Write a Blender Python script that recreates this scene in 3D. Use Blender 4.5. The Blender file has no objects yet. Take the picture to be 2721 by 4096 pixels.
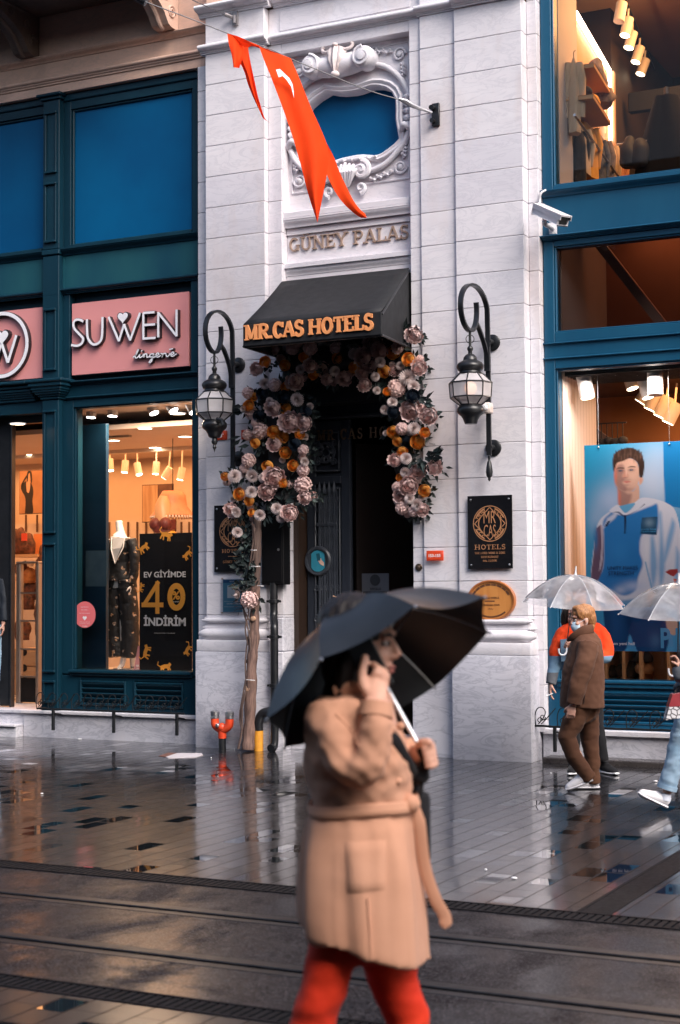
import bpy, bmesh, math, random
from mathutils import Vector, Matrix, noise
from math import sin, cos, pi, radians, sqrt
S = bpy.context.scene
COL = S.collection
rnd = random.Random(7)

# ------------------------------------------------------------------ camera
W0, H0, F0 = 2721.0, 4096.0, 6257.0          # photo size and focal length in photo pixels (55 mm)
YAW, PIT, ROL, CH = radians(26.617), radians(2.845), radians(-0.350), 1.72
FW = Vector((-sin(YAW)*cos(PIT), cos(YAW)*cos(PIT), sin(PIT)))
R0 = Vector((cos(YAW), sin(YAW), 0)); U0 = R0.cross(FW)
RX = R0*cos(ROL)+U0*sin(ROL); UP = -R0*sin(ROL)+U0*cos(ROL)
CAMP = Vector((0, 0, CH))
cd = bpy.data.cameras.new('camera'); cam = bpy.data.objects.new('camera', cd); COL.objects.link(cam)
cd.sensor_fit = 'VERTICAL'; cd.sensor_height = 36; cd.sensor_width = 24; cd.lens = F0/H0*36
cd.clip_end = 500; cd.clip_start = 0.05
cam.matrix_world = Matrix(((RX.x, UP.x, -FW.x, 0), (RX.y, UP.y, -FW.y, 0), (RX.z, UP.z, -FW.z, CH), (0, 0, 0, 1)))
cd.dof.use_dof = True; cd.dof.focus_distance = 16.0; cd.dof.aperture_fstop = 3.2
S.camera = cam
# ------------------------------------------------------------------ sky, sun, exposure
SUN_EL, SUN_AZ = radians(43), radians(121)
w = bpy.data.worlds.new('World'); S.world = w; w.use_nodes = True
nt = w.node_tree; bg = nt.nodes['Background']
sky = nt.nodes.new('ShaderNodeTexSky'); sky.sky_type = 'NISHITA'; sky.sun_disc = False
sky.sun_elevation = SUN_EL; sky.sun_rotation = SUN_AZ; sky.air_density = 1.0; sky.dust_density = 4.0; sky.ozone_density = 1.0
nt.links.new(sky.outputs[0], bg.inputs[0]); bg.inputs[1].default_value = 0.115
sd = bpy.data.lights.new('sun', 'SUN'); sd.energy = 1.5; sd.angle = radians(35); sd.color = (1.0, 0.945, 0.93)
sun = bpy.data.objects.new('sun', sd); COL.objects.link(sun)
# direction towards the sun: Nishita rotation is measured from +Y clockwise seen from above
SV = Vector((sin(SUN_AZ)*cos(SUN_EL), cos(SUN_AZ)*cos(SUN_EL), sin(SUN_EL)))
sun.rotation_euler = SV.to_track_quat('Z', 'Y').to_euler()
vs = S.view_settings; S.display_settings.display_device = 'sRGB'
vs.view_transform = 'Standard'; vs.look = 'None'; vs.gamma = 1; vs.exposure = 1.08; vs.use_curve_mapping = False
S.cycles.use_denoising = True
try: S.cycles.denoiser = 'OPENIMAGEDENOISE'
except Exception: pass
S.cycles.max_bounces = 8; S.cycles.transparent_max_bounces = 16; S.cycles.glossy_bounces = 4
S.cycles.sample_clamp_indirect = 6.0; S.cycles.caustics_reflective = False; S.cycles.caustics_refractive = False

# ------------------------------------------------------------------ pixel -> world helpers (photo pixels)
def ray(px, py): return FW + RX*((px-W0/2)/F0) - UP*((py-H0/2)/F0)
def at(px, py, y):                     # on the plane parallel to the facade at depth y
    d = ray(px, py); return CAMP + d*(y/d.y)
def gp(px, py, z=0.0):                 # on the ground
    d = ray(px, py); return CAMP + d*((z-CH)/d.z)
def ad(px, py, dep):                   # at a distance along the view axis
    return CAMP + ray(px, py)*dep
def X(px, py, y): return at(px, py, y).x
def Z(px, py, y): return at(px, py, y).z

# ------------------------------------------------------------------ object helpers
def tag(o, label=None, cat=None, group=None, kind=None):
    if label: o['label'] = label
    if cat: o['category'] = cat
    if group: o['group'] = group
    if kind: o['kind'] = kind
    return o
def thing(name, label, cat, loc=(0, 0, 0), rz=0, group=None):
    o = bpy.data.objects.new(name, None); COL.objects.link(o)
    o.location = loc; o.rotation_euler = (0, 0, rz); o.empty_display_size = .1
    return tag(o, label, cat, group)
def wm(o):
    return (wm(o.parent) @ o.matrix_parent_inverse if o.parent else Matrix.Identity(4)) @ o.matrix_basis
def link(name, me, mat=None, parent=None, world=True):
    o = bpy.data.objects.new(name, me); COL.objects.link(o)
    if mat is not None and not me.materials: me.materials.append(mat)
    if parent is not None:
        o.parent = parent
        if world: o.matrix_parent_inverse = wm(parent).inverted()   # geometry was built in world coordinates
    return o
def smooth_mesh(me, ang=40):
    for p in me.polygons: p.use_smooth = True
    try: me.set_sharp_from_angle(angle=radians(ang))
    except Exception: pass

class MB:
    """collects shapes into one bmesh"""
    def __init__(s): s.b = bmesh.new()
    def poly(s, vs):
        return s.b.faces.new([s.b.verts.new(v) for v in vs])
    def box(s, x0, x1, y0, y1, z0, z1, bev=0.0, seg=1):
        if x1 < x0: x0, x1 = x1, x0
        if y1 < y0: y0, y1 = y1, y0
        if z1 < z0: z0, z1 = z1, z0
        r = bmesh.ops.create_cube(s.b, size=1)
        for v in r['verts']:
            v.co = Vector((x0+(v.co.x+.5)*(x1-x0), y0+(v.co.y+.5)*(y1-y0), z0+(v.co.z+.5)*(z1-z0)))
        if bev > 0:
            es = list({e for v in r['verts'] for e in v.link_edges})
            bmesh.ops.bevel(s.b, geom=es, offset=min(bev, .45*min(x1-x0, y1-y0, z1-z0)), segments=seg, affect='EDGES', profile=.5)
        return s
    def obox(s, c, ax, ay, az, hx, hy, hz, bev=0):
        r = bmesh.ops.create_cube(s.b, size=2)
        c = Vector(c)
        for v in r['verts']: v.co = c + Vector(ax)*(v.co.x*hx) + Vector(ay)*(v.co.y*hy) + Vector(az)*(v.co.z*hz)
        if bev > 0:
            es = list({e for v in r['verts'] for e in v.link_edges})
            bmesh.ops.bevel(s.b, geom=es, offset=bev, segments=2, affect='EDGES', profile=.5)
        return s
    def rings(s, rings, cap0=True, cap1=True, closed=True):
        vr = [[s.b.verts.new(v) for v in r] for r in rings]
        n = len(vr[0])
        for a, b in zip(vr, vr[1:]):
            for i in range(n if closed else n-1):
                j = (i+1) % n
                try: s.b.faces.new((a[i], a[j], b[j], b[i]))
                except ValueError: pass
        if cap0: s.b.faces.new(vr[0][::-1])
        if cap1: s.b.faces.new(vr[-1])
        return vr
    def tube(s, pts, rad, seg=8, caps=True, flat=None, up=None):
        """tube along pts; rad number or list; flat=(a,b) scales the two cross axes"""
        pts = [Vector(p) for p in pts]; n = len(pts)
        rr = rad if isinstance(rad, (list, tuple)) else [rad]*n
        t0 = (pts[1]-pts[0]).normalized()
        N = Vector(up) if up is not None else (Vector((0, 0, 1)) if abs(t0.z) < .9 else Vector((1, 0, 0)))
        N = (N - t0*N.dot(t0)).normalized()
        out = []
        for i, p in enumerate(pts):
            t = (pts[min(i+1, n-1)]-pts[max(i-1, 0)])
            t = t.normalized() if t.length > 1e-9 else t0
            N = (N - t*N.dot(t)).normalized(); B = t.cross(N)
            fa, fb = flat if flat else (1, 1)
            out.append([p + N*(cos(2*pi*k/seg)*rr[i]*fa) + B*(sin(2*pi*k/seg)*rr[i]*fb) for k in range(seg)])
        s.rings(out, caps, caps); return s
    def strip(s, pts, wv, t):
        """flat bar of rectangular section along pts: wv = half width vector, t = half thickness"""
        pts = [Vector(p) for p in pts]; n = len(pts); wv = Vector(wv); out = []
        for i, p in enumerate(pts):
            d = (pts[min(i+1, n-1)]-pts[max(i-1, 0)]).normalized(); nn = d.cross(wv).normalized()*t
            out.append([p+wv+nn, p-wv+nn, p-wv-nn, p+wv-nn])
        s.rings(out); return s
    def lathe(s, prof, c, seg=24, axis='Z', caps=True):
        c = Vector(c); out = []
        for r, h in prof:
            ring = []
            for k in range(seg):
                a = 2*pi*k/seg
                if axis == 'Z': ring.append(c+Vector((r*cos(a), r*sin(a), h)))
                elif axis == 'Y': ring.append(c+Vector((r*cos(a), h, r*sin(a))))
                else: ring.append(c+Vector((h, r*cos(a), r*sin(a))))
            out.append(ring)
        s.rings(out, caps, caps); return s
    def ell(s, c, r, rot=None, u=16, v=10):
        m = bmesh.ops.create_uvsphere(s.b, u_segments=u, v_segments=v, radius=1)
        c = Vector(c); r = Vector(r) if hasattr(r, '__len__') else Vector((r, r, r))
        for q in m['verts']:
            p = Vector((q.co.x*r.x, q.co.y*r.y, q.co.z*r.z))
            if rot is not None: p = rot @ p
            q.co = c+p
        return s
    def prism(s, pts, y0, y1):
        """polygon in the XZ plane extruded along Y (pts (x,z))"""
        a = [s.b.verts.new((x, y0, z)) for x, z in pts]; b_ = [s.b.verts.new((x, y1, z)) for x, z in pts]
        n = len(pts); s.b.faces.new(a); s.b.faces.new(b_[::-1])
        for i in range(n):
            j = (i+1) % n; s.b.faces.new((a[j], a[i], b_[i], b_[j]))
        return s
    def profx(s, prof, x0, x1):
        """moulding: section (y,z) swept along X"""
        s.rings([[Vector((x, y, z)) for y, z in prof] for x in (x0, x1)]); return s
    def mesh(s, name, smooth=0):
        bmesh.ops.recalc_face_normals(s.b, faces=s.b.faces[:])
        me = bpy.data.meshes.new(name); s.b.to_mesh(me); s.b.free()
        if smooth: smooth_mesh(me, smooth)
        return me
    def build(s, name, mat, parent=None, smooth=0):
        return link(name, s.mesh(name, smooth), mat, parent)

def moulding(mb, x0, x1, yf, z0, z1, out, kind='ovolo'):
    """a run of profiled moulding standing `out` proud of plane yf"""
    h = z1-z0
    if kind == 'ovolo':
        p = [(yf+.02, z0), (yf-out*.25, z0), (yf-out*.3, z0+.22*h), (yf-out*.55, z0+.28*h), (yf-out*.6, z0+.45*h)]
        for k in range(7):
            a = -pi/2+pi*k/6
            p.append((yf-out*.62-out*.38*cos(a), z0+.72*h+.27*h*sin(a)))
        p += [(yf+.02, z1)]
    elif kind == 'torus':
        p = [(yf+.02, z0)]
        for k in range(9):
            a = -pi/2+pi*k/8; p.append((yf-out*cos(a), (z0+z1)/2+h/2*sin(a)))
        p += [(yf+.02, z1)]
    elif kind == 'cyma':
        p = [(yf+.02, z0), (yf-out*.15, z0)]
        for k in range(9):
            t = k/8; p.append((yf-out*(.15+.75*(t-.12*sin(2*pi*t))), z0+h*.8*t))
        p += [(yf-out, z0+.82*h), (yf-out, z1), (yf+.02, z1)]
    else:
        p = [(yf+.02, z0), (yf-out*.6, z0), (yf-out, z0+.35*h), (yf-out, z1), (yf+.02, z1)]
    mb.profx(p, x0, x1)

# ------------------------------------------------------------------ materials
def lin(r, g, b):
    f = lambda c: (c/255/12.92 if c/255 <= .04045 else ((c/255+.055)/1.055)**2.4)
    return (f(r), f(g), f(b), 1)
def mat(name, col, rough=.5, metal=0, spec=.5, emit=None, es=1, coat=0, trans=0, alpha=1, sheen=0):
    m = bpy.data.materials.new(name); m.use_nodes = True
    p = m.node_tree.nodes['Principled BSDF']
    c = col if len(col) == 4 else (*col, 1)
    p.inputs['Base Color'].default_value = c; p.inputs['Roughness'].default_value = rough
    p.inputs['Metallic'].default_value = metal; p.inputs['Specular IOR Level'].default_value = spec
    p.inputs['Coat Weight'].default_value = coat; p.inputs['Transmission Weight'].default_value = trans
    p.inputs['Alpha'].default_value = alpha
    if sheen: p.inputs['Sheen Weight'].default_value = sheen
    if emit:
        p.inputs['Emission Color'].default_value = (*emit[:3], 1); p.inputs['Emission Strength'].default_value = es
    return m
class NT:
    def __init__(s, m): s.t = m.node_tree; s.p = s.t.nodes.get('Principled BSDF')
    def n(s, typ, **kw):
        x = s.t.nodes.new(typ)
        for k, v in kw.items():
            if k in ('op', 'operation'): x.operation = v
            elif hasattr(x, k) and not k.startswith('i_'): setattr(x, k, v)
        return x
    def l(s, a, b): s.t.links.new(a, b)
    def coord(s, kind='Object', scale=(1, 1, 1), rot=(0, 0, 0)):
        c = s.n('ShaderNodeTexCoord'); m = s.n('ShaderNodeMapping'); m.inputs['Scale'].default_value = scale; m.inputs['Rotation'].default_value = rot
        s.l(c.outputs[kind], m.inputs[0]); return m.outputs[0]
    def noise(s, v, sc, det=4, rough=.55, dist=0):
        x = s.n('ShaderNodeTexNoise'); x.inputs['Scale'].default_value = sc; x.inputs['Detail'].default_value = det
        x.inputs['Roughness'].default_value = rough; x.inputs['Distortion'].default_value = dist; s.l(v, x.inputs['Vector']); return x.outputs['Fac']
    def ramp(s, f, stops, interp='LINEAR'):
        r = s.n('ShaderNodeValToRGB'); e = r.color_ramp.elements; r.color_ramp.interpolation = interp
        while len(e) < len(stops): e.new(.5)
        for q, (pos, c) in zip(e, stops):
            q.position = pos; q.color = c if len(c) == 4 else (*c, 1)
        s.l(f, r.inputs[0]); return r.outputs[0]
    def mix(s, f, a, b, mode='MIX'):
        m = s.n('ShaderNodeMix'); m.data_type = 'RGBA'; m.blend_type = mode
        for v, i in ((f, 0), (a, 6), (b, 7)):
            if hasattr(v, 'type') or hasattr(v, 'links'): s.l(v, m.inputs[i])
            else: m.inputs[i].default_value = (*v, 1) if isinstance(v, tuple) and len(v) == 3 else v
        return m.outputs[2]
    def math(s, op, a, b=0):
        m = s.n('ShaderNodeMath'); m.operation = op
        for v, i in ((a, 0), (b, 1)):
            if hasattr(v, 'links'): s.l(v, m.inputs[i])
            else: m.inputs[i].default_value = v
        return m.outputs[0]
    def bump(s, h, st=.3, dist=.01):
        b = s.n('ShaderNodeBump'); b.inputs['Strength'].default_value = st; b.inputs['Distance'].default_value = dist
        s.l(h, b.inputs['Height']); s.l(b.outputs[0], s.p.inputs['Normal'])
    def map(s, f, a, b):
        m = s.n('ShaderNodeMapRange'); m.inputs[3].default_value = a; m.inputs[4].default_value = b; s.l(f, m.inputs[0]); return m.outputs[0]
def varied(name, c1, c2, sc=6, rough=(.4, .6), bump=0, bsc=60, stretch=(1, 1, 1), metal=0, spec=.5, sheen=0):
    """a base colour that wanders between two tones, uneven gloss and fine relief"""
    m = mat(name, c1, rough[0], metal, spec, sheen=sheen); n = NT(m); v = n.coord('Object', stretch)
    f = n.noise(v, sc, 5); n.l(n.ramp(f, [(.35, c1), (.65, c2)]), n.p.inputs['Base Color'])
    n.l(n.map(n.noise(v, sc*2.3, 3), rough[0], rough[1]), n.p.inputs['Roughness'])
    if bump: n.bump(n.noise(v, bsc, 3), bump, .004)
    return m
def stone_mat(name, a, b, vein, stain, vein_amt=.35, stain_amt=.35, seed=0):
    m = mat(name, a, .55, spec=.35); n = NT(m); v = n.coord('Object', (1, 1, 1)); v2 = n.coord('Object', (.55, 1, 1.6), (0, .35, 0))
    isl = n.n('ShaderNodeNewGeometry').outputs['Random Per Island']
    add = n.n('ShaderNodeVectorMath'); add.operation = 'ADD'; comb = n.n('ShaderNodeCombineXYZ')
    n.l(n.math('MULTIPLY', isl, 37.0), comb.inputs[0]); n.l(n.math('MULTIPLY', isl, 11.0), comb.inputs[2]); n.l(v2, add.inputs[0]); n.l(comb.outputs[0], add.inputs[1])
    base = n.ramp(n.noise(add.outputs[0], 2.2, 6, .6, .8), [(.3, a), (.7, b)])
    vn = n.ramp(n.noise(add.outputs[0], 3.1, 8, .62, 2.4), [(.455, (0, 0, 0)), (.5, (1, 1, 1)), (.545, (0, 0, 0))])
    c = n.mix(n.math('MULTIPLY', vn, vein_amt), base, vein)
    tint = n.ramp(isl, [(0, (.90, .90, .92)), (.5, (1, 1, 1)), (1, (1.0, .985, .965))])
    c = n.mix(.7, c, tint, 'MULTIPLY')
    vst = n.coord('Object', (1.2, 1.2, .35))
    st = n.ramp(n.noise(vst, 1.4, 5, .6), [(.52, (0, 0, 0)), (.72, (1, 1, 1))])
    c = n.mix(n.math('MULTIPLY', st, stain_amt), c, stain)
    n.l(c, n.p.inputs['Base Color'])
    n.l(n.map(n.noise(v, 9, 4), .42, .7), n.p.inputs['Roughness'])
    n.bump(n.noise(v, 55, 5), .18, .004)
    return m
M = {}
M['stone'] = stone_mat('pale marble blocks', (.765, .748, .79), (.685, .668, .715), (.47, .47, .53), (.58, .46, .41), .32, .42)
M['marble'] = stone_mat('veined marble', (.70, .695, .75), (.55, .55, .61), (.33, .34, .40), (.50, .42, .40), .55, .25)
M['warmstone'] = stone_mat('weathered stone', (.70, .48, .39), (.60, .40, .31), (.40, .30, .26), (.36, .25, .20), .35, .55)
M['soffit'] = stone_mat('shaded soot stone', (.17, .12, .10), (.11, .08, .07), (.08, .06, .05), (.06, .045, .04), .3, .5)  # shade under the balcony is put into this colour along with soot
M['joint'] = mat('dark joint', (.36, .31, .32), .9)
M['tealL'] = varied('shaded teal paint', (.0035, .027, .046, 1), (.005, .034, .056, 1), 3, (.32, .50), .08, 40, (1, 1, .3), spec=.22)  # balcony shade is put into this darker copy of the teal
M['tealR'] = varied('lit teal blue paint', (.0045, .066, .135, 1), (.007, .080, .155, 1), 2.5, (.30, .48), .06, 40, (1, 1, .3), spec=.4)  # similar paint, coloured brighter for the light on the right front
M['fascia'] = varied('weathered teal fascia', (.006, .050, .085, 1), (.014, .085, .105, 1), 1.6, (.35, .6), .08, 30, (1, 1, .25), spec=.22)
M['bluepane'] = varied('sky reflection blue', (.0015, .070, .19, 1), (.0015, .095, .235, 1), .8, (.3, .42), 0, 10, spec=.12)  # reflected sky is put into the panes as their own blue
M['black'] = varied('black enamel', (.008, .009, .011, 1), (.014, .015, .018, 1), 8, (.22, .45), .12, 70)
M['blackmatt'] = varied('matt black', (.006, .007, .009, 1), (.010, .011, .014, 1), 8, (.5, .75), .1, 70, spec=.3)
M['white'] = mat('white paint', (.78, .78, .80), .4)
M['chrome'] = mat('grey metal', (.45, .45, .47), .3, .9)
M['darkwood'] = varied('dark door timber', (.020, .025, .036, 1), (.028, .034, .047, 1), 3, (.32, .5), .15, 40, (6, 6, .6), spec=.3)
M['void'] = mat('unlit interior', (.010, .008, .008), .9)
M['gold'] = varied('copper lettering', (.62, .30, .15, 1), (.52, .24, .11, 1), 10, (.35, .5), 0, 10, metal=.35)

def glass_mat(name, tint=(1, 1, 1), rough=.0, extra=0.0, ior=1.5):
    m = bpy.data.materials.new(name); m.use_nodes = True; t = m.node_tree; t.nodes.clear()
    o = t.nodes.new('ShaderNodeOutputMaterial'); mx = t.nodes.new('ShaderNodeMixShader'); tr = t.nodes.new('ShaderNodeBsdfTransparent')
    gl = t.nodes.new('ShaderNodeBsdfGlossy'); fr = t.nodes.new('ShaderNodeFresnel'); ad_ = t.nodes.new('ShaderNodeMath'); ad_.operation = 'ADD'
    fr.inputs[0].default_value = ior; ad_.inputs[1].default_value = extra; tr.inputs[0].default_value = (*tint, 1); gl.inputs['Roughness'].default_value = rough
    t.links.new(fr.outputs[0], ad_.inputs[0]); t.links.new(ad_.outputs[0], mx.inputs[0]); t.links.new(tr.outputs[0], mx.inputs[1]); t.links.new(gl.outputs[0], mx.inputs[2]); t.links.new(mx.outputs[0], o.inputs[0])
    return m
M['glass'] = glass_mat('shop glass', (.97, .98, .98), 0, 0, 1.25)
def emis(name, c, s): return mat(name, (.8, .8, .8), .5, emit=c, es=s)
# ================================================================== GROUND
def struct(name, mb, m, smooth=0):
    o = mb.build(name, m, None, smooth); o['kind'] = 'structure'; return o

def paver_mat(name, lw, lh, tones, rough_dry, rough_wet, wetness, cr=(.02, .10), mir=.86, tilt=.012, seed=0.0, joint=(.004, .0035, .004, 1), jw=.008):
    """wet stone pavers: long joints run from the kerb towards the building (local X of the brick = world Y)"""
    m = mat(name, (.05, .05, .05), .3); n = NT(m)
    tc = n.n('ShaderNodeTexCoord'); mp = n.n('ShaderNodeMapping'); mp.inputs['Rotation'].default_value = (0, 0, radians(90)); mp.inputs['Location'].default_value = (seed, 0.03, 0)
    n.l(tc.outputs['Object'], mp.inputs[0]); v = mp.outputs[0]
    b = n.n('ShaderNodeTexBrick'); b.offset = .37; b.offset_frequency = 2; b.squash = .62; b.squash_frequency = 3; b.inputs['Scale'].default_value = 1.0
    b.inputs['Brick Width'].default_value = lh; b.inputs['Row Height'].default_value = lw; b.inputs['Mortar Size'].default_value = jw; b.inputs['Mortar Smooth'].default_value = .4; b.inputs['Bias'].default_value = 0
    b.inputs['Color1'].default_value = (0, 0, 0, 1); b.inputs['Color2'].default_value = (1, 1, 1, 1); b.inputs['Mortar'].default_value = (.5, .5, .5, 1)
    n.l(v, b.inputs['Vector']); tone = b.outputs['Color']
    sy = n.n('ShaderNodeSeparateXYZ'); n.l(v, sy.inputs[0]); fr = n.math('FRACT', n.math('DIVIDE', sy.outputs[1], lw)); dl_ = n.math('MULTIPLY', n.math('ABSOLUTE', n.math('SUBTRACT', fr, .5)), 2.0)
    wob = n.map(n.noise(n.coord('Object'), 3.5, 3), .3, 1.15)
    longj = n.math('MULTIPLY', n.ramp(dl_, [(.915, (0, 0, 0)), (.955, (1, 1, 1))]), wob)
    jf = n.math('MINIMUM', n.math('MAXIMUM', longj, n.math('MULTIPLY', b.outputs['Fac'], .32)), 1.0)
    vo = n.coord('Object')
    grit = n.noise(vo, 90, 4, .7); pat = n.noise(vo, 2.3, 5, .6)
    base = n.ramp(tone, tones, 'LINEAR')
    base = n.mix(n.map(grit, 0, .5), base, n.mix(1, base, (.45, .42, .42, 1), 'MULTIPLY'))
    base = n.mix(n.math('MULTIPLY', jf, .9), base, joint)
    n.l(base, n.p.inputs['Base Color'])
    # a few smooth tiles are mirrors of water, the rest a rough wet film
    smoothtile = n.ramp(tone, [(mir, (0, 0, 0)), (mir+.02, (1, 1, 1))])
    r1 = n.map(pat, rough_wet, rough_dry)
    r = n.mix(smoothtile, r1, (.035, .035, .035, 1))
    n.l(n.math('MULTIPLY', n.math('SUBTRACT', 1.0, jf), .22), n.p.inputs['Specular IOR Level']); r = n.mix(jf, r, (.5, .5, .5, 1)); n.l(r, n.p.inputs['Roughness'])
    cw = n.math('MULTIPLY', n.math('SUBTRACT', 1.0, jf), wetness); n.l(cw, n.p.inputs['Coat Weight'])
    n.p.inputs['Coat Roughness'].default_value = .06; n.p.inputs['Coat IOR'].default_value = 1.5
    n.l(n.mix(smoothtile, n.math('ADD', n.map(n.noise(vo, 5.5, 4), *cr), n.math('MULTIPLY', n.math('FRACT', n.math('MULTIPLY', tone, 5.1)), .09)), (.02, .02, .02, 1)), n.p.inputs['Coat Roughness'])
    hb = n.math('SUBTRACT', n.math('MULTIPLY', n.math('SUBTRACT', 1.0, smoothtile), n.math('MULTIPLY', grit, .30)), n.math('MULTIPLY', jf, 1.2))
    # each stone has settled a little differently, so its reflection is broken from its neighbour's
    cx = n.n('ShaderNodeCombineXYZ'); n.l(n.math('MULTIPLY', n.math('SUBTRACT', n.math('FRACT', n.math('MULTIPLY', tone, 7.31)), .5), tilt), cx.inputs[0]); n.l(n.math('MULTIPLY', n.math('SUBTRACT', n.math('FRACT', n.math('MULTIPLY', tone, 13.7)), .5), tilt), cx.inputs[1]); cx.inputs[2].default_value = 1.0
    nv = n.n('ShaderNodeVectorMath'); nv.operation = 'NORMALIZE'; n.l(cx.outputs[0], nv.inputs[0])
    bp = n.n('ShaderNodeBump'); bp.inputs['Strength'].default_value = .4; bp.inputs['Distance'].default_value = .006; n.l(hb, bp.inputs['Height']); n.l(nv.outputs[0], bp.inputs['Normal']); n.l(bp.outputs[0], n.p.inputs['Normal']); n.l(nv.outputs[0], n.p.inputs['Coat Normal'])
    return m
TONES = [(0, (.014, .0145, .018)), (.35, (.020, .019, .023)), (.6, (.010, .011, .0135)), (.8, (.026, .0245, .028)), (.86, (.007, .008, .010)), (.93, (.008, .014, .017)), (1, (.014, .011, .011))]
M['paver'] = paver_mat('wet granite pavers', .150, .32, TONES, .42, .26, .92)
M['paver_near'] = paver_mat('worn near pavers', .150, .32, TONES, .55, .38, .34, (.10, .22), .86, .012, 3.3)
def asphalt_mat():
    m = mat('wet tram bed concrete', (.05, .045, .045), .35, spec=.04); n = NT(m); v = n.coord('Object')
    g = n.noise(v, 85, 3, .75); p = n.noise(n.coord('Object', (1, .7, 1)), 2.1, 7, .66, .3)
    c = n.ramp(g, [(.34, (.003, .003, .0045)), (.5, (.013, .013, .0165)), (.62, (.085, .082, .092))])
    c = n.mix(n.map(p, 0, .8), c, n.mix(1, c, (.55, .5, .5, 1), 'MULTIPLY')); n.l(c, n.p.inputs['Base Color'])
    pud = n.ramp(p, [(.44, (1, 1, 1)), (.60, (0, 0, 0))])
    n.l(n.mix(pud, (.55, .55, .55, 1), (.30, .30, .30, 1)), n.p.inputs['Roughness'])
    n.l(n.map(pud, .0, .24), n.p.inputs['Coat Weight']); n.p.inputs['Coat IOR'].default_value = 1.33
    n.l(n.mix(pud, (.34, .34, .34, 1), (.14, .14, .14, 1)), n.p.inputs['Coat Roughness'])
    n.bump(n.math('MULTIPLY', g, n.map(pud, 1, .25)), .45, .004); return m
M['asphalt'] = asphalt_mat()
M['channel'] = varied('dark cast drain iron', (.006, .007, .009, 1), (.012, .012, .015, 1), 14, (.5, .75), .3, 80, spec=.06)
M['railsteel'] = varied('wet rail steel', (.008, .009, .012, 1), (.016, .017, .021, 1), 6, (.35, .5), 0, 10, spec=.25)

# one sheet to the horizon, then the finished surfaces a few millimetres above it
g = MB(); g.poly([(-160, -60, -.012), (120, -60, -.012), (120, 160, -.012), (-160, 160, -.012)]); struct('ground', g, M['asphalt'])
g = MB(); g.poly([(-60, 8.08, 0), (40, 8.08, 0), (40, 15.3, 0), (-60, 15.3, 0)]); struct('pavement', g, M['paver'])
g = MB(); g.poly([(-60, -12, 0), (40, -12, 0), (40, 5.52, 0), (-60, 5.52, 0)]); struct('near_pavement', g, M['paver_near'])
# tram bed: strips between the rail grooves
RAILS = (7.22, 6.31); GW = .095
g = MB()
edges = [7.88, RAILS[0]+GW, RAILS[0]-GW, RAILS[1]+GW, RAILS[1]-GW, 5.70]
for a, b in ((edges[0], edges[1]), (edges[2], edges[3]), (edges[4], edges[5])):
    g.poly([(-60, b, -.003), (40, b, -.003), (40, a, -.003), (-60, a, -.003)])
struct('tram_bed', g, M['asphalt'])
for ry in RAILS:
    t = MB()
    t.box(-60, 40, ry+.012, ry+GW-.001, -.011, .001, .004); t.box(-60, 40, ry-GW+.001, ry-.028, -.011, -.001, .004)
    o = t.build('tram_rail', M['railsteel']); o['kind'] = 'structure'
# slotted drain channels either side of the bed and one running out towards the shop
def drain(x0, x1, y0, y1, along):
    mb = MB(); mb.box(x0, x1, y0, y0+.018, -.010, .004); mb.box(x0, x1, y1-.018, y1, -.010, .004) if along == 'x' else None
    if along == 'x':
        mb.box(x0, x1, y0+.0182, y1-.0182, -.0112, -.0085); k = x0
        while k < x1:
            mb.box(k, k+.030, y0+.0185, y1-.0185, -.010, .001); k += .044
    else:
        mb = MB(); mb.box(x0, x0+.02, y0, y1, -.010, .004); mb.box(x1-.02, x1, y0, y1, -.010, .004); mb.box(x0+.021, x1-.021, y0, y1, -.010, .002)
    o = mb.build('drain_channel', M['channel']); o['kind'] = 'structure'
drain(-16, 4, 7.88, 8.08, 'x'); drain(-12, 3, 5.52, 5.70, 'x'); drain(-2.66, -2.47, 8.082, 14.4, 'y')

# ================================================================== STONE BUILDING
PY = 14.85                                     # face of the pilasters
bld = thing('stone_building', 'pale stone hotel front between two shopfronts, carved oval window and open black doors', 'building', (-7.4, 15.1, 0))
def blocks(mb, x0, x1, yf, yb, z0, z1, step=.35, zref=7.40, gap=.004, bev=.006):
    """courses of stone with open joints"""
    zs = [zref-.35*k for k in range(-4, 30)]
    zs = sorted([z for z in zs if z0 < z < z1]+[z0, z1])
    for a, b in zip(zs, zs[1:]):
        if b-a > .03: mb.box(x0, x1, yf, yb, a+gap/2, b-gap/2, bev, 2)
    mb2 = MB(); mb2.box(x0+.012, x1-.012, yf+.012, yb-.005, z0, z1); return mb2
def pilaster(x0, x1, yf, z0, z1, nm='pilaster', yb=15.2):
    mb = MB(); j = blocks(mb, x0, x1, yf, yb, z0, z1)
    p = mb.build(nm, M["stone"], bld, 20); j.build('joint', M['joint'], p)
    return p
Z0, ZT = 1.42, 7.75
pilaster(-9.105, -8.345, PY, Z0, ZT); pilaster(-6.085, -5.345, PY, Z0, ZT)          # the two main pilasters
pilaster(-9.30, -9.108, 15.00, .28, 7.69); pilaster(-5.342, -5.235, 15.00, .28, 9.0)
pilaster(-8.342, -8.175, 14.93, Z0, ZT); pilaster(-6.49, -6.088, 14.885, Z0, 9.2); pilaster(-6.625, -6.493, 14.915, Z0, ZT)
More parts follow.
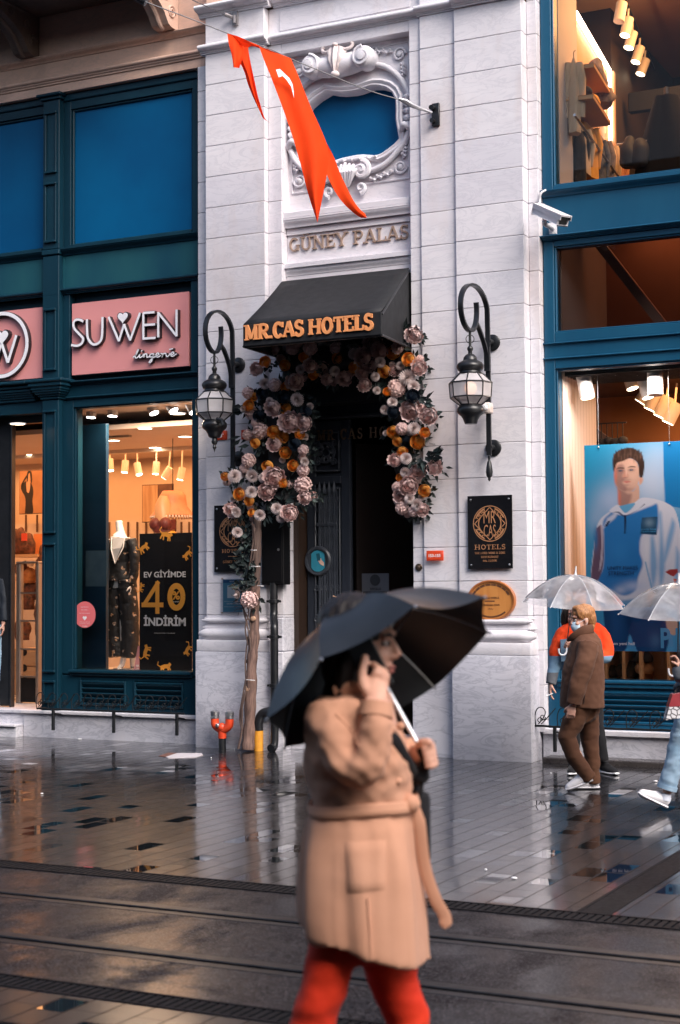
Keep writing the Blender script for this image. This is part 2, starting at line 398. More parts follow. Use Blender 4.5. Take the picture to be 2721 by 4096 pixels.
# pilaster bases: plinth block, band, torus, scotia, fillet
def base(x0, x1, dx, yf):
    p = MB(); p.box(x0-dx*.9, x1+dx*.9, yf-.09, 15.2, -.02, 1.05, .012, 2); p.build('plinth', M['marble'], bld, 35)
    mb = MB(); d = .02
    mb.box(x0-dx*.8, x1+dx*.8, yf-.08, 15.2, 1.054, 1.18, .01, 2)
    for z0, z1, o in ((1.183, 1.305, .085), (1.365, 1.418, .05)):
        prof = [(yf+.02, z0)]+[(yf-o+ (z1-z0)/2*(1-cos(a))*1.0 , (z0+z1)/2+(z1-z0)/2*sin(a)) for a in [-pi/2+pi*k/8 for k in range(9)]]+[(yf+.02, z1)]
        # run with rounded ends
        n = 10; rr = []
        for k in range(n+1):
            t = k/n; e = 1-max(0, abs(t*2-1)-.94)/.06; q = .35+.65*sqrt(max(0, 1-(1-e)**2)) if e < 1 else 1
            x = x0-o+(x1-x0+2*o)*t
            rr.append([Vector((x, yf-(yf-y)*q if y < yf else y, (z0+z1)/2+(z-(z0+z1)/2)*q)) for y, z in prof])
        mb.rings(rr)
    mb.box(x0-.004, x1+.004, yf+.004, 15.2, 1.181, 1.4215); mb.box(x0-.03, x1+.03, yf-.03, 15.2, 1.307, 1.322, .003); mb.box(x0-.012, x1+.012, yf-.012, 15.2, 1.322, 1.364, .003); mb.box(x0-.02, x1+.02, yf-.02, 15.2, 1.408, 1.425, .003)
    mb.build('base_moulding', M['stone'], bld, 35)
base(-9.105, -8.345, .10, PY); base(-6.085, -5.345, .06, PY)
mb = MB(); mb.box(-8.255, -8.165, 14.90, 15.2, -.02, 1.05, .01); mb.box(-8.25, -8.17, 14.91, 15.2, 1.054, 1.42, .01); mb.build('door_jamb', M['marble'], bld, 20)
mb = MB(); mb.box(-6.63, -6.145, 14.87, 15.2, -.02, 1.05, .01); mb.box(-6.627, -6.15, 14.885, 15.2, 1.054, 1.418, .01); mb.build('door_jamb', M['marble'], bld, 20)
# cornices: they break forward over each pilaster
def cornice(name, z0, z1, o, runs, m='stone'):
    mb = MB()
    for x0, x1, yf in runs:
        h = z1-z0
        p = [(yf+.05, z0), (yf-.012, z0), (yf-.014, z0+.16*h), (yf-.03, z0+.18*h), (yf-.034, z0+.33*h), (yf-.05, z0+.36*h)]
        for k in range(9):
            a = -pi/2+pi*k/8; p.append((yf-.05-(o-.05)*(.15+.85*cos(a)) if 1 else 0, z0+.68*h+.30*h*sin(a)))
        p += [(yf+.05, z1)]
        mb.profx(p, x0, x1)
    return mb.build(name, M[m], bld, 35)
cornice('cornice', 7.75, 7.85, .09, [(-9.16, -8.30, PY), (-8.30, -6.52, 14.93), (-6.52, -6.05, 14.885), (-6.09, -5.30, PY-.02)])
mb = MB()
mb.box(-9.105, -8.345, PY, 15.3, 7.852, 8.168, .006); mb.box(-8.342, -6.495, 14.95, 15.3, 7.852, 8.168, .006); mb.box(-6.492, -6.088, 14.885, 15.3, 9.21, 9.4); mb.box(-6.085, -5.345, PY, 15.3, 7.855, 9.4, .006)
mb.box(-8.20, -6.62, 14.94, 14.949, 7.90, 8.13, .003)
mb.build('frieze', M['stone'], bld, 35)
cornice('cornice', 8.17, 8.30, .13, [(-9.18, -8.28, PY), (-8.28, -6.495, 14.95)])
mb = MB(); mb.box(-9.12, -6.495, 14.90, 15.4, 8.302, 9.4); mb.build('upper_wall', M['warmstone'], bld)
# entrance bay: lintel, recessed panel, entablature with the name, wall behind the door
mb = MB(); mb.box(-8.172, -6.628, 14.93, 15.3, 7.632, 7.749, .004); mb.build('lintel', M['stone'], bld, 35)
PZ = 15.08
mb = MB()
# recessed carved panel with an opening for the oval light
oval = [(-7.905, 7.06), (-7.80, 7.125), (-7.67, 7.176), (-7.585, 7.15), (-7.50, 7.133), (-7.43, 7.128), (-7.37, 7.124), (-7.30, 7.128), (-7.22, 7.142), (-7.14, 7.153), (-7.05, 7.14), (-6.96, 7.105), (-6.895, 7.05), (-6.855, 6.97), (-6.852, 6.86), (-6.855, 6.749), (-6.835, 6.64), (-6.818, 6.54), (-6.875, 6.49), (-6.95, 6.445), (-7.02, 6.41), (-7.09, 6.392), (-7.17, 6.41), (-7.25, 6.425), (-7.33, 6.428), (-7.41, 6.424), (-7.50, 6.418), (-7.60, 6.402), (-7.70, 6.43), (-7.80, 6.48), (-7.90, 6.56), (-7.93, 6.66), (-7.955, 6.78), (-7.97, 6.90), (-7.95, 7.0)]
oc = Vector((-7.40, 6.78))
def ring2(pts, k, dy=0): return [(oc.x+(x-oc.x)*k[0]+0, oc.y+(z-oc.y)*k[1]+dy) for x, z in pts]
rect = []
x0, x1, z0, z1 = -8.17, -6.63, 5.87, 7.63
for x, z in oval:       # project each oval point on to the panel's border
    d = Vector((x, z))-oc; tx = ((x1-oc.x)/d.x if d.x > 0 else (x0-oc.x)/d.x) if abs(d.x) > 1e-6 else 9e9; tz = ((z1-oc.y)/d.y if d.y > 0 else (z0-oc.y)/d.y) if abs(d.y) > 1e-6 else 9e9
    t = min(tx, tz); rect.append((oc.x+d.x*t, oc.y+d.y*t))
n = len(oval); va = [mb.b.verts.new((x, PZ, z)) for x, z in oval]; vb = [mb.b.verts.new((x, PZ, z)) for x, z in rect]
for i in range(n):
    j = (i+1) % n; mb.b.faces.new((va[i], va[j], vb[j], vb[i]))
vc = [mb.b.verts.new((x, PZ+.16, z)) for x, z in oval]
for i in range(n):
    j = (i+1) % n; mb.b.faces.new((va[j], va[i], vc[i], vc[j]))
for cx, cz in ((x0, z0), (x1, z0), (x0, z1), (x1, z1)):     # fill the corners left by the projection
    near = sorted(rect, key=lambda p: (p[0]-cx)**2+(p[1]-cz)**2)
    e1 = [p for p in near if abs(p[0]-cx) < 1e-4][:1]; e2 = [p for p in near if abs(p[1]-cz) < 1e-4][:1]
    if e1 and e2: mb.poly([(e1[0][0], PZ, e1[0][1]), (cx, PZ, cz), (e2[0][0], PZ, e2[0][1])])
mb.box(-8.19, -8.166, 14.95, PZ+.02, 5.87, 7.63)
panel = mb.build('carved_panel', M['stone'], bld)
# oval window: pane and three rings of moulding
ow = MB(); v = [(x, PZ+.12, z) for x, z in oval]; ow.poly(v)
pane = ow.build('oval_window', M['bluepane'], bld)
def sweep_loop(pts, sec, name, m, par, sm=50):
    """closed moulding: sec = list of (offset outward, y)"""
    n = len(pts); rr = []
    for i in range(n):
        a = Vector(pts[i-1]); b = Vector(pts[(i+1) % n]); t = (b-a).normalized(); nn = Vector((t.y, -t.x))
        if nn.dot(Vector(pts[i])-oc) < 0: nn = -nn
        rr.append([Vector((pts[i][0]+nn.x*o, y, pts[i][1]+nn.y*o)) for o, y in sec])
    mb = MB(); rr.append(rr[0]); vr = [[mb.b.verts.new(v) for v in r] for r in rr[:-1]]; vr.append(vr[0]); k = len(sec)
    for a, b in zip(vr, vr[1:]):
        for i in range(k):
            j = (i+1) % k; mb.b.faces.new((a[i], a[j], b[j], b[i]))
    return mb.build(name, m, par, sm)
sweep_loop(oval, [(-.004, PZ+.13), (.0, PZ-.015), (.018, PZ-.03), (.045, PZ-.02), (.05, PZ+.02)], 'window_frame', M['stone'], pane)
sweep_loop(ring2(oval, (1.10, 1.12), .005), [(-.02, PZ+.02), (-.015, PZ-.03), (.01, PZ-.045), (.03, PZ-.03), (.035, PZ+.02)], 'window_frame', M['stone'], pane)
# outer roll that springs from the scrolls
def bez(pts, n=28):
    """smooth curve through points (Catmull-Rom)"""
    P = [Vector(p) for p in pts]; P = [P[0]*2-P[1]]+P+[P[-1]*2-P[-2]]; out = []; m = len(P)-3
    for i in range(m):
        k = max(2, n//m)
        for q in range(k):
            t = q/k; a, b, c, d = P[i:i+4]
            out.append(.5*((2*b)+(c-a)*t+(2*a-5*b+4*c-d)*t*t+(3*b-a-3*c+d)*t**3))
    out.append(P[-2]); return out
orn = MB()
yo = PZ-.035
for pts in ([(-7.14, yo, 7.40), (-6.95, yo, 7.33), (-6.80, yo, 7.20), (-6.71, yo, 7.05), (-6.68, yo, 6.98)], [(-7.78, yo, 7.36), (-7.92, yo, 7.30), (-8.03, yo, 7.20), (-8.10, yo, 7.08), (-8.13, yo, 6.98)],
            [(-6.67, yo, 6.66), (-6.72, yo, 6.52), (-6.82, yo, 6.40), (-6.97, yo, 6.28), (-7.12, yo, 6.23), (-7.24, yo, 6.22)], [(-8.13, yo, 6.58), (-8.06, yo, 6.45), (-7.95, yo, 6.34), (-7.80, yo, 6.26), (-7.65, yo, 6.22)]):
    orn.tube(bez(pts), .031, 10)
def spiral(mb, c, r, turns, y, rad, flip=1, a0=0, out=0):
    pts = []
    for k in range(int(turns*16)+1):
        t = k/(turns*16); a = a0+flip*2*pi*turns*t; q = r*(1-.85*t)
        pts.append((c[0]+q*cos(a), y-out*t, c[1]+q*sin(a)))
    n = len(pts); mb.tube(pts, [rad*(1-.45*k/n) for k in range(n)], 7)
# the big double scroll and acanthus keystone
for cx, s in ((-7.165, 1), (-7.80, -1)):
    orn.lathe([(.11, 0), (.125, -.03), (.125, -.16), (.11, -.19), (.085, -.20), (.085, -.215), (.05, -.215), (.048, -.235), (.012, -.24), (.0005, -.24)], (cx, PZ, 7.44), 24, 'Y')
    spiral(orn, (cx, 7.44), .115, 1.6, PZ-.20, .018, s, pi/2, .03)
    orn.lathe([(.04, 0), (.09, -.02), (.12, -.06)], (cx-.1*s, PZ, 7.45), 20, 'Y')
orn.tube([(-7.80, PZ-.07, 7.43), (-7.62, PZ-.085, 7.42), (-7.48, PZ-.09, 7.41), (-7.35, PZ-.09, 7.42), (-7.20, PZ-.07, 7.44)], [.10, .12, .125, .12, .10], 14)
leaf = MB()
gr_ = []
for j in range(19):
    t = j/18; h = .115*(sin(pi*min(1, .22+.86*t))**.7)*(1+.20*abs(sin(3.2*pi*t)))*(1-.25*t); z = 7.615-.35*t
    gr_.append([leaf.b.verts.new((-7.485+h*u, PZ-.16-.085*sin(pi*(.15+.7*t))*(1-.75*u*u)-.012*cos(u*10), z-.03*abs(u)*(1-t)+.025*abs(u)*t)) for u in [k/6-1 for k in range(13)]])
for r0, r1 in zip(gr_, gr_[1:]):
    for i in range(12): leaf.b.faces.new((r0[i], r1[i], r1[i+1], r0[i+1]))
for sx in (-1, 1):
    leaf.tube(bez([(-7.485+sx*.05, PZ-.18, 7.56), (-7.485+sx*.12, PZ-.17, 7.555), (-7.485+sx*.17, PZ-.15, 7.575), (-7.485+sx*.185, PZ-.14, 7.61), (-7.485+sx*.165, PZ-.14, 7.625)], 16), .019, 8)
leaf.ell((-7.485, PZ-.2, 7.61), (.035, .03, .025)); leaf.ell((-7.485, PZ-.20, 7.285), (.05, .05, .04))
# spandrels: scroll, stem and leaflets in each corner
def spandrel(cx, cz, sx, sz):
    P = lambda u, v_: (cx+sx*u, cz+sz*v_)
    spiral(orn, P(-.10, -.13), .075, 1.9, PZ-.02, .016, sx*sz, 0 if sx > 0 else pi)
    orn.lathe([(.03, 0), (.028, -.04), (.01, -.05)], (P(-.10, -.13)[0], PZ, P(-.10, -.13)[1]), 12, 'Y')
    for (u0, v0, u1, v1) in ((-.18, -.09, -.46, -.03), (-.06, -.22, -.05, -.36)):
        a = Vector(P(u0, v0)); b = Vector(P(u1, v1)); orn.tube([(a.x, PZ-.02, a.y), ((a.x+b.x)/2, PZ-.03, (a.y+b.y)/2), (b.x, PZ-.015, b.y)], [.016, .014, .008], 6)
        for k in range(7):
            p = a.lerp(b, (k+.3)/7); d = (b-a).normalized(); nn = Vector((-d.y, d.x))*(1 if k % 2 else -1); e = p+nn*.035+d*.035
            orn.tube([(p.x, PZ-.012, p.y), ((p.x+e.x)/2, PZ-.04, (p.y+e.y)/2), (e.x, PZ-.018, e.y)], [.01, .018, .006], 6)
    for (u0, v0, u1, v1) in ((0, 0, -.55, 0), (0, 0, 0, -.42)):
        a = P(u0, v0); b = P(u1, v1); orn.tube([(a[0], PZ-.005, a[1]), (b[0], PZ-.005, b[1])], .012, 5)
spandrel(-6.70, 7.58, 1, 1); spandrel(-8.12, 7.58, -1, 1); spandrel(-6.70, 6.10, 1, -1); spandrel(-8.12, 6.10, -1, -1)
# side clasps and the shell below
for sx, cx in ((1, -6.69), (-1, -8.11)):
    for k in range(5):
        z = 6.96-.075*k
        orn.tube([(cx-sx*.06, PZ-.02, z+.02), (cx, PZ-.075, z), (cx+sx*.05, PZ-.02, z+.025)], [.02, .034, .016], 8)
    orn.tube(bez([(cx-sx*.085, PZ-.02, 6.62), (cx-sx*.03, PZ-.09, 6.66), (cx+sx*.05, PZ-.04, 6.60)], 8), .035, 8)
for cx, s in ((-7.24, 1), (-7.66, -1)):
    spiral(orn, (cx, 6.24), .10, 1.5, PZ-.06, .034, -s, pi/2, .03); orn.ell((cx, PZ-.05, 6.24), (.08, .05, .08))
    spiral(orn, (cx-s*.02, 6.05), .06, 1.2, PZ-.05, .026, s, -pi/2)
for k in range(9):
    t = (k-4)/4; orn.tube([(-7.45+.20*t, PZ-.03, 6.35-.06*abs(t)), (-7.45+.13*t, PZ-.11, 6.22), (-7.45+.05*t, PZ-.06, 6.06+.02*abs(t))], [.018, .034, .012], 8)
for k in range(8):
    t = (k-3.5)/3.5; orn.tube([(-7.45+.34*t-.03, PZ-.03, 6.385-.02*abs(t)), (-7.45+.34*t+.04, PZ-.05, 6.375)], .014, 6)
orn.build('carved_ornament', M['stone'], panel, 50); leaf.build('acanthus_keystone', stone_mat('peach tinted stone', (.74, .67, .67), (.66, .57, .56), (.45, .38, .38), (.55, .40, .34), .3, .4), panel, 50)
# entablature over the door
mb = MB()
mb.box(-8.20, -6.628, 14.96, PZ+.1, 5.80, 5.868, .006); moulding(mb, -8.19, -6.628, 15.0, 5.70, 5.798, .045, 'cyma')
mb.box(-8.172, -6.628, 15.03, PZ+.1, 5.625, 5.70, .003); mb.box(-8.172, -6.628, 15.055, PZ+.1, 5.305, 5.623, .003)
mb.box(-8.18, -6.628, 14.98, PZ+.1, 5.248, 5.303, .004); moulding(mb, -8.175, -6.628, 15.03, 5.17, 5.247, .03, 'cyma'); mb.box(-8.172, -6.628, 15.03, PZ+.1, 5.08, 5.168, .003)
mb.build('entablature', M['stone'], bld, 35)
mb = MB(); mb.box(-8.172, -6.628, 15.06, PZ+.3, 3.75, 5.078, .003); mb.build('door_head', M['blackmatt'], bld)
# warm stone front above the left shop: bands, mouldings, balcony soffit and its consoles
wl = thing('balcony', 'weathered brown stone balcony on carved consoles above the left shop windows', 'balcony', (-11, 15, 8.1))
mb = MB(); mb.box(-20, -9.16, 15.03, 15.5, 7.692, 7.80, .004); moulding(mb, -20, -9.16, 15.03, 7.80, 7.888, .07); mb.box(-20, -9.16, 15.05, 15.5, 7.89, 8.09, .004); moulding(mb, -20, -9.16, 15.05, 8.092, 8.16, .08, 'cyma')
mb.box(-20, -9.16, 15.05, 15.5, 8.162, 9.3); mb.build('stone_band', M['warmstone'], wl, 35)
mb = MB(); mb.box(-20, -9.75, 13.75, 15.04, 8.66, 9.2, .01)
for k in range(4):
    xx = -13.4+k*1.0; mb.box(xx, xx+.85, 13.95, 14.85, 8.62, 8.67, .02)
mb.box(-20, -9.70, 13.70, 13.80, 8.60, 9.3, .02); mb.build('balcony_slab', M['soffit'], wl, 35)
def console(cx, m):
    mb = MB(); w2 = .115
    prof = [(15.04, 8.165), (14.90, 8.17), (14.84, 8.20), (14.80, 8.27), (14.76, 8.36), (14.68, 8.47), (14.56, 8.58), (14.40, 8.68), (14.20, 8.76), (13.98, 8.82), (13.86, 8.87), (13.84, 8.96), (15.04, 8.96)]
    prof = [(y, 8.165+(z-8.165)*.64) for y, z in prof]
    mb.profx(prof, cx-w2, cx+w2)
    c = mb.build('console', m, wl, 30)
    o = MB()
    for sx in (-1, 1):
        for (y, z, r) in ((14.90, 8.34, .08), (14.78, 8.50, .06), (14.50, 8.56, .045)):
            pts = [(cx+sx*(w2+.004), y+r*(1-.8*k/28)*cos(k*.42), z+r*(1-.8*k/28)*sin(k*.42)) for k in range(29)]
            o.tube(pts, .014, 6)
    o.tube([(cx, y-.004, z-.004) for y, z in prof[1:11]], .03, 8); o.build('scroll_carving', m, c, 40)
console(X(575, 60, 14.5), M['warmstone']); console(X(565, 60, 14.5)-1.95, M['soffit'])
mb = MB(); mb.box(-9.2, -6.75, 15.52, 21, 3.82, 9.4); mb.build('inner_core', M['void'], bld)  # unseen dark mass added to stop sky leaking through the front

# the row of buildings across the narrow street, behind the photographer: it closes the low sky and shows in the glass
ob_ = thing('opposite_building', 'stone street front across the road with rows of dark windows', 'building', (-6, -4.5, 0))
mb = MB(); mb.box(-45, 30, -9, -4.5, 0, 11.5, 0); mb.build('wall', varied('grey beige stone front', (.26, .23, .21, 1), (.20, .18, .17, 1), .6, (.6, .8)), ob_)
wf = MB()
for i in range(24):
    for k in range(3):
        x = -44+i*3.05; z = .4+k*3.7; wf.box(x, x+1.9, -4.52, -4.49, z, z+2.6)
o = wf.build('window', varied('dark street window', (.02, .022, .026, 1), (.04, .04, .045, 1), .5, (.1, .3)), ob_); o['kind'] = 'stuff'
# ================================================================== LEFT SHOPFRONT
YS = 15.10
L = M['tealL']
shL = thing('shopfront', 'dark teal timber shopfront with pink signs left of the stone hotel front', 'shopfront', (-10.5, YS, .3))
def frame4(mb, x0, x1, z0, z1, w, yf, yb, bev=.006, wb=None, wt=None):
    wb = w if wb is None else wb; wt = w if wt is None else wt
    mb.box(x0, x0+w, yf, yb, z0, z1, bev); mb.box(x1-w, x1, yf, yb, z0, z1, bev)
    mb.box(x0+w, x1-w, yf+.001, yb, z0, z0+wb, bev); mb.box(x0+w, x1-w, yf+.001, yb, z1-wt, z1, bev)
xr = -9.345                                   # right edge of the shop's timber
cl0, cl1 = -11.50, -11.262                    # the slim column between door and window
# upper floor windows
def upper_window(x0, x1, px0, px1):
    mb = MB()
    frame4(mb, x0, x1, 5.81, 7.60, .001, YS+.02, YS+.2)
    mb.box(x0, px0-.028, YS+.02, YS+.2, 5.812, 7.60, .004); mb.box(px1+.028, x1, YS+.02, YS+.2, 5.812, 7.60, .004)
    mb.box(px0-.028, px1+.028, YS+.021, YS+.2, 7.50, 7.60, .004); mb.box(px0-.028, px1+.028, YS-.03, YS+.2, 5.812, 5.845, .004)
    frame4(mb, px0-.027, px1+.027, 5.846, 7.499, .026, YS+.045, YS+.2, .008)
    f = mb.build('window', L, shL, 30)
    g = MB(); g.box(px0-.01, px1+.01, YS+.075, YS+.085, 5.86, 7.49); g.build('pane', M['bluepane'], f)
upper_window(cl1, xr, -11.13, -9.475); upper_window(-14.2, cl0, -14.0, -11.585)
mb = MB(); mb.box(-14.2, xr, YS-.005, YS+.25, 7.602, 7.69, .01); mb.build('window_head', L, shL, 30)
mb = MB(); moulding(mb, -14.2, xr-.005, YS+.01, 5.73, 5.81, .075, 'cyma'); mb.build('sill', L, shL, 30)
mb = MB(); mb.box(-14.2, xr-.003, YS+.015, YS+.3, 5.332, 5.729); mb.box(-14.2, -11.24, YS+.008, YS+.02, 5.34, 5.72); mb.build('fascia', M['fascia'], shL)
mb = MB(); moulding(mb, -14.2, xr, YS+.01, 5.262, 5.331, .06); mb.build('fascia_moulding', L, shL, 30)
mb = MB(); mb.box(-14.2, xr, YS+.12, YS+.3, 4.0, 5.262); mb.box(xr-.12, xr, YS+.01, YS+.12, 4.21, 5.26, .004); mb.box(cl1, cl1+.10, YS+.01, YS+.12, 4.21, 5.26, .004); mb.build('sign_recess', L, shL)
mb = MB(); moulding(mb, -11.15, xr, YS+.03, 4.165, 4.215, .07); mb.box(cl1, xr, YS+.03, YS+.3, 4.03, 4.165, .004); moulding(mb, -11.2, xr, YS+.03, 3.985, 4.03, .055); mb.build('transom_moulding', L, shL, 30)
# the column, with raised panels and a stepped capital
def panel_col(mb, z0, z1):
    xa, xb = cl0+.035, cl1-.035; y = YS-.075
    mb.box(xa, xa+.018, y-.012, y+.01, z0, z1, .004); mb.box(xb-.018, xb, y-.012, y+.01, z0, z1, .004)
    for z, s in ((z0, -1), (z1, 1)):
        mb.box(xa-.006, xb+.006, y-.028, y+.01, z-.014, z+.014, .006)
    mb.box(xa+.03, xa+.033, y-.002, y+.004, z0+.03, z1-.03)
mb = MB()
for a, b in ((.30, 4.0), (4.24, 5.26), (5.25, 5.73), (5.81, 7.62)): mb.box(cl0, cl1, YS-.07, YS+.25, a+.001, b-.001, .006)
for a, b in ((.42, .66), (.78, 2.28), (2.42, 3.86), (4.36, 5.08), (5.90, 6.60), (6.74, 7.46)): panel_col(mb, a, b)
mb.box(cl0-.03, cl1+.03, YS-.10, YS+.2, 7.62, 7.655, .006); mb.box(cl0-.06, cl1+.06, YS-.14, YS+.2, 7.656, 7.69, .008)
mb.box(cl0-.01, cl1+.01, YS-.085, YS+.2, 5.742, 5.80, .008)
col = mb.build('column', L, shL, 30)
mb = MB()
for k, (z, o) in enumerate(((4.003, .02), (4.035, .04), (4.06, .065), (4.085, .085), (4.11, .10), (4.15, .125))):
    mb.box(cl0-o, cl1+o, YS-.07-o, YS+.2, z, z+.03 if k < 4 else z+.045, .008)
mb.box(cl0-.15, cl1+.15, YS-.22, YS+.2, 4.197, 4.238, .012); mb.build('capital', L, col, 30)
mb = MB()
for k, (z, o) in enumerate(((4.003, .03), (4.035, .05), (4.06, .07), (4.085, .09), (4.11, .11), (4.15, .13))): mb.box(-14.2, cl0-.131, YS-.02-o, YS+.2, z, z+.032, .008)
mb.box(-14.2, cl0-.16, YS-.2, YS+.2, 4.197, 4.238, .012); mb.box(-14.2, cl0-.002, YS-.01, YS+.25, 3.86, 4.002, .004); mb.build('door_cornice', L, shL, 30)
mb = MB(); mb.box(-20, -9.3, YS+.42, 20, 3.95, 9.3); mb.build('unseen_backing', M['void'], shL)  # solid dark block added so no sky leaks in above the sign recess
# main display window
gx0, gx1, gz0, gz1 = -11.085, -9.465, .806, 3.885
mb = MB(); mb.box(cl1, gx0-.02, YS+.01, YS+.2, .75, 3.984, .004); mb.box(gx1+.02, xr, YS+.01, YS+.2, .75, 3.984, .004); mb.box(gx0-.02, gx1+.02, YS+.011, YS+.2, gz1+.015, 3.984, .004)
mb.box(gx0-.018, gx0, YS+.03, YS+.15, gz0, gz1, .004); mb.box(gx1, gx1+.018, YS+.03, YS+.15, gz0, gz1, .004); mb.box(gx0, gx1, YS+.03, YS+.15, gz1, gz1+.014, .003)
dw = mb.build('display_window', L, shL, 30)
g = MB(); g.box(gx0-.005, gx1+.005, YS+.07, YS+.078, gz0-.01, gz1+.005); g.build('pane', M['glass'], dw)
mb = MB(); mb.box(gx0-.04, gx1+.02, YS-.06, YS+.2, .765, .804, .01); mb.box(gx0-.02, gx1+.02, YS-.03, YS+.2, .735, .764, .006); mb.build('sill', L, shL, 30)
def louvre(x0, x1, z0, z1, n, m, par, yf):
    mb = MB(); frame4(mb, x0, x1, z0, z1, .028, yf-.02, yf+.05, .008)
    for k in range(n):
        z = z0+.03+(z1-z0-.06)*(k+.5)/n; h = (z1-z0-.06)/n
        mb.obox(((x0+x1)/2, yf+.012, z), (1, 0, 0), (0, .80, .60), (0, -.60, .80), (x1-x0)/2-.029, .007, h*.62)
    mb.build('louvre', m, par, 30)
mb = MB()
mb.box(cl1, gx0+.10, YS+.005, YS+.2, .30, .734, .004); mb.box(-10.365+.02, -10.215-.02, YS+.005, YS+.2, .30, .734); mb.box(-9.565, xr, YS+.005, YS+.2, .30, .734, .004)
mb.box(gx0+.10, -9.565, YS+.006, YS+.2, .685, .734); mb.box(gx0+.10, -9.565, YS+.006, YS+.2, .30, .385); mb.box(gx0, -9.5, YS+.10, YS+.2, .38, .69); mb.build('stall_riser', L, shL, 30)
louvre(-10.99, -10.34, .39, .68, 4, L, shL, YS); louvre(-10.23, -9.56, .385, .675, 4, L, shL, YS)
# stone base with a ledge and door steps
mb = MB(); mb.box(-11.78, xr+.04, YS-.05, YS+.3, -.02, .272, .006); b1 = mb.build('stone_base', M['marble'], shL, 30)
mb = MB(); mb.box(-11.80, xr+.04, YS-.085, YS+.3, .275, .318, .008); mb.build('ledge', M['stone'], shL, 30)
mb = MB(); mb.box(-14, -11.785, YS-.03, YS+1.0, .0, .268, .008); mb.box(-14, -11.785, YS-.06, YS+1.0, .271, .315, .008); mb.box(-14, -11.79, YS-.17, YS-.031, -.02, .115, .006); mb.box(-14, -11.79, YS-.20, YS-.031, .117, .150, .008)
mb.build('door_step', M['marble'], shL, 30)
# dark outer door standing open
mb = MB(); x = X(57, 2300, YS+.25)
mb.box(-14.2, x-.012, YS+.20, YS+.25, .33, 3.86); d = mb.build('door', M['blackmatt'], shL); mb = MB(); mb.box(x-.012, x+.01, YS+.18, YS+.26, .32, 3.86, .004); mb.box(x+.01, cl0, YS+.18, YS+.26, 3.77, 3.86, .004); mb.build('door_frame', M['black'], d)
# ---- room behind the glass
warm = varied('warm painted wall', (.74, .60, .48, 1), (.70, .55, .43, 1), 1.5, (.5, .7))
ceilm = varied('shop ceiling', (.66, .52, .44, 1), (.62, .48, .40, 1), 1, (.5, .7))
woodm = varied('pale shelf wood', (.55, .34, .19, 1), (.47, .28, .15, 1), 3, (.4, .6), .1, 30, (1, 1, 8))
M['wood'] = woodm
CZ, BY = 3.70, 19.6
rm = thing('shop_room', 'bright orange lit room inside the pink signed shop', 'room', (-12, 17, .33))
mb = MB(); mb.box(-17.5, -9.2, BY, BY+.1, .3, CZ+.2); mb.build('back_wall', warm, rm)
mb = MB(); mb.box(-9.3, -9.2, YS+.3, BY, .3, CZ+.2); mb.build('side_wall', warm, rm)
mb = MB(); mb.box(-17.6, -17.5, YS+.3, BY, .3, CZ+.2); mb.build('side_wall', warm, rm)
mb = MB(); mb.box(-17.6, -9.2, YS+.25, BY+.1, CZ+.2, CZ+.3); mb.box(-17.5, -9.3, YS+.75, BY, CZ, CZ+.06); mb.build('ceiling', ceilm, rm)
mb = MB(); mb.box(-17.6, -9.2, YS+.3, BY+.1, .25, .31); mb.build('floor', varied('pale floor tile', (.42, .36, .31, 1), (.38, .32, .27, 1), 2, (.2, .35)), rm)
mb = MB(); mb.box(-11.25, -9.36, YS+.1, 16.2, .70, .78); mb.build('window_platform', M['white'], rm)
def fluor(par, x0, x1, y0, y1, z, e, col, nm='lamp_light'):
    ld = bpy.data.lights.new(nm, 'AREA'); ld.shape = 'RECTANGLE'; ld.size = x1-x0; ld.size_y = y1-y0; ld.energy = e; ld.color = col
    o = bpy.data.objects.new(nm, ld); COL.objects.link(o); o.location = ((x0+x1)/2, (y0+y1)/2, z); return o
fluor(rm, -16, -9.8, 16.4, 19.3, CZ-.06, 108, (1, .44, .16), 'shop_light')
fluor(rm, -10.7, -9.6, 15.24, 15.42, CZ+.1, 55, (1, .74, .52), 'window_light')
lampE = emis('lit lamp', (1, .78, .52), 7); lampW = emis('lit white lamp', (1, .93, .86), 7)
def downlight(px, py, zc, r=.10, g='recessed ceiling lights of the left shop', e=None, lab='flat round recessed light glowing in the orange shop ceiling', y=None):
    d = ray(px, py); p = CAMP+d*((zc-CH)/d.z)
    mb = MB(); mb.lathe([(r*1.15, .001), (r*1.15, -.008), (r*.98, -.01), (r*.98, -.004)], (p.x, p.y, zc), 20); t = thing('downlight', lab, 'ceiling light', (p.x, p.y, zc), 0, g)
    mb.build('rim', M['white'], t, 40); mb = MB(); mb.lathe([(r*.97, -.006), (r*.96, -.009), (.001, -.009)], (p.x, p.y, zc), 20); mb.build('diffuser', e or lampE, t)
c4 = lambda x, y: (x*.574, 1050+y*.574)
for (x, y, lab) in ((790, 1237, 'round recessed ceiling light just below the grey air conditioner'), (1012, 1153, 'small recessed ceiling light right of the air conditioner'), (1238, 1049, 'recessed ceiling light behind the window spotlights'), (1290, 1210, 'recessed ceiling light by the dome camera near the window edge'), (1082, 1287, 'recessed ceiling light left of the dome camera'), (124, 1121, 'recessed ceiling light seen through the shop doorway')):
    downlight(*c4(x, y), CZ-.001, .085, lab=lab)
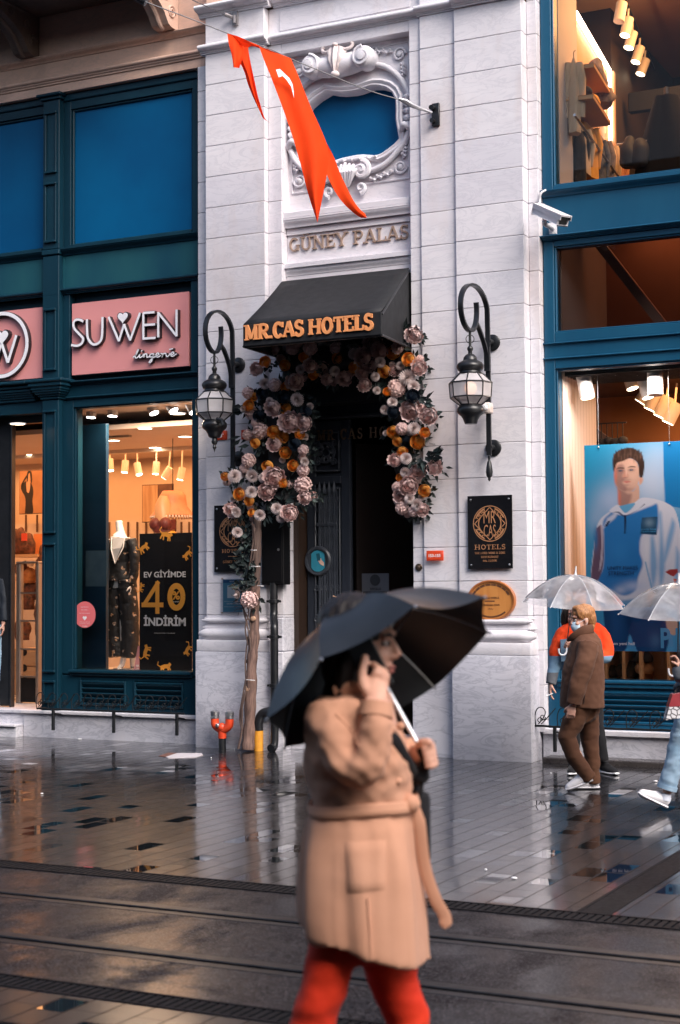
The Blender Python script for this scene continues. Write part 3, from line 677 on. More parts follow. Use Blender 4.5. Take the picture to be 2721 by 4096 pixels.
# track spotlights at the back, cylinders on stems
def spot(p, d, l, r, body, lit, lab, grp, par=None, stem=.12):
    d = Vector(d).normalized(); p = Vector(p); t = thing('spotlight', lab, 'spotlight', p, 0, grp)
    mb = MB(); mb.tube([p, p+d*l], r, 16); mb.tube([p+Vector((0, 0, stem)), p+Vector((0, 0, .0))+d*l*.3], .012, 6); mb.build('housing', body, t, 40)
    mb = MB(); mb.tube([p+d*(l-.004), p+d*(l+.004)], r*.86, 16); mb.build('lens', lit, t)
    return t
pale = mat('warm white enamel', (.74, .66, .58), .45)
for k, (x, y, dx, lab) in enumerate(((215, 1260, 0, 'white cylinder spotlight hanging in view of the shop doorway'), (765, 1370, .2, 'spotlight at the left end of the back row'), (876, 1380, 0, 'second spotlight of the back row, hanging straight'), (955, 1400, .35, 'third spotlight of the back row, tilted right'), (1092, 1390, 0, 'fourth spotlight of the back row, hanging straight'), (1190, 1430, -.7, 'spotlight of the back row turned sideways with a bright lens'), (1272, 1430, -.15, 'last spotlight of the back row by the window edge'))):
    p = at(*c4(x, y), 18.2); spot(p, (dx, -.15, -1), .17, .05, pale, lampE, lab, 'track spotlights at the back of the left shop', stem=max(.1, CZ-p.z))
for k, (x, y, dx, lab) in enumerate(((640, 1010, 0, 'white spotlight at the top left of the display window'), (790, 1000, 0, 'second white spotlight along the top of the display window'), (1045, 990, .5, 'tilted ribbed spotlight at the top of the display window'), (1170, 980, .7, 'ribbed spotlight tipped right beside another at the window top'), (1315, 985, .6, 'spotlight cut off by the right edge of the display window'))):
    p = at(*c4(x, y-20), 15.62); spot(p, (dx, -.1, -1), .16, .062, mat('spot shell', (.55, .55, .60), .35), lampW, lab, 'spotlights along the top of the display window')
tr = MB(); tr.box(-17, -9.4, 18.17, 18.23, CZ-.05, CZ-.002); tag(tr.build('lighting_track', pale), 'long pale lighting track under the shop ceiling', 'track')
# air conditioner
p = at(*c4(752, 1070), 16.5); q = at(*c4(905, 1215), 16.5)
t = thing('air_conditioner', 'grey boxy air conditioner hung under the shop ceiling', 'air conditioner', p)
mb = MB(); mb.box(p.x, q.x, 16.5, 17.6, q.z+.06, p.z, .02); mb.build('case', mat('grey case', (.20, .18, .17), .5), t, 30); mb = MB()
for k in range(3): mb.box(p.x+.01, q.x-.01, 16.49, 16.56, q.z+.018*k, q.z+.012+.018*k)
mb.build('vent', mat('vent', (.35, .30, .27), .5), t)
# dark blue window divider on the left of the display
p = at(298, 1700, 15.4); q = at(429, 1700, 15.4)
mb = MB(); mb.box(-11.24, q.x, 15.38, 15.44, .78, 3.72, .004); tag(mb.build('display_screen', varied('dark blue board', (.004, .020, .042, 1), (.006, .032, .062, 1), 1.5, (.25, .4))), 'tall dark blue board screening the left side of the display window', 'screen')
# ================================================================== LETTERING
def stroke_poly(pts, w, cap=0):
    """outline of a stroke of width w along 2-D pts"""
    P = [Vector((p[0], p[1])) for p in pts]; n = len(P); Lp, Rp = [], []
    for i in range(n):
        a = P[max(i-1, 0)]; b = P[min(i+1, n-1)]
        if i in (0, n-1): t = (b-a).normalized(); k = 1
        else:
            t1 = (P[i]-a).normalized(); t2 = (b-P[i]).normalized(); t = (t1+t2)
            t = t.normalized() if t.length > 1e-6 else t1
            k = 1/max(.45, abs(t.dot(t1)))
        nn = Vector((-t.y, t.x))*(w/2*k); Lp.append(P[i]+nn); Rp.append(P[i]-nn)
    return Lp, Rp
def stroke_mesh(mb, pts, w, y0, y1):
    Lp, Rp = stroke_poly(pts, w); n = len(Lp)
    rr = [[Vector((a.x, y0, a.y)), Vector((b.x, y0, b.y)), Vector((b.x, y1, b.y)), Vector((a.x, y1, a.y))] for a, b in zip(Lp, Rp)]
    mb.rings(rr)
def arc(cx, cy, rx, ry, a0, a1, n=14): return [(cx+rx*cos(radians(a0+(a1-a0)*k/n)), cy+ry*sin(radians(a0+(a1-a0)*k/n))) for k in range(n+1)]
# each glyph: (advance, [(points, stroke weight)], [serif centres (x, y)])
SF = {
 'M': (1.15, [([(.18, 0), (.18, 1)], .8), ([(.18, .98), (.56, .08)], 1), ([(.56, .08), (.94, .98)], .7), ([(.94, 0), (.94, 1)], 1)], [(.18, 0), (.94, 0), (.12, 1), (1.0, 1)]),
 'R': (.92, [([(.2, 0), (.2, 1)], 1), ([(.2, .95)]+arc(.48, .73, .26, .22, 90, -90)+[(.2, .51)], .75), ([(.42, .5), (.80, .02)], .95)], [(.2, 0), (.16, 1), (.84, 0)]),
 '.': (.34, [([(.15, 0), (.15, .18)], 1.15)], []),
 'C': (.88, [(arc(.48, .5, .33, .45, 40, 320, 22), 1), ([(.80, .66), (.80, 1.0)], .5)], []),
 'A': (.98, [([(.10, 0), (.46, 1)], .65), ([(.46, 1), (.86, 0)], 1.05), ([(.22, .33), (.72, .33)], .6)], [(.10, 0), (.86, 0)]),
 'S': (.74, [(arc(.37, .74, .23, .22, 30, 250, 14)+arc(.37, .27, .25, .24, 70, -150, 14), .95), ([(.60, .74), (.60, 1)], .45), ([(.12, 0), (.12, .28)], .45)], []),
 'H': (1.08, [([(.2, 0), (.2, 1)], 1), ([(.86, 0), (.86, 1)], 1), ([(.2, .5), (.86, .5)], .6)], [(.2, 0), (.86, 0), (.2, 1), (.86, 1)]),
 'O': (.98, [(arc(.48, .5, .34, .45, 0, 360, 30), .95)], []),
 'T': (.86, [([(.43, 0), (.43, .97)], 1), ([(.06, .94), (.80, .94)], .6), ([(.08, .70), (.08, .96)], .45), ([(.78, .70), (.78, .96)], .45)], [(.43, 0)]),
 'E': (.84, [([(.2, 0), (.2, 1)], 1), ([(.2, .94), (.74, .94)], .6), ([(.2, .5), (.58, .5)], .6), ([(.2, .06), (.76, .06)], .6), ([(.72, .72), (.72, .97)], .45), ([(.74, .03), (.74, .30)], .45)], [(.16, 0), (.16, 1)]),
 'L': (.80, [([(.2, 0), (.2, 1)], 1), ([(.2, .06), (.74, .06)], .6), ([(.72, .03), (.72, .34)], .45)], [(.16, 0), (.2, 1)]),
 'G': (.95, [(arc(.46, .5, .33, .45, 45, 340, 22), 1), ([(.78, .05), (.78, .44)], .9), ([(.60, .44), (.92, .44)], .5)], []),
 'U': (1.0, [([(.18, 1), (.18, .35)]+arc(.48, .33, .30, .28, 180, 360, 12)+[(.78, 1)], .9)], [(.18, 1), (.78, 1)]),
 'N': (1.05, [([(.18, 0), (.18, 1)], .75), ([(.18, .97), (.84, .03)], 1.05), ([(.84, 0), (.84, 1)], .75)], [(.18, 0), (.12, 1), (.84, 1)]),
 'Y': (.95, [([(.08, 1), (.46, .48)], 1), ([(.84, 1), (.46, .48)], .75), ([(.46, 0), (.46, .5)], 1)], [(.46, 0), (.08, 1), (.84, 1)]),
 'P': (.88, [([(.2, 0), (.2, 1)], 1), ([(.2, .95)]+arc(.46, .71, .27, .24, 90, -90)+[(.2, .47)], .75)], [(.2, 0), (.16, 1)]),
 'I': (.45, [([(.2, 0), (.2, 1)], 1)], [(.2, 0), (.2, 1)]), ' ': (.42, [], []),
}
SF['\u00dc'] = (1.0, SF['U'][1]+[([(.30, 1.13), (.30, 1.27)], .9), ([(.64, 1.13), (.64, 1.27)], .9)], SF['U'][2])
def serif_text(s, x0, x1, z0, h, yf, dep, m, par, name='lettering', wt=.19, track=0, slope=0, split=False):
    adv = [SF[c][0]+track for c in s]; tot = sum(adv)-track; kx = (x1-x0)/tot; mb = MB(); x = 0; q = 0
    for c, a in zip(s, adv):
        for pts, k in SF[c][1]:
            stroke_mesh(mb, [(x0+(x+p[0])*kx, z0+slope*(x/tot)+p[1]*h) for p in pts], wt*k*h*.95, yf-dep-.0004*(q % 5), yf); q += 1
        for sx, sy in SF[c][2]:
            zz = z0+slope*(x/tot)+sy*h; t = .085*h; w_ = .185*kx
            mb.box(x0+(x+sx)*kx-w_, x0+(x+sx)*kx+w_, yf-dep-.0021-.0003*(q % 4), yf, zz-(t if sy > .5 else 0), zz+(t if sy <= .5 else 0)); q += 1
        x += a
    return mb.build(name, m, par)
def sans_text(s, x0, x1, z0, z1, yf, dep, m, par=None, name='lettering', fit=True, bold=0):
    cu = bpy.data.curves.new('t', 'FONT'); cu.body = s; cu.size = 1; cu.extrude = .05; cu.offset = bold; cu.resolution_u = 3
    o = bpy.data.objects.new('t', cu); COL.objects.link(o); dg = bpy.context.evaluated_depsgraph_get(); dg.update()
    me = bpy.data.meshes.new_from_object(o.evaluated_get(dg)); bpy.data.objects.remove(o); bpy.data.curves.remove(cu)
    xs = [v.co.x for v in me.vertices]; ys = [v.co.y for v in me.vertices]; ax, bx, ay, by = min(xs), max(xs), min(ys), max(ys)
    for v in me.vertices:
        v.co = Vector((x0+(v.co.x-ax)/(bx-ax)*(x1-x0), yf-dep*(.5+v.co.z*10), z0+(v.co.y-ay)/(by-ay)*(z1-z0)))
    me.materials.clear(); return link(name, me, m, par)
def plane_poly(mb, pts, yf, dep=.002): mb.prism(pts, yf-dep, yf)
c4 = lambda x, y: (x*.574, 1050+y*.574)
def pt4(x, y, yy): p = at(*c4(x, y), yy); return (p.x, p.z)

# ------------------------------------------------------------------ pink signs
M['pink'] = varied('salmon pink sign paint', (.74, .30, .29, 1), (.71, .28, .28, 1), 1.2, (.35, .45))
M['signwhite'] = mat('white letter face', (.84, .84, .89), .35)
M['signside'] = mat('black letter side', (.012, .012, .016), .4)
SY = 15.125
def pink_sign(x0, x1, label):
    t = thing('shop_sign', label, 'sign', ((x0+x1)/2, SY, 4.29)); mb = MB(); mb.box(x0, x1, SY, YS+.115, 4.285, 5.145, .004); mb.build('sign_box', M['pink'], t); return t
def raised(t, strokes, wid, name, yf=SY, dep=.055, closed=()):
    a = MB(); b = MB()
    for q, pts in enumerate(strokes):
        stroke_mesh(a, pts, wid, yf-dep-.0006*q, yf); stroke_mesh(b, pts, wid*.80, yf-dep-.0035-.0006*q, yf-dep-.0006*q-.0001)
    l = a.build(name, M['signside'], t); b.build('letter_face', M['signwhite'], l); return l
def heart(c, r):
    out = []
    for k in range(25):
        a = 2*pi*k/24; out.append((c[0]+r*.062*16*sin(a)**3*1.05, c[1]+r*.066*(13*cos(a)-5*cos(2*a)-2*cos(3*a)-cos(4*a))))
    return out[:-1]
def heart_piece(t, c, r, nm='heart'):
    a = MB(); a.prism(heart(c, r*1.1), SY-.058, SY); h = a.build(nm, M['signside'], t); b = MB(); b.prism(heart(c, r*.93), SY-.063, SY-.0581); b.build('letter_face', M['signwhite'], h)
yl = SY-.055
t = pink_sign(-11.14, -9.505, 'pink sign with raised white name lettering, a heart and a script word below')
G = lambda L_: [pt4(x, y, yl) for x, y in L_]
def sm2(pts, n=30): return [(v.x, v.y) for v in bez([(p[0], p[1], 0) for p in pts], n)]
zz = 0
raised(t, [sm2(G([(582, 412), (560, 400), (530, 400), (512, 425), (520, 462), (555, 500), (580, 530), (572, 562), (540, 580), (498, 575)]), 36)], .036, 'letter')
raised(t, [sm2(G([(607, 396), (608, 470), (615, 530), (645, 568), (680, 566), (707, 535), (714, 470), (715, 380)]), 36)], .036, 'letter')
raised(t, [G([(758, 380), (830, 548)]), G([(830, 548), (866, 430)]), G([(866, 430), (908, 543)]), G([(908, 543), (978, 350)])], .034, 'letter')
heart_piece(t, pt4(858, 382, yl), .072)
raised(t, [G([(1000, 350), (1000, 537)]), G([(1000, 352), (1078, 346)]), G([(1000, 437), (1082, 431)]), G([(1000, 531), (1086, 525)])], .034, 'letter')
raised(t, [G([(1104, 522), (1104, 345)]), G([(1104, 350), (1232, 512)]), G([(1232, 515), (1232, 328)])], .034, 'letter')
word = [[(926, 662), (950, 640), (965, 606), (955, 618), (942, 660), (955, 664), (975, 640)], [(975, 640), (972, 662), (990, 655), (1002, 638)], [(1002, 662), (1008, 640), (1022, 638), (1024, 660), (1040, 655)], [(1068, 636), (1048, 640), (1044, 658), (1066, 654), (1070, 640), (1056, 690), (1040, 696), (1060, 668), (1085, 655)],
        [(1085, 652), (1108, 640), (1098, 630), (1086, 648), (1100, 660), (1120, 648)], [(1120, 634), (1132, 636), (1130, 656), (1136, 640), (1152, 632), (1158, 640)], [(1158, 640), (1162, 656), (1178, 648), (1186, 632)], [(1190, 648), (1212, 634), (1204, 624), (1190, 642), (1202, 654), (1232, 636)], [(984, 618), (992, 614)], [(1180, 606), (1206, 600)]]
a = MB(); b = MB()
for q, s_ in enumerate(word):
    g_ = G(s_); g_ = sm2(g_, 20) if len(g_) > 2 else g_
    stroke_mesh(a, g_, .019, SY-.05-.0004*q, SY); stroke_mesh(b, g_, .013, SY-.0545-.0004*q, SY-.0504-.0004*q)
l = a.build('script_word', M['signside'], t); b.build('letter_face', M['signwhite'], l)
t = pink_sign(-14.0, -11.575, 'pink sign with a round white emblem of a letter and heart above the shop doorway')
c = pt4(12, 575, yl); ring = [(c[0]+.385*cos(2*pi*k/48), c[1]+.385*sin(2*pi*k/48)) for k in range(49)]
raised(t, [ring], .055, 'emblem_ring')
G2 = lambda L_: [(c[0]+(x-12)*.00188, c[1]-(y-560)*.00172) for x, y in L_]
raised(t, [G2([(-105, 500), (-40, 690)]), G2([(-40, 690), (12, 545)]), G2([(12, 545), (64, 690)]), G2([(64, 690), (132, 500)])], .045, 'letter')
heart_piece(t, (c[0]+.005, c[1]+.10), .10)

# ------------------------------------------------------------------ name over the door
M['bronze'] = varied('weathered bronze letters', (.33, .235, .18, 1), (.42, .31, .25, 1), 20, (.45, .6), metal=.1)
c2 = lambda x, y: (750+x*.7015, y*.7015)
xa = X(*c2(580, 1390), 15.05); xb = X(*c2(1265, 1320), 15.05)
serif_text('G\u00dcNEY PALAS', xa, xb, 5.445, .150, 15.055, .02, M['bronze'], bld, 'name_lettering', .145, .02)

# ================================================================== ENTRANCE
hall = MB()
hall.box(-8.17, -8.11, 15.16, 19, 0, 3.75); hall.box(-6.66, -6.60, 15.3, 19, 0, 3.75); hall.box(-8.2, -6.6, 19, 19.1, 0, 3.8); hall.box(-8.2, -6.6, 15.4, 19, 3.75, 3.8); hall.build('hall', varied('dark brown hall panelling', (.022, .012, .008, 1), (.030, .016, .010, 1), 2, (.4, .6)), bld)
mb = MB(); mb.box(-8.17, -6.63, 15.06, 15.5, -.02, .16, .01); mb.build('threshold', M['marble'], bld)
c13 = lambda x, y: (1130+x*.381, 1600+y*.381)
YD = 15.34
D = M['darkwood']
zl = Z(*c13(800, 190), YD)
door = MB(); xd0 = -8.10; xd1 = X(*c13(708, 700), YD); xs = X(*c13(612, 700), YD)
door.box(xd0, xd1, YD+.03, YD+.07, .17, zl, .004); frame4(door, xd0, xd1, .165, zl-.01, xd1-xs, YD, YD+.03, .008, .35)
zA = Z(*c13(500, 800), YD); zB = Z(*c13(500, 885), YD); door.box(xd0+.1, xs, YD-.004, YD+.03, zB, zA, .008)
dl = door.build('door', D, bld, 30)
iron = MB(); ir = varied('dark wrought iron', (.032, .038, .050, 1), (.045, .053, .068, 1), 12, (.3, .45), .1, 50)
cx = (xd0+xs)/2+.03; cz = (zA+zl)/2-.05; R_ = (xs-xd0)/2-.10
for r in (R_, R_*.9, R_*.42):
    iron.tube([(cx+r*cos(2*pi*k/32), YD-.005, cz+r*sin(2*pi*k/32)) for k in range(33)], .011, 6)
for k in range(6):
    a = k*pi/3; spiral(iron, (cx+R_*.66*cos(a), cz+R_*.66*sin(a)), R_*.22, 1.6, YD-.005, .011, 1, a)
for sx in (-1, 1):
    for sz in (-1, 1): iron.lathe([(.04, 0), (.035, -.02), (.02, -.015), (.015, -.03), (.001, -.03)], (cx+sx*R_*.93, YD, cz+sz*R_*.93), 8, 'Y')
frame4(iron, xd0+.10, xs-.01, zA+.05, zl-.13, .018, YD-.015, YD+.03, .006); frame4(iron, xd0+.10, xs-.005, .55, zB-.04, .018, YD-.015, YD+.03, .006)
nb = 8
for k in range(nb):
    x = xd0+.15+(xs-xd0-.18)*(k+.5)/nb; tall = k % 2 == 0
    zt = Z(*c13(425, 985), YD) if tall else Z(*c13(425, 960), YD)
    iron.tube([(x, YD-.012, .6), (x, YD-.012, zt)], .016 if tall else .011, 6)
    if tall:
        iron.lathe([(.02, 0), (.03, .03), (.02, .06), (.012, .10), (.0, .14)], (x, YD-.012, zt), 8); zc = Z(*c13(425, 1310), YD); iron.box(x-.04, x+.04, YD-.03, YD, zc-.02, zc+.02, .006)
        for s_ in (-1, 1):
            for z_ in (Z(*c13(425, 1080), YD), Z(*c13(425, 1180), YD), Z(*c13(425, 1420), YD)): iron.tube([(x, YD-.012, z_), (x+s_*.035, YD-.016, z_+.012), (x+s_*.05, YD-.014, z_+.06)], .007, 5)
        zq = Z(*c13(425, 1980), YD)
        for s_ in (-1, 1): spiral(iron, (x+s_*.045, zq), .035, 1.4, YD-.014, .009, s_, pi/2)
        zq = Z(*c13(425, 2300), YD)
        for s_ in (-1, 1): spiral(iron, (x+s_*.04, zq), .045, 1.4, YD-.014, .010, s_, pi/2)
iron.build('door_grille', ir, dl, 40)
mb = MB(); p = at(*c13(375, 1690), YD-.03); mb.lathe([(.165, .02), (.165, -.01), (.15, -.025), (.128, -.02), (.125, .0)], (p.x, YD-.03, p.z), 32, 'Y'); mb.build('porthole_ring', ir, dl, 40)
st = MB(); ov = []
for k in range(36):
    a = 2*pi*k/36; ov.append((p.x+max(-.082, min(.082, .108*cos(a))), p.z+.118*sin(a)))
st.prism(ov, YD-.037, YD-.030); s1 = st.build('round_sticker', mat('sticker blue', (.03, .25, .36), .4), dl)
mb = MB(); mb.prism([(p.x+.005, p.z-.0), (p.x+.03, p.z-.035), (p.x+.075, p.z-.06), (p.x+.078, p.z-.02), (p.x+.045, p.z+.01), (p.x+.04, p.z+.03), (p.x+.01, p.z+.02)], YD-.039, YD-.0371); mb.build('printed_hand', mat('print skin', (.7, .45, .36), .5), s1)
mb = MB(); mb.prism([(p.x-.005, p.z+.0), (p.x+.035, p.z+.005), (p.x+.022, p.z+.085), (p.x-.02, p.z+.08)], YD-.0395, YD-.0372); mb.build('printed_phone', mat('print teal', (.02, .10, .14), .5), s1)
mb = MB(); h = at(*c13(560, 2090), YD-.08); mb.tube([h, h+Vector((.03, 0, -.05)), h+Vector((.06, .02, -.12))], [.014, .013, .010], 8); mb.tube([at(*c13(530, 2060), YD-.10), at(*c13(640, 2100), YD-.06)], .012, 8); mb.tube([at(*c13(640, 2030), YD), at(*c13(640, 2160), YD)], .018, 8); mb.build('handle', mat('dull brass', (.22, .13, .08), .35, .8), dl, 40)
# transom with a faint name, open leaf, small sign inside
mb = MB(); mb.box(-8.11, -6.66, YD, YD+.06, zl+.005, 3.76, .004); mb.box(-8.11, -6.66, YD-.03, YD-.001, zl+.012, zl+.06, .01); tp = mb.build('transom', D, bld, 30)
serif_text('MR CAS HOTELS', -7.96, -6.74, 3.37, .115, YD-.001, .012, mat('dim gold', (.20, .12, .07), .4, .5), tp, 'lettering', .16, .25)
mb = MB(); xo = X(*c13(848, 400), 15.8); mb.obox((xo+.30, 16.1, 1.75), Vector((.62, .78, 0)), Vector((-.78, .62, 0)), (0, 0, 1), .55, .03, 1.6, .005); mb.build('open_door_leaf', varied('brown door leaf', (.014, .0075, .005, 1), (.019, .010, .007, 1), 2, (.4, .6)), bld)
p = at(*c13(828, 1822), 15.7); q = at(*c13(1118, 2150), 15.7)
t = thing('lobby_sign', 'dim grey welcome sign with hotel emblem standing inside the open doorway', 'sign', ((p.x+q.x)/2, 15.7, .17))
mb = MB(); mb.box(p.x, q.x, 15.70, 15.715, q.z-.25, p.z, .002); mb.build('board', mat('sign board', (.16, .17, .20), .5), t)
mb = MB(); mb.box(p.x+.02, q.x-.02, 15.695, 15.6995, q.z-.23, Z(*c13(900, 2010), 15.7)); mb.build('message_panel', M['blackmatt'], t)
e = at(*c13(972, 1890), 15.69); mb = MB(); mb.lathe([(.062, .008), (.062, 0), (.0005, 0)], (e.x, 15.69, e.z), 24, 'Y'); mb.build('emblem', mat('emblem grey', (.05, .055, .065), .5), t)
serif_text('HOTELS', e.x-.065, e.x+.065, e.z-.11, .025, 15.70, .003, M['blackmatt'], t, 'lettering', .17, .25)
mb = MB(); mb.tube([((p.x+q.x)/2, 15.73, .17), ((p.x+q.x)/2, 15.73, q.z)], .02, 8); mb.lathe([(.16, 0), (.16, .02), (.02, .03)], ((p.x+q.x)/2, 15.73, .165), 20); mb.build('stand', M['black'], t, 40)

# ------------------------------------------------------------------ awning
M['canvas'] = varied('black awning canvas', (.010, .011, .013, 1), (.016, .017, .020, 1), 5, (.55, .75), .25, 160, spec=.3)
aw = thing('awning', 'black canvas awning with orange name lettering over the hotel entrance', 'awning', (-7.4, 14.9, 4.2))
AX0, AX1, AF, AZt, AZb, ABk = -7.99, -6.43, 13.75, 4.43, 4.205, 5.10
bx0, bx1, byk = -8.185, -6.655, 14.945
# awning projected straight out: keep the back edge where the wall recess is
AX0, AX1 = X(975, 1300, AF), X(1525, 1255, AF)
mb = MB(); n1, n2 = 10, 8
gr = [[None]*(n1+1) for _ in range(n2+1)]
for j in range(n2+1):
    v = j/n2
    for i in range(n1+1):
        u = i/n1; sag = -.018*sin(pi*v)*(1+.2*sin(u*9))
        xb_ = bx0+(bx1-bx0)*u; xf_ = AX0+(AX1-AX0)*u
        gr[j][i] = (xb_+(xf_-xb_)*v, byk+(AF-byk)*v, ABk+(AZt-ABk)*v+sag)
vv = [[mb.b.verts.new(p) for p in r] for r in gr]
for j in range(n2):
    for i in range(n1): mb.b.faces.new((vv[j][i], vv[j+1][i], vv[j+1][i+1], vv[j][i+1]))
me = mb.mesh('canopy', 60); cn = link('canopy', me, M['canvas'], aw); sm = cn.modifiers.new('th', 'SOLIDIFY'); sm.thickness = .006
mb = MB(); mb.box(AX0-.004, AX1+.004, AF-.008, AF+.012, AZb, AZt, .004)
va = mb.build('valance', M['canvas'], aw)
for sx, xb_, xf_ in ((0, bx0, AX0), (1, bx1, AX1)):
    mb = MB(); mb.poly([(xb_, byk, ABk-.01), (xf_, AF+.012, AZt-.01), (xf_, AF+.012, AZb), (xb_, byk, AZb+.05)]); o = mb.build('side_curtain', M['canvas'], aw); o.modifiers.new('th', 'SOLIDIFY').thickness = .005
mb = MB(); mb.tube([(AX0, AF+.02, AZb+.0), (AX1, AF+.02, AZb)], .016, 8); mb.tube([(AX0, AF, AZb), (bx0, byk, AZb+.05)], .014, 8); mb.tube([(AX1, AF, AZb), (bx1, byk, AZb+.05)], .014, 8)
for u in (.0, .5, 1.0): mb.tube([(bx0+(bx1-bx0)*u, byk, ABk-.02), (AX0+(AX1-AX0)*u, AF+.02, AZt-.02)], .012, 6)
mb.build('frame', M['black'], aw, 40)
M['orange_letter'] = varied('orange letter face', (.80, .33, .13, 1), (.76, .30, .11, 1), 6, (.35, .45))
c5 = lambda x, y: (750+x*.7015, 1000+y*.7015)
p = at(*c5(333, 525), AF); q = at(*c5(1066, 465), AF)
serif_text('MR.CAS HOTELS', p.x, q.x, p.z+.012, .155, AF-.008, .022, M['orange_letter'], va, 'lettering', .235, -.02)

# ------------------------------------------------------------------ wall lanterns
M['milk'] = mat('frosted lantern glass', (.74, .71, .72), .4, spec=.3); 
def milk():
    m = M['milk']; n = NT(m); v = n.coord('Object'); n.l(n.ramp(n.noise(v, 5, 3), [(.3, (.60, .57, .59)), (.7, (.78, .75, .76))]), n.p.inputs['Base Color'])
    n.p.inputs['Alpha'].default_value = .62
milk()
def lantern(px_pole, label, py_hang, px_hang, py_ring_top, px_ring_l, py_low, py_plate1, py_plate2, tail, bulb):
    yp = PY-.13; p = at(px_pole, py_hang, yp); xL = p.x
    def out_y(px, py):                 # depth at which the bracket's plane is seen at px
        d = ray(px, py); return d.y*(xL/d.x)
    yh = out_y(px_hang, py_hang); zh = Z(px_hang, py_hang, yh); ylft = out_y(px_ring_l, (py_hang+py_ring_top)/2)
    yt = (ylft+yp)/2; zt = Z((px_ring_l+px_pole)/2-8, py_ring_top, yt)
    zlow = Z(px_pole, py_low, yp)
    t = thing('wall_lantern', label, 'lantern', (xL, PY, zlow), 0, 'scrolled iron wall lanterns beside the hotel door')
    hw = (.024, 0, 0)
    # long spiral bar: up the wall, over the top, round and back inside itself
    pts = [(xL, yp, zlow), (xL, yp, zh-.02)]; cy = (ylft+yp)/2; rz = (zt-zh)*.52; ry = (yp-ylft)/2; czr = zt-rz
    for k in range(1, 13): a = pi*k/12; pts.append((xL, cy+ry*cos(a), czr+ (rz)*sin(a)))
    e1 = yp-ry*2
    rz2 = czr-zh
    for k in range(1, 8): a = pi+pi*k/14; pts.append((xL, yh+(yh-e1)*cos(a), czr+rz2*sin(a)))
    for k in range(1, 9): a = 1.5*pi+.62*pi*k/8; pts.append((xL, yh+(yh-e1)*.78*cos(a), czr+rz2*sin(a)*(1 if k < 5 else 1)))
    mb = MB(); mb.strip(pts, hw, .013)
    mb.strip(bez([(xL, yh+(yh-e1)*.74, zh+.10), (xL, (yh+yp)/2+.02, zh+.04), (xL, yp-.06, zh-.13), (xL, yp-.028, zh-.30)], 12), (.022, 0, 0), .012)
    mb.strip([(xL, yp-.026, zh-.10), (xL, yp-.026, zh-.34)], (.03, 0, 0), .012)
    mb.build('bracket', M['black'], t, 30)
    for pyp in (py_plate1, py_plate2):
        z = Z(px_pole, pyp, yp); mb = MB(); mb.lathe([(.085, PY-.001), (.085, PY-.014), (.075, PY-.022), (.03, PY-.024), (.03, yp), (.001, yp)], (xL, 0, z), 24, 'Y'); mb.tube([(xL, PY-.02, z), (xL, yp, z)], .03, 8); mb.build('wall_plate', M['black'], t, 40)
    # lantern
    k = .000905; L0 = Vector((xL, yh, zh)); mb = MB()
    mb.tube([L0+Vector((0, 0, .01)), L0+Vector((0, 0, -160*k))], .014, 8)
    mb.tube([L0+Vector((cos(2*pi*i/24)*.040*R0.x, cos(2*pi*i/24)*.040*R0.y, sin(2*pi*i/24)*.040-.08)) for i in range(25)], .004, 6)
    prof = [(14, -160), (28, -178), (34, -195), (28, -212), (22, -225), (24, -250), (50, -262), (72, -290), (78, -320), (92, -328), (125, -345), (147, -372), (150, -395), (138, -425), (118, -442), (122, -462), (140, -466)]
    mb.lathe([(r*k, h*k) for r, h in prof], L0, 32); mb.build('cap', M['black'], t, 45)
    gp_ = [(128, -468), (235, -570), (222, -728), (118, -808)]; n8 = 8
    gl = MB(); bars = MB(); vr = []
    a0 = radians(12)
    for r, h in gp_: vr.append([L0+Vector((r*k*cos(a0+2*pi*i/n8), r*k*sin(a0+2*pi*i/n8), h*k)) for i in range(n8)])
    gl.rings(vr, False, False)
    for i in range(n8):
        bars.tube([vr[j][i] for j in range(4)], .0075, 6)
        for j in range(4): bars.tube([vr[j][i], vr[j][(i+1) % n8]], .0075, 6)
    gl.build('glass_body', M['milk'], t); bars.build('glazing_bars', M['black'], t, 40)
    mb = MB(); pr = [(122, -806), (128, -822), (148, -845), (150, -880), (138, -905), (105, -930), (84, -965), (72, -1000)]
    pr += [(60, -1012), (30, -1020), (34, -1045), (38, -1060), (30, -1085), (16, -1100), (20, -1120), (24, -1128), (8, -1155), (1, -1190)] if tail else [(66, -1014), (1, -1018)]
    mb.lathe([(r*k, h*k) for r, h in pr], L0, 28); mb.build('base_cup', M['black'], t, 45)
    if bulb:
        mb = MB(); mb.ell(L0+Vector((0, 0, -625*k)), (.062, .062, .07)); mb.build('bulb', mat('bulb glass', (.85, .62, .48), .3, emit=(1, .5, .28), es=.55), t, 60)
        mb = MB(); mb.tube([L0+Vector((0, 0, -460*k)), L0+Vector((0, 0, -560*k))], .022, 10); mb.build('lamp_holder', M['black'], t)
    return t, xL, yp, yh, zh
c15 = lambda x, y: (1780+x*.3516, 1120+y*.3516); c14 = lambda x, y: (760+x*.2966, 1200+y*.2966)
t, xL, yp, yh, zh = lantern(c15(488, 1700)[0], 'right wall lantern, a bulb showing inside and a white plug on its pole', c15(285, 580)[1], c15(285, 580)[0], c15(320, 62)[1], c15(178, 400)[0], c15(480, 1995)[1], c15(520, 695)[1], c15(520, 1900)[1], False, True)
z = Z(*c15(480, 2000), yp); mb = MB(); mb.lathe([(.012, 0), (.014, -.03), (.010, -.045), (.022, -.07), (.03, -.12), (.036, -.165), (.03, -.205), (.014, -.225), (.016, -.24), (.006, -.255), (.001, -.26)], (xL, yp, z), 14); mb.build('drop_finial', M['chrome'] if 0 else M['black'], t, 45)
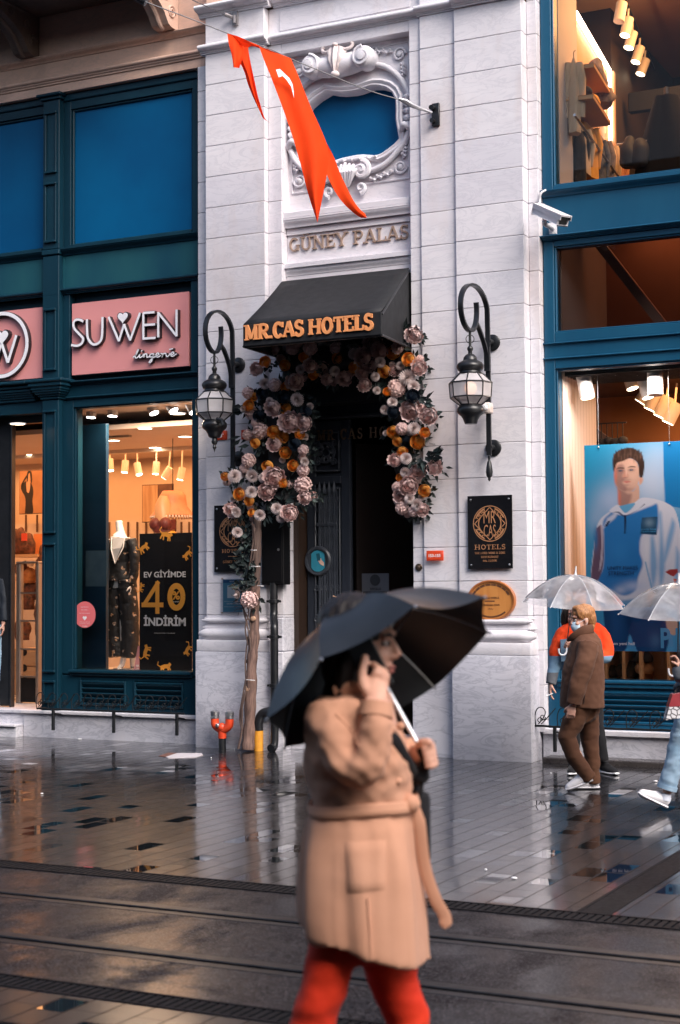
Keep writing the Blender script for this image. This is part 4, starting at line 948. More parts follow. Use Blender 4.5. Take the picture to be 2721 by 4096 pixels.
mb = MB(); z = Z(*c15(500, 1460), yp); mb.box(xL-.045, xL+.035, yp-.06, yp+.05, z-.055, z+.055, .012); pl = mb.build('taped_plug', varied('tape wrap', (.60, .47, .40, 1), (.72, .66, .64, 1), 20, (.5, .7), .3, 60), t, 40)
mb = MB(); mb.lathe([(.03, -.06), (.03, -.10), (.022, -.112), (.001, -.112)], (xL-.01, yp, z), 16, 'Y'); mb.build('plug_cap', M['white'], pl, 40)
t, xL2, yp2, yh2, zh2 = lantern(c14(577, 1600)[0], 'left wall lantern, pointed finial hanging below its black cup', c14(330, 710)[1], c14(330, 710)[0], c14(370, 158)[1], c14(208, 450)[0], c14(580, 2270)[1], c14(600, 860)[1], c14(600, 2130)[1], True, False)
mb = MB(); mb.tube([Vector((xL2+.10, yh2-.12, zh2-.73)), Vector((xL2+.16, yh2-.12, zh2-.745)), Vector((xL2+.185, yh2-.12, zh2-.80))], .018, 8); mb.build('catch', M['black'], t, 40)

# ------------------------------------------------------------------ flag on its wire
M['flag'] = varied('orange red flag cloth', (.90, .070, .008, 1), (.84, .055, .006, 1), 2, (.7, .85), .15, 300, spec=.15)
def trans_cloth(m, c):
    n = NT(m); t = n.n('ShaderNodeBsdfTranslucent'); t.inputs[0].default_value = c; mx = n.n('ShaderNodeMixShader'); mx.inputs[0].default_value = .3
    o = [x for x in n.t.nodes if x.type == 'OUTPUT_MATERIAL'][0]; n.l(n.p.outputs[0], mx.inputs[1]); n.l(t.outputs[0], mx.inputs[2]); n.l(mx.outputs[0], o.inputs[0])
trans_cloth(M['flag'], (.85, .07, .015, 1))
WA = at(1745, 452, 14.80); WB = at(560, 0, 12.6)
def wire_y(px): return WA.y+(WB.y-WA.y)*(1745-px)/(1745-560)
wt = thing('flag_wire', 'steel wire with turnbuckle tied to an iron wall bracket right of the oval window', 'wire', at(1755, 470, 14.88))
c2b = lambda x, y: (1050+x*.5102, y*.5102)
pw = [at(x, y, wire_y(x)) for x, y in ((540, -12), (600, 14), (760, 74), (910, 133), (1000, 167), (1080, 196), (1165, 236), (1270, 279), (1400, 333), (1500, 370), (1590, 396))]
mb = MB(); mb.tube(bez(pw, 40), .006, 6); mb.build('wire', M['chrome'] if 0 else mat('steel wire', (.10, .10, .11), .4, .7), wt)
mb = MB(); pp = [at(*c2b(x, y), wire_y(c2b(x, y)[0])) for x, y in ((1065, 775), (1120, 795), (1170, 825), (1240, 855), (1260, 860), (1330, 885))]
mb.tube(pp, [.012, .03, .026, .02, .014, .014], 8); mb.build('turnbuckle', mat('galvanised steel', (.38, .38, .41), .35, .8), wt, 40)
p = at(*c2b(1330, 815), 14.87); q = at(*c2b(1390, 985), 14.87); mb = MB(); mb.box(p.x, q.x, 14.855, 14.884, q.z, p.z, .004); mb.tube([((p.x+q.x)/2-.02, 14.86, p.z-.05), ((p.x+q.x)/2-.02, 14.79, p.z-.06)], .028, 8); mb.tube([((p.x+q.x)/2-.02, 14.86, q.z+.05), ((p.x+q.x)/2-.02, 14.80, q.z+.05)], .024, 8); mb.build('wall_bracket', M['black'], wt, 40)
mb = MB(); mb.tube([at(545, -14, 12.62), at(585, 8, 12.66)], .045, 10); mb.build('clamp', M['black'], wt, 40)
w2 = thing('stay_wire', 'thin stay wire fixed to a small bracket on the left pilaster cornice', 'wire', at(940, 75, 14.8))
mb = MB(); mb.tube([at(770, 0, 13.6), at(890, 55, 14.7), at(925, 70, 14.78)], .006, 6); mb.build('wire', mat('thin wire', (.12, .12, .13), .4, .6), w2)
p = at(932, 48, 14.84); q = at(953, 102, 14.84); mb = MB(); mb.box(p.x, q.x, 14.82, 14.848, q.z, p.z, .004); mb.tube([at(900, 58, 14.75), at(935, 72, 14.82)], .022, 8); mb.tube([at(938, 62, 14.80), at(938, 92, 14.80)], .018, 8); mb.build('wall_bracket', mat('bracket steel', (.30, .28, .29), .5, .6), w2, 40)
def interp(L_, t):
    d = [0]
    for a, b in zip(L_, L_[1:]): d.append(d[-1]+sqrt((a[0]-b[0])**2+(a[1]-b[1])**2))
    s_ = t*d[-1]
    for i in range(len(L_)-1):
        if s_ <= d[i+1]+1e-9:
            k = (s_-d[i])/max(1e-9, d[i+1]-d[i]); return (L_[i][0]+(L_[i+1][0]-L_[i][0])*k, L_[i][1]+(L_[i+1][1]-L_[i][1])*k)
    return L_[-1]
def cloth(mb, Lf, Rt, nr, nc, y0, fold, amp, ph=0):
    Lf = sm2(Lf, 40); Rt = sm2(Rt, 40); vv = []
    for j in range(nr+1):
        t = j/nr; a = interp(Lf, t); b = interp(Rt, t); row = []
        for i in range(nc+1):
            u = i/nc; px, py = c2(a[0]+(b[0]-a[0])*u, a[1]+(b[1]-a[1])*u)
            row.append(mb.b.verts.new(at(px, py, y0(px)+amp*(.3+t)*sin(u*fold+ph+t*2.5)-.35*t)))
        vv.append(row)
    for j in range(nr):
        for i in range(nc): mb.b.faces.new((vv[j][i], vv[j+1][i], vv[j+1][i+1], vv[j][i+1]))
fl = thing('flag', 'long orange red flag with a white crescent hanging twisted from the wire', 'flag', at(1000, 170, wire_y(1000)))
mb = MB()
cloth(mb, [(408, 262), (438, 345), (475, 435), (545, 620), (600, 780), (645, 935), (690, 1110), (741, 1268)], [(590, 332), (640, 450), (700, 600), (752, 715), (795, 820), (805, 900), (795, 1000), (742, 1268)], 30, 10, wire_y, 5.5, .05)
cloth(mb, [(797, 822), (785, 920), (792, 985), (830, 1070), (870, 1135), (925, 1195), (985, 1240), (1018, 1243)], [(800, 826), (838, 900), (870, 985), (905, 1060), (945, 1140), (985, 1195), (1018, 1222), (1022, 1238)], 20, 6, lambda px: wire_y(px)+.05, 3, .03, .4)
fm = mb.build('flag_cloth', M['flag'], fl, 80)
mb = MB()
cloth(mb, [(228, 192), (245, 260), (285, 330), (325, 410), (345, 480), (382, 570), (420, 650), (428, 672), (470, 699)], [(345, 245), (350, 300), (365, 380), (385, 470), (400, 540), (420, 610), (432, 650), (445, 680), (471, 698)], 26, 8, wire_y, 9, .05)
cloth(mb, [(228, 192), (236, 250), (254, 320), (262, 384)], [(300, 225), (318, 290), (310, 345), (296, 388)], 10, 6, lambda px: wire_y(px)-.06, 7, .05, 1)
cloth(mb, [(228, 190), (290, 208), (345, 232), (412, 262)], [(300, 250), (330, 270), (365, 262), (412, 272)], 10, 4, lambda px: wire_y(px)-.03, 4, .02)
cloth(mb, [(340, 234), (372, 246), (410, 262)], [(345, 272), (370, 262), (412, 276)], 6, 3, lambda px: wire_y(px)-.035, 3, .02)
mb.build('flag_cloth', M['flag'], fl, 80)
mb = MB(); cr = [(505, 397), (528, 393), (560, 425), (582, 445), (600, 480), (606, 520), (608, 558), (598, 520), (592, 495), (565, 455), (543, 433), (521, 441)]
for o in (-.055,):
    vs_ = []
    for x, y in cr:
        px, py = c2(x, y); vs_.append((px, py))
    d_ = .10
    a_ = [mb.b.verts.new(at(px, py, wire_y(px)-.13)) for px, py in vs_]; mb.b.faces.new(a_)
mb.build('crescent', mat('white flag print', (.80, .78, .80), .7), fm)
# ================================================================== RIGHT SHOPFRONT
T = M['tealR']
shR = thing('shopfront', 'bright teal blue shopfront with large clothing windows right of the stone hotel front', 'shopfront', (-3.5, YS, .3))
fx0, fxe, px0 = -5.228, 2.4, -5.095
def right_window(z0, z1, fz0, fz1):
    mb = MB(); mb.box(fx0, px0-.02, YS, YS+.2, fz0, fz1, .006); mb.box(px0-.02, fxe, YS+.001, YS+.2, fz0, z0-.018, .005); mb.box(px0-.02, fxe, YS+.001, YS+.2, z1+.018, fz1, .005)
    mb.box(px0-.019, px0, YS+.02, YS+.15, z0-.017, z1+.017, .006); mb.box(px0, fxe, YS+.02, YS+.15, z0-.017, z0, .006); mb.box(px0, fxe, YS+.02, YS+.15, z1, z1+.017, .006)
    f = mb.build('window', T, shR, 30); g = MB(); g.box(px0-.005, fxe, YS+.06, YS+.068, z0-.005, z1+.005); g.build('pane', M['glass'], f); return f
right_window(5.845, 9.2, 5.782, 9.4); right_window(4.335, 5.182, 4.215, 5.258); right_window(.812, 3.928, .74, 4.045)
mb = MB(); moulding(mb, fx0-.02, fxe, YS+.005, 5.712, 5.78, .065, 'cyma'); moulding(mb, fx0-.02, fxe, YS+.005, 5.262, 5.312, .09); moulding(mb, fx0-.005, fxe, YS+.005, 4.196, 4.218, .03, 'torus'); moulding(mb, fx0-.005, fxe, YS+.005, 4.040, 4.064, .03, 'torus'); mb.build('moulding', T, shR, 30)
mb = MB(); mb.box(fx0, fxe, YS+.008, YS+.25, 5.30, 5.715); mb.box(fx0, fxe, YS+.006, YS+.25, 4.06, 4.20); mb.build('fascia', T, shR)
mb = MB(); mb.box(px0-.05, fxe, YS-.05, YS+.2, .775, .812, .01); mb.box(px0-.03, fxe, YS-.03, YS+.2, .735, .774, .006); mb.build('sill', T, shR, 30)
mb = MB(); mb.box(fx0, px0+.12, YS+.004, YS+.2, .30, .735, .004); mb.box(px0+.12, fxe, YS+.10, YS+.2, .30, .735); mb.box(px0+.12, fxe, YS+.005, YS+.2, .30, .375); mb.box(px0+.12, fxe, YS+.005, YS+.2, .69, .735); mb.build('stall_riser', T, shR, 30)
louvre(px0+.13, fxe-.1, .38, .70, 5, T, shR, YS+.01)
mb = MB(); mb.box(-5.275, fxe, YS-.05, YS+.3, -.02, .258, .006); mb.build('stone_base', M['marble'], shR, 30)
mb = MB(); mb.box(-5.27, fxe, YS-.085, YS+.3, .26, .318, .008); mb.build('ledge', M['stone'], shR, 30)
mb = MB(); mb.box(-5.20, fxe, YS-.30, YS-.052, -.02, .055, .01); mb.build('kerb_step', varied('dark wet kerb stone', (.035, .03, .03, 1), (.06, .052, .05, 1), 5, (.15, .4), .2, 60), shR, 30)
# ---- lower room
rr = thing('shop_room', 'dim orange room behind the large lower window with the blue poster', 'room', (-3, 17, .3))
brick_w = varied('brown plaster wall', (.40, .19, .09, 1), (.34, .15, .07, 1), 1.4, (.5, .8), .1, 20)
plank = mat('pale plank panelling', (.62, .52, .48), .5)
def planks(m):
    n = NT(m); v = n.coord('Object', (1, 1, 1)); w_ = n.n('ShaderNodeTexWave'); w_.bands_direction = 'Y'; w_.inputs['Scale'].default_value = 3.2; w_.inputs['Distortion'].default_value = 0; n.l(v, w_.inputs[0])
    n.l(n.ramp(w_.outputs['Fac'], [(.0, (.36, .28, .25)), (.05, (.64, .54, .50))]), n.p.inputs['Base Color'])
planks(plank)
mb = MB(); mb.box(-5.20, -5.11, 15.32, 16.45, .3, 4.25); mb.build('side_panel', plank, rr)
mb = MB(); mb.box(-6.6, 2.6, 18.6, 18.7, .3, 4.25); mb.box(-6.6, -6.5, 16.4, 18.6, .3, 4.25); mb.build('back_wall', brick_w, rr)
mb = MB(); mb.box(-6.6, 2.6, 15.30, 18.7, 4.06, 4.25); mb.build('ceiling', varied('dark ceiling', (.05, .03, .022, 1), (.07, .04, .03, 1), 2, (.6, .8)), rr)
mb = MB()
for k in range(9): mb.box(-5.1, 2.4, 15.36+.09*k, 15.39+.09*k, 3.90, 3.98)
mb.build('ceiling_louvre', M['blackmatt'], rr)
mb = MB(); mb.box(-6.6, 2.6, 15.3, 18.7, .25, .31); mb.build('floor', varied('dark timber floor', (.05, .03, .02, 1), (.07, .04, .025, 1), 2, (.3, .5)), rr)
fluor(rr, -4.6, 1.5, 16.4, 18.3, 3.95, 110, (1, .42, .13), 'shop_light')
fluor(rr, -4.9, -1.5, 15.22, 15.40, 3.86, 62, (1, .82, .70), 'window_light')
c6 = lambda x, y: (1750+x*.6193, 1000+y*.6193); c8 = lambda x, y: (1750+x*.6193, 2150+y*.6193); c3 = lambda x, y: (1750+x*.6193, y*.6193)
wh = mat('white spot enamel', (.74, .73, .75), .35)
for (x, y, yy, dx, l, r, lab) in ((940, 800, 15.55, .22, .26, .078, 'tilted white cylinder spotlight at the left of the lower right window'), (1405, 775, 15.55, .03, .26, .08, 'upright white cylinder spotlight nearer the right edge of the window'),
        (1245, 840, 16.6, .3, .10, .07, 'short white spotlight mostly hidden under the ceiling louvre'), (1330, 840, 16.2, .3, .20, .07, 'lit spotlight just left of the upright white one'), (1370, 890, 17.2, -.7, .19, .07, 'first dim spotlight of the slanting row'), (1425, 915, 17.2, -.5, .22, .07, 'second dim spotlight of the slanting row'), (1495, 950, 17.2, -.5, .24, .075, 'third spotlight of the slanting row with a glowing rim'), (1550, 990, 17.2, -.5, .24, .075, 'last spotlight of the slanting row at the photo edge')):
    p = at(*c6(x, y), yy); spot(p, (dx, -.1, -1), l, r, wh if yy < 17 else pale, lampE if y not in (775,) else wh, lab, 'track spotlights in the lower right window', stem=min(.3, max(.08, 4.0-p.z)))
# cubby shelves under the poster
cub = thing('shelf_unit', 'low wooden cubby shelf with folded clothes under the blue poster', 'shelf', (-4, 16.2, .8)); mb = MB()
yc = 15.95; zt = Z(*c8(1300, 700), yc)+.15; zb = Z(*c8(1300, 915), yc)-.05
for x in (1085, 1200, 1310, 1490, 1640): xx = X(*c8(x, 800), yc); mb.box(xx-.012, xx+.012, yc, yc+.45, zb, zt)
x0 = X(*c8(1000, 800), yc); mb.box(x0, x0+2.6, yc-.01, yc+.46, zb-.03, zb-.001); mb.box(x0, x0+2.6, yc-.01, yc+.46, zt+.001, zt+.03); mb.box(x0, x0+2.6, yc+.46, yc+.48, zb, zt); mb.build('frame', M['wood'], cub)
cl_dark = varied('dark knit cloth', (.015, .013, .014, 1), (.03, .026, .026, 1), 12, (.8, .95), .5, 90); cl_beige = varied('beige cloth', (.45, .30, .19, 1), (.36, .23, .14, 1), 8, (.8, .95), .4, 80)
def lumpy(name, c, r, m, lab, cat, grp=None, seed=0, amp=.25):
    b = MB(); b.ell(c, r, None, 24, 16); rr_ = random.Random(seed); o = Vector((rr_.random()*9, rr_.random()*9, rr_.random()*9)); c = Vector(c)
    for v in b.b.verts:
        d = v.co-c; v.co = c+d*(1+amp*noise.noise(v.co*9+o))
        if v.co.z < c.z-r[2]*.6: v.co.z = c.z-r[2]*.6
    return tag(b.build(name, m, None, 60), lab, cat, grp)
for k, (x, y, rx, m, lab) in enumerate(((1235, 860, .13, cl_dark, 'crumpled dark garment in the middle cubby'), (1335, 850, .10, cl_beige, 'beige knitted hat in the right cubby'), (1330, 780, .10, cl_dark, 'dark folded garment at the top of the right cubby'), (1120, 870, .10, cl_dark, 'dark garment in the left cubby'))):
    p = at(*c8(x, y), 16.15); lumpy('folded_garment', p, (rx, .14, rx*.75), m, lab, 'clothes', 'folded clothes in the cubby shelf', k)
# silhouettes behind, above the poster
p = at(*c6(985, 1120), 16.9); q = at(*c6(1100, 1250), 16.9)
mb = MB(); mb.prism([(p.x, p.z), (q.x, p.z-.16), (q.x-.1, q.z-.3), (p.x, q.z-.3)], 16.9, 16.95); tag(mb.build('display_board', varied('dim brown board', (.10, .055, .04, 1), (.16, .10, .085, 1), 2, (.4, .6))), 'slanted dim brown display board behind the poster top left', 'board')
p = at(*c6(1130, 1235), 16.7); mb = MB()
for k in range(5): mb.tube([(p.x-.12+.06*k, 16.7, p.z+.20), (p.x-.12+.06*k, 16.7, p.z+.02)], .006, 5)
mb.tube([(p.x-.16, 16.7, p.z+.2), (p.x+.16, 16.7, p.z+.2)], .008, 5)
rk = thing('hat_rack', 'small wire rack of dark hats peeping over the poster', 'rack', p); mb.build('wire_frame', M['black'], rk, 40)
for k in range(4): b = MB(); b.ell((p.x-.12+.08*k, 16.7, p.z-.01+.015*(k % 2)), (.055, .08, .045)); b.build('hat', cl_dark, rk, 60)
# ---- poster of a young man in a blue white sweatshirt
YP = 15.50
cp = lambda x, y: (2250+x*.4022, 1750+y*.4022)
def PP(x, y): p = at(*cp(x, y), YP); return (p.x, p.z)
pst = thing('poster', 'large blue hanging poster of a man in a half zip sweatshirt', 'poster', (*[PP(700, 1100)[0]], YP, 1))
tl = PP(217, 80); br = (tl[0]+1.72, PP(600, 2125)[1])
def poster_bg():
    m = mat('poster sky print', (.05, .35, .6), .35); n = NT(m); v = n.n('ShaderNodeTexCoord').outputs['Object']
    sp = n.n('ShaderNodeSeparateXYZ'); n.l(v, sp.inputs[0])
    fx = n.n('ShaderNodeMapRange'); fx.inputs[1].default_value = tl[0]; fx.inputs[2].default_value = tl[0]+.95; n.l(sp.outputs[0], fx.inputs[0])
    fz = n.n('ShaderNodeMapRange'); fz.inputs[1].default_value = tl[1]; fz.inputs[2].default_value = tl[1]-1.1; n.l(sp.outputs[2], fz.inputs[0])
    f = n.math('ADD', n.math('MULTIPLY', fx.outputs[0], .55), n.math('MULTIPLY', fz.outputs[0], .45)); f = n.math('ADD', f, n.math('MULTIPLY', n.math('SUBTRACT', n.noise(v, 3, 3), .5), .25))
    n.l(n.ramp(f, [(.12, (.035, .32, .56)), (.45, (.07, .40, .66)), (.75, (.42, .58, .80)), (.95, (.62, .68, .85))]), n.p.inputs['Base Color']); return m
mb = MB(); mb.box(tl[0], br[0], YP, YP+.012, br[1], tl[1]); mb.build('board', poster_bg(), pst)
import numpy as np
GX, GY = 150, 330
def poster_print():
    """the printed picture, painted into the sheet's own colour grid (crop pixel coordinates of the print)"""
    X1, Y0, Y1 = 217+1171*1.0, 60, 2125
    gx, gy = np.meshgrid(np.linspace(217, 217+1.72/((PP(1171, 900)[0]-PP(217, 900)[0])/954), GX), np.linspace(Y0, Y1, GY))
    img = np.zeros((GY, GX, 3))
    t = np.clip((gx-217)/950*.5+(gy-80)/1100*.45, 0, 1)[..., None]
    img[:] = np.array((.020, .30, .56))*(1-t)+np.array((.10, .40, .72))*t
    def sd(pts):
        P = np.array(pts, float); Q = np.roll(P, -1, 0); dm = np.full(gx.shape, 1e9); ins = np.zeros(gx.shape, bool)
        for (ax_, ay_), (bx_, by_) in zip(P, Q):
            ex_, ey_ = bx_-ax_, by_-ay_; L2 = ex_*ex_+ey_*ey_+1e-9; u = np.clip(((gx-ax_)*ex_+(gy-ay_)*ey_)/L2, 0, 1); dm = np.minimum(dm, np.hypot(gx-ax_-u*ex_, gy-ay_-u*ey_))
            if abs(ey_) > 1e-9: ins ^= ((ay_ > gy) != (by_ > gy)) & (gx < ax_+(gy-ay_)*ex_/ey_)
        return np.where(ins, -dm, dm)
    def L_(pts, c, f=5, al=1.0, sm=True):
        if sm: pts = sm2(list(pts)+[pts[0]], len(pts)*4)[:-1]
        m_ = np.clip(.5-sd(pts)/(2*f), 0, 1)*al; img[:] = img*(1-m_[..., None])+np.array(c)*m_[..., None]
    def B_(x, y, rx, ry, c, al=.6): m_ = np.exp(-(((gx-x)/rx)**2+((gy-y)/ry)**2))*al; img[:] = img*(1-m_[..., None])+np.array(c)*m_[..., None]
    B_(900, 480, 260, 330, (.70, .74, .90), .8); B_(480, 640, 170, 180, (.62, .66, .88), .65); B_(960, 280, 120, 200, (.45, .60, .85), .5); B_(330, 820, 90, 150, (.5, .62, .86), .5); B_(560, 1750, 300, 260, (.03, .30, .58), .7)
    L_([(1008, 30), (1400, 30), (1400, 760), (1015, 690)], (.015, .22, .56), 2, 1, False)
    W, SH, SK, SD, RD, HR, NV = (.76, .76, .88), (.030, .21, .56), (.74, .44, .34), (.30, .15, .14), (.74, .20, .14), (.050, .028, .022), (.012, .062, .19)
    L_([(385, 1690), (800, 1680), (1010, 1690), (1000, 2130), (730, 2130), (650, 1960), (590, 2130), (372, 2130), (395, 1900)], NV, 6); B_(520, 1850, 60, 200, (.025, .11, .30), .6); B_(900, 2020, 60, 80, (.12, .24, .42), .5); B_(650, 1800, 40, 120, (.006, .03, .10), .7)
    L_([(1005, 1800), (1060, 1790), (1130, 1850), (1120, 1930), (1080, 1965), (1035, 1935), (1010, 1870)], SK, 5)
    L_([(548, 500), (600, 505), (700, 540), (758, 470), (762, 620), (690, 670), (610, 695), (565, 680), (556, 600)], SK, 4); L_([(550, 500), (600, 530), (650, 560), (690, 575), (650, 690), (590, 700), (562, 680), (556, 600)], SD, 16, .75); B_(566, 600, 16, 80, RD, .9)
    L_([(518, 330), (528, 255), (600, 210), (700, 215), (752, 265), (768, 360), (764, 430), (745, 482), (700, 532), (640, 548), (575, 522), (535, 467), (518, 400)], SK, 4)
    L_([(520, 330), (555, 270), (610, 270), (618, 340), (600, 385), (625, 420), (600, 450), (640, 500), (620, 540), (560, 512), (532, 462), (518, 390)], SD, 14, .72); B_(532, 380, 14, 90, RD, .85); B_(655, 520, 60, 22, SD, .5); B_(690, 290, 60, 40, (.86, .56, .44), .5); B_(705, 400, 40, 45, (.86, .54, .42), .6)
    L_([(764, 405), (790, 388), (806, 424), (795, 458), (768, 478)], SK, 4); B_(782, 430, 8, 22, RD, .5)
    for x, y in ((580, 330), (688, 326)): B_(x, y, 34, 16, SD, .8); L_([(x-24, y), (x, y-9), (x+24, y-1), (x, y+8)], (.04, .07, .12), 3, .95); B_(x+8, y-2, 4, 4, (.5, .55, .6), .8)
    for x, y in ((578, 304), (692, 296)): L_([(x-42, y+6), (x-10, y-9), (x+38, y-4), (x+38, y+5), (x-5, y+3)], HR, 4, .9)
    L_([(622, 330), (645, 345), (660, 388), (632, 402), (600, 394), (612, 360)], (.66, .28, .20), 7, .7); B_(640, 350, 8, 40, (.92, .62, .50), .7); B_(628, 402, 26, 7, SD, .8)
    L_([(604, 440), (640, 430), (684, 440), (642, 455)], (.62, .20, .17), 4, .9); B_(645, 422, 40, 9, SD, .45); B_(640, 475, 30, 10, SD, .45)
    L_([(510, 345), (502, 250), (508, 190), (535, 150), (575, 122), (640, 106), (705, 108), (770, 155), (814, 230), (820, 300), (802, 395), (770, 395), (762, 300), (742, 245), (680, 208), (610, 232), (550, 250), (528, 300)], HR, 5)
    for k in range(16): x = 520+k*18; y = 128+((x-655)/150)**2*50; L_([(x-14, y+45), (x-2, y-24-(k*37 % 22)), (x+8, y-14), (x+20, y+45)], HR if k % 3 else (.10, .055, .04), 3, .9, False)
    for k in range(14): B_(560+k*17, 165+(k*53 % 60), 5, 34, (.20, .11, .08), .55)
    L_([(465, 735), (560, 690), (700, 660), (790, 606), (930, 626), (1050, 676), (1120, 756), (1171, 980), (1260, 1400), (1260, 1700), (900, 1690), (560, 1640), (330, 1430), (266, 1400), (298, 1100), (328, 900), (378, 800)], W, 4)
    L_([(480, 742), (610, 775), (740, 740), (880, 690), (945, 690), (930, 960), (790, 970), (760, 1130), (790, 1260), (740, 1400), (715, 1520), (600, 1575), (480, 1520), (335, 1420), (392, 1290), (402, 1000), (400, 830)], SH, 12); L_([(440, 800), (540, 740), (520, 800), (430, 870), (400, 900)], W, 12, .8)
    L_([(326, 900), (385, 872), (402, 1050), (388, 1290), (332, 1425), (268, 1402), (298, 1150)], (.17, .10, .16), 6); L_([(372, 870), (394, 900), (388, 1200), (350, 1330), (376, 1100)], (.72, .62, .72), 4, .8); B_(320, 1000, 22, 110, (.03, .20, .5), .9)
    for pts in ([(952, 780), (978, 760), (990, 1000), (1005, 1300), (962, 1500), (944, 1300), (962, 1000)], [(1085, 820), (1112, 900), (1045, 1150), (1002, 1240), (1022, 1050)], [(870, 1000), (900, 1000), (930, 1300), (880, 1500), (860, 1250)], [(1120, 1100), (1150, 1200), (1130, 1500), (1090, 1600)]): L_(pts, (.10, .36, .70), 18, .75)
    B_(700, 1480, 120, 50, (.60, .66, .88), .7); B_(560, 1520, 60, 40, (.66, .70, .88), .6); B_(830, 1130, 30, 160, (.88, .86, .95), .7); B_(560, 1150, 90, 120, (.045, .28, .68), .6); L_([(560, 1625), (760, 1600), (1000, 1590), (1010, 1700), (385, 1700), (480, 1600)], (.05, .30, .62), 14, .8)
    L_([(462, 725), (500, 690), (560, 672), (645, 752), (620, 772), (560, 735), (490, 742)], W, 3); L_([(560, 684), (716, 655), (692, 705), (632, 752), (600, 735)], (.14, .42, .70), 4); L_([(688, 722), (745, 640), (800, 610), (812, 665), (740, 722), (640, 772), (655, 742)], W, 3); L_([(490, 742), (560, 738), (622, 775), (740, 728), (812, 668), (800, 690), (625, 790), (550, 752)], (.02, .06, .16), 3, .8)
    L_([(612, 775), (632, 775), (624, 960), (606, 960)], (.015, .03, .08), 3, 1, False); L_([(785, 803), (940, 797), (928, 978), (770, 962)], (.02, .085, .18), 3, 1, False); B_(860, 855, 46, 42, (.22, .34, .46), .8)
    L_([(412, 882), (445, 830), (472, 825), (440, 882)], (.02, .04, .1), 3, 1, False); L_([(806, 1240), (822, 1240), (885, 1520), (868, 1520)], (.12, .36, .66), 5, .8, False)
    for pts, c in (([(1008, 1345), (1050, 1320), (1130, 1315), (1135, 1345), (1090, 1390), (1060, 1380)], (.42, .05, .05)), ([(1085, 1410), (1120, 1415), (1100, 1465)], (.80, .16, .08)), ([(1140, 1380), (1171, 1350), (1225, 1370), (1200, 1430), (1150, 1410)], (.80, .16, .08))): L_(pts, c, 3, 1, False)
    L_([(375, 1895), (408, 1895), (408, 1912), (375, 1912)], (.10, .38, .68), 2, 1, False); L_([(690, 2040), (720, 2125), (665, 2125)], (.10, .38, .68), 2, 1, False)
    mb = MB(); zt_, zb_ = tl[1]-.001, br[1]+.001; vv = [[mb.b.verts.new((tl[0]+.001+(br[0]-tl[0]-.002)*i/(GX-1), YP-.0015, zt_+(zb_-zt_)*j/(GY-1))) for i in range(GX)] for j in range(GY)]
    for j in range(GY-1):
        for i in range(GX-1): mb.b.faces.new((vv[j][i], vv[j+1][i], vv[j+1][i+1], vv[j][i+1]))
    me = bpy.data.meshes.new('print'); mb.b.to_mesh(me); mb.b.free(); at_ = me.color_attributes.new('printed', 'FLOAT_COLOR', 'POINT')
    col_ = np.ones((GX*GY, 4), np.float32); col_[:, :3] = np.clip(img.reshape(-1, 3), 0, 1); at_.data.foreach_set('color', col_.ravel())
    m = mat('print poster picture', (.5, .5, .5), .4, spec=.12); n = NT(m); q = n.n('ShaderNodeAttribute'); q.attribute_name = 'printed'; n.l(q.outputs['Color'], n.p.inputs['Base Color']); return link('print', me, m, pst)
poster_print()
P_dk = mat('print dark', (.02, .05, .12), .4); P_ltb = mat('print light blue', (.10, .38, .68), .35); P_w = mat('print white', (.78, .78, .86), .4)
for m_ in bpy.data.materials:
    if m_.name.startswith(('print', 'poster')): m_.node_tree.nodes['Principled BSDF'].inputs['Specular IOR Level'].default_value = .12
yt = YP-.0025
def ptxt(s, x0, x1, y0, y1, m, nm='lettering', bold=.0): a = PP(x0, y1); b = PP(x1, y0); sans_text(s, a[0], b[0], a[1], b[1], yt, .0015, m, pst, nm, bold=bold)
ptxt('UNITY MAKES', 450, 750, 1275, 1317, P_dk); ptxt('STRENGTH', 458, 708, 1330, 1370, P_dk); ptxt('STATES TOUR', 785, 935, 905, 925, P_ltb); ptxt('TEAM MAVI', 785, 932, 928, 945, P_ltb)
ptxt('\u00fcn en yeni hali', 450, 720, 2035, 2072, P_w, bold=.015); ptxt('P', 980, 1075, 1895, 2095, P_ltb, bold=.03); ptxt('E', 1130, 1225, 1895, 2095, P_ltb, bold=.03)
mb = MB()
for x, y in ((360, 97), (1065, 65)):
    p = PP(x, y); mb.tube([(p[0], YP-.004, p[1]), (p[0], YP-.004, 3.9)], .0022, 5); mb.ell((p[0], YP-.004, p[1]), (.010, .008, .010))
mb.build('hanging_wire', M['chrome'], pst)
# ---- transom room: dim
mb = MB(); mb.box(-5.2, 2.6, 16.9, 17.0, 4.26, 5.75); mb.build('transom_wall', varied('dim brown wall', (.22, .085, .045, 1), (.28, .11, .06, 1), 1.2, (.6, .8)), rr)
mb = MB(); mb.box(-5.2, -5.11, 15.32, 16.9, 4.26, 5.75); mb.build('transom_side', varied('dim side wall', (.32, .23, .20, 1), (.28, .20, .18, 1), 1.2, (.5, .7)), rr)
mb = MB(); mb.obox((-4.55, 16.2, 4.85), Vector((.55, .2, -.8)).normalized(), Vector((0, 1, 0)), Vector((.8, 0, .55)).normalized(), .8, .05, .05); mb.build('sloping_beam', varied('dim beam', (.30, .14, .09, 1), (.26, .11, .07, 1), 2, (.6, .8)), rr)
mb = MB(); mb.box(-5.2, 2.6, 15.3, 17.0, 5.755, 5.79); mb.build('upper_floor', varied('dark floor slab', (.05, .035, .03, 1), (.06, .04, .03, 1), 2, (.5, .7)), rr)
fluor(rr, -4.8, 1.5, 16.3, 16.8, 5.70, 9, (1, .40, .17), 'transom_light')
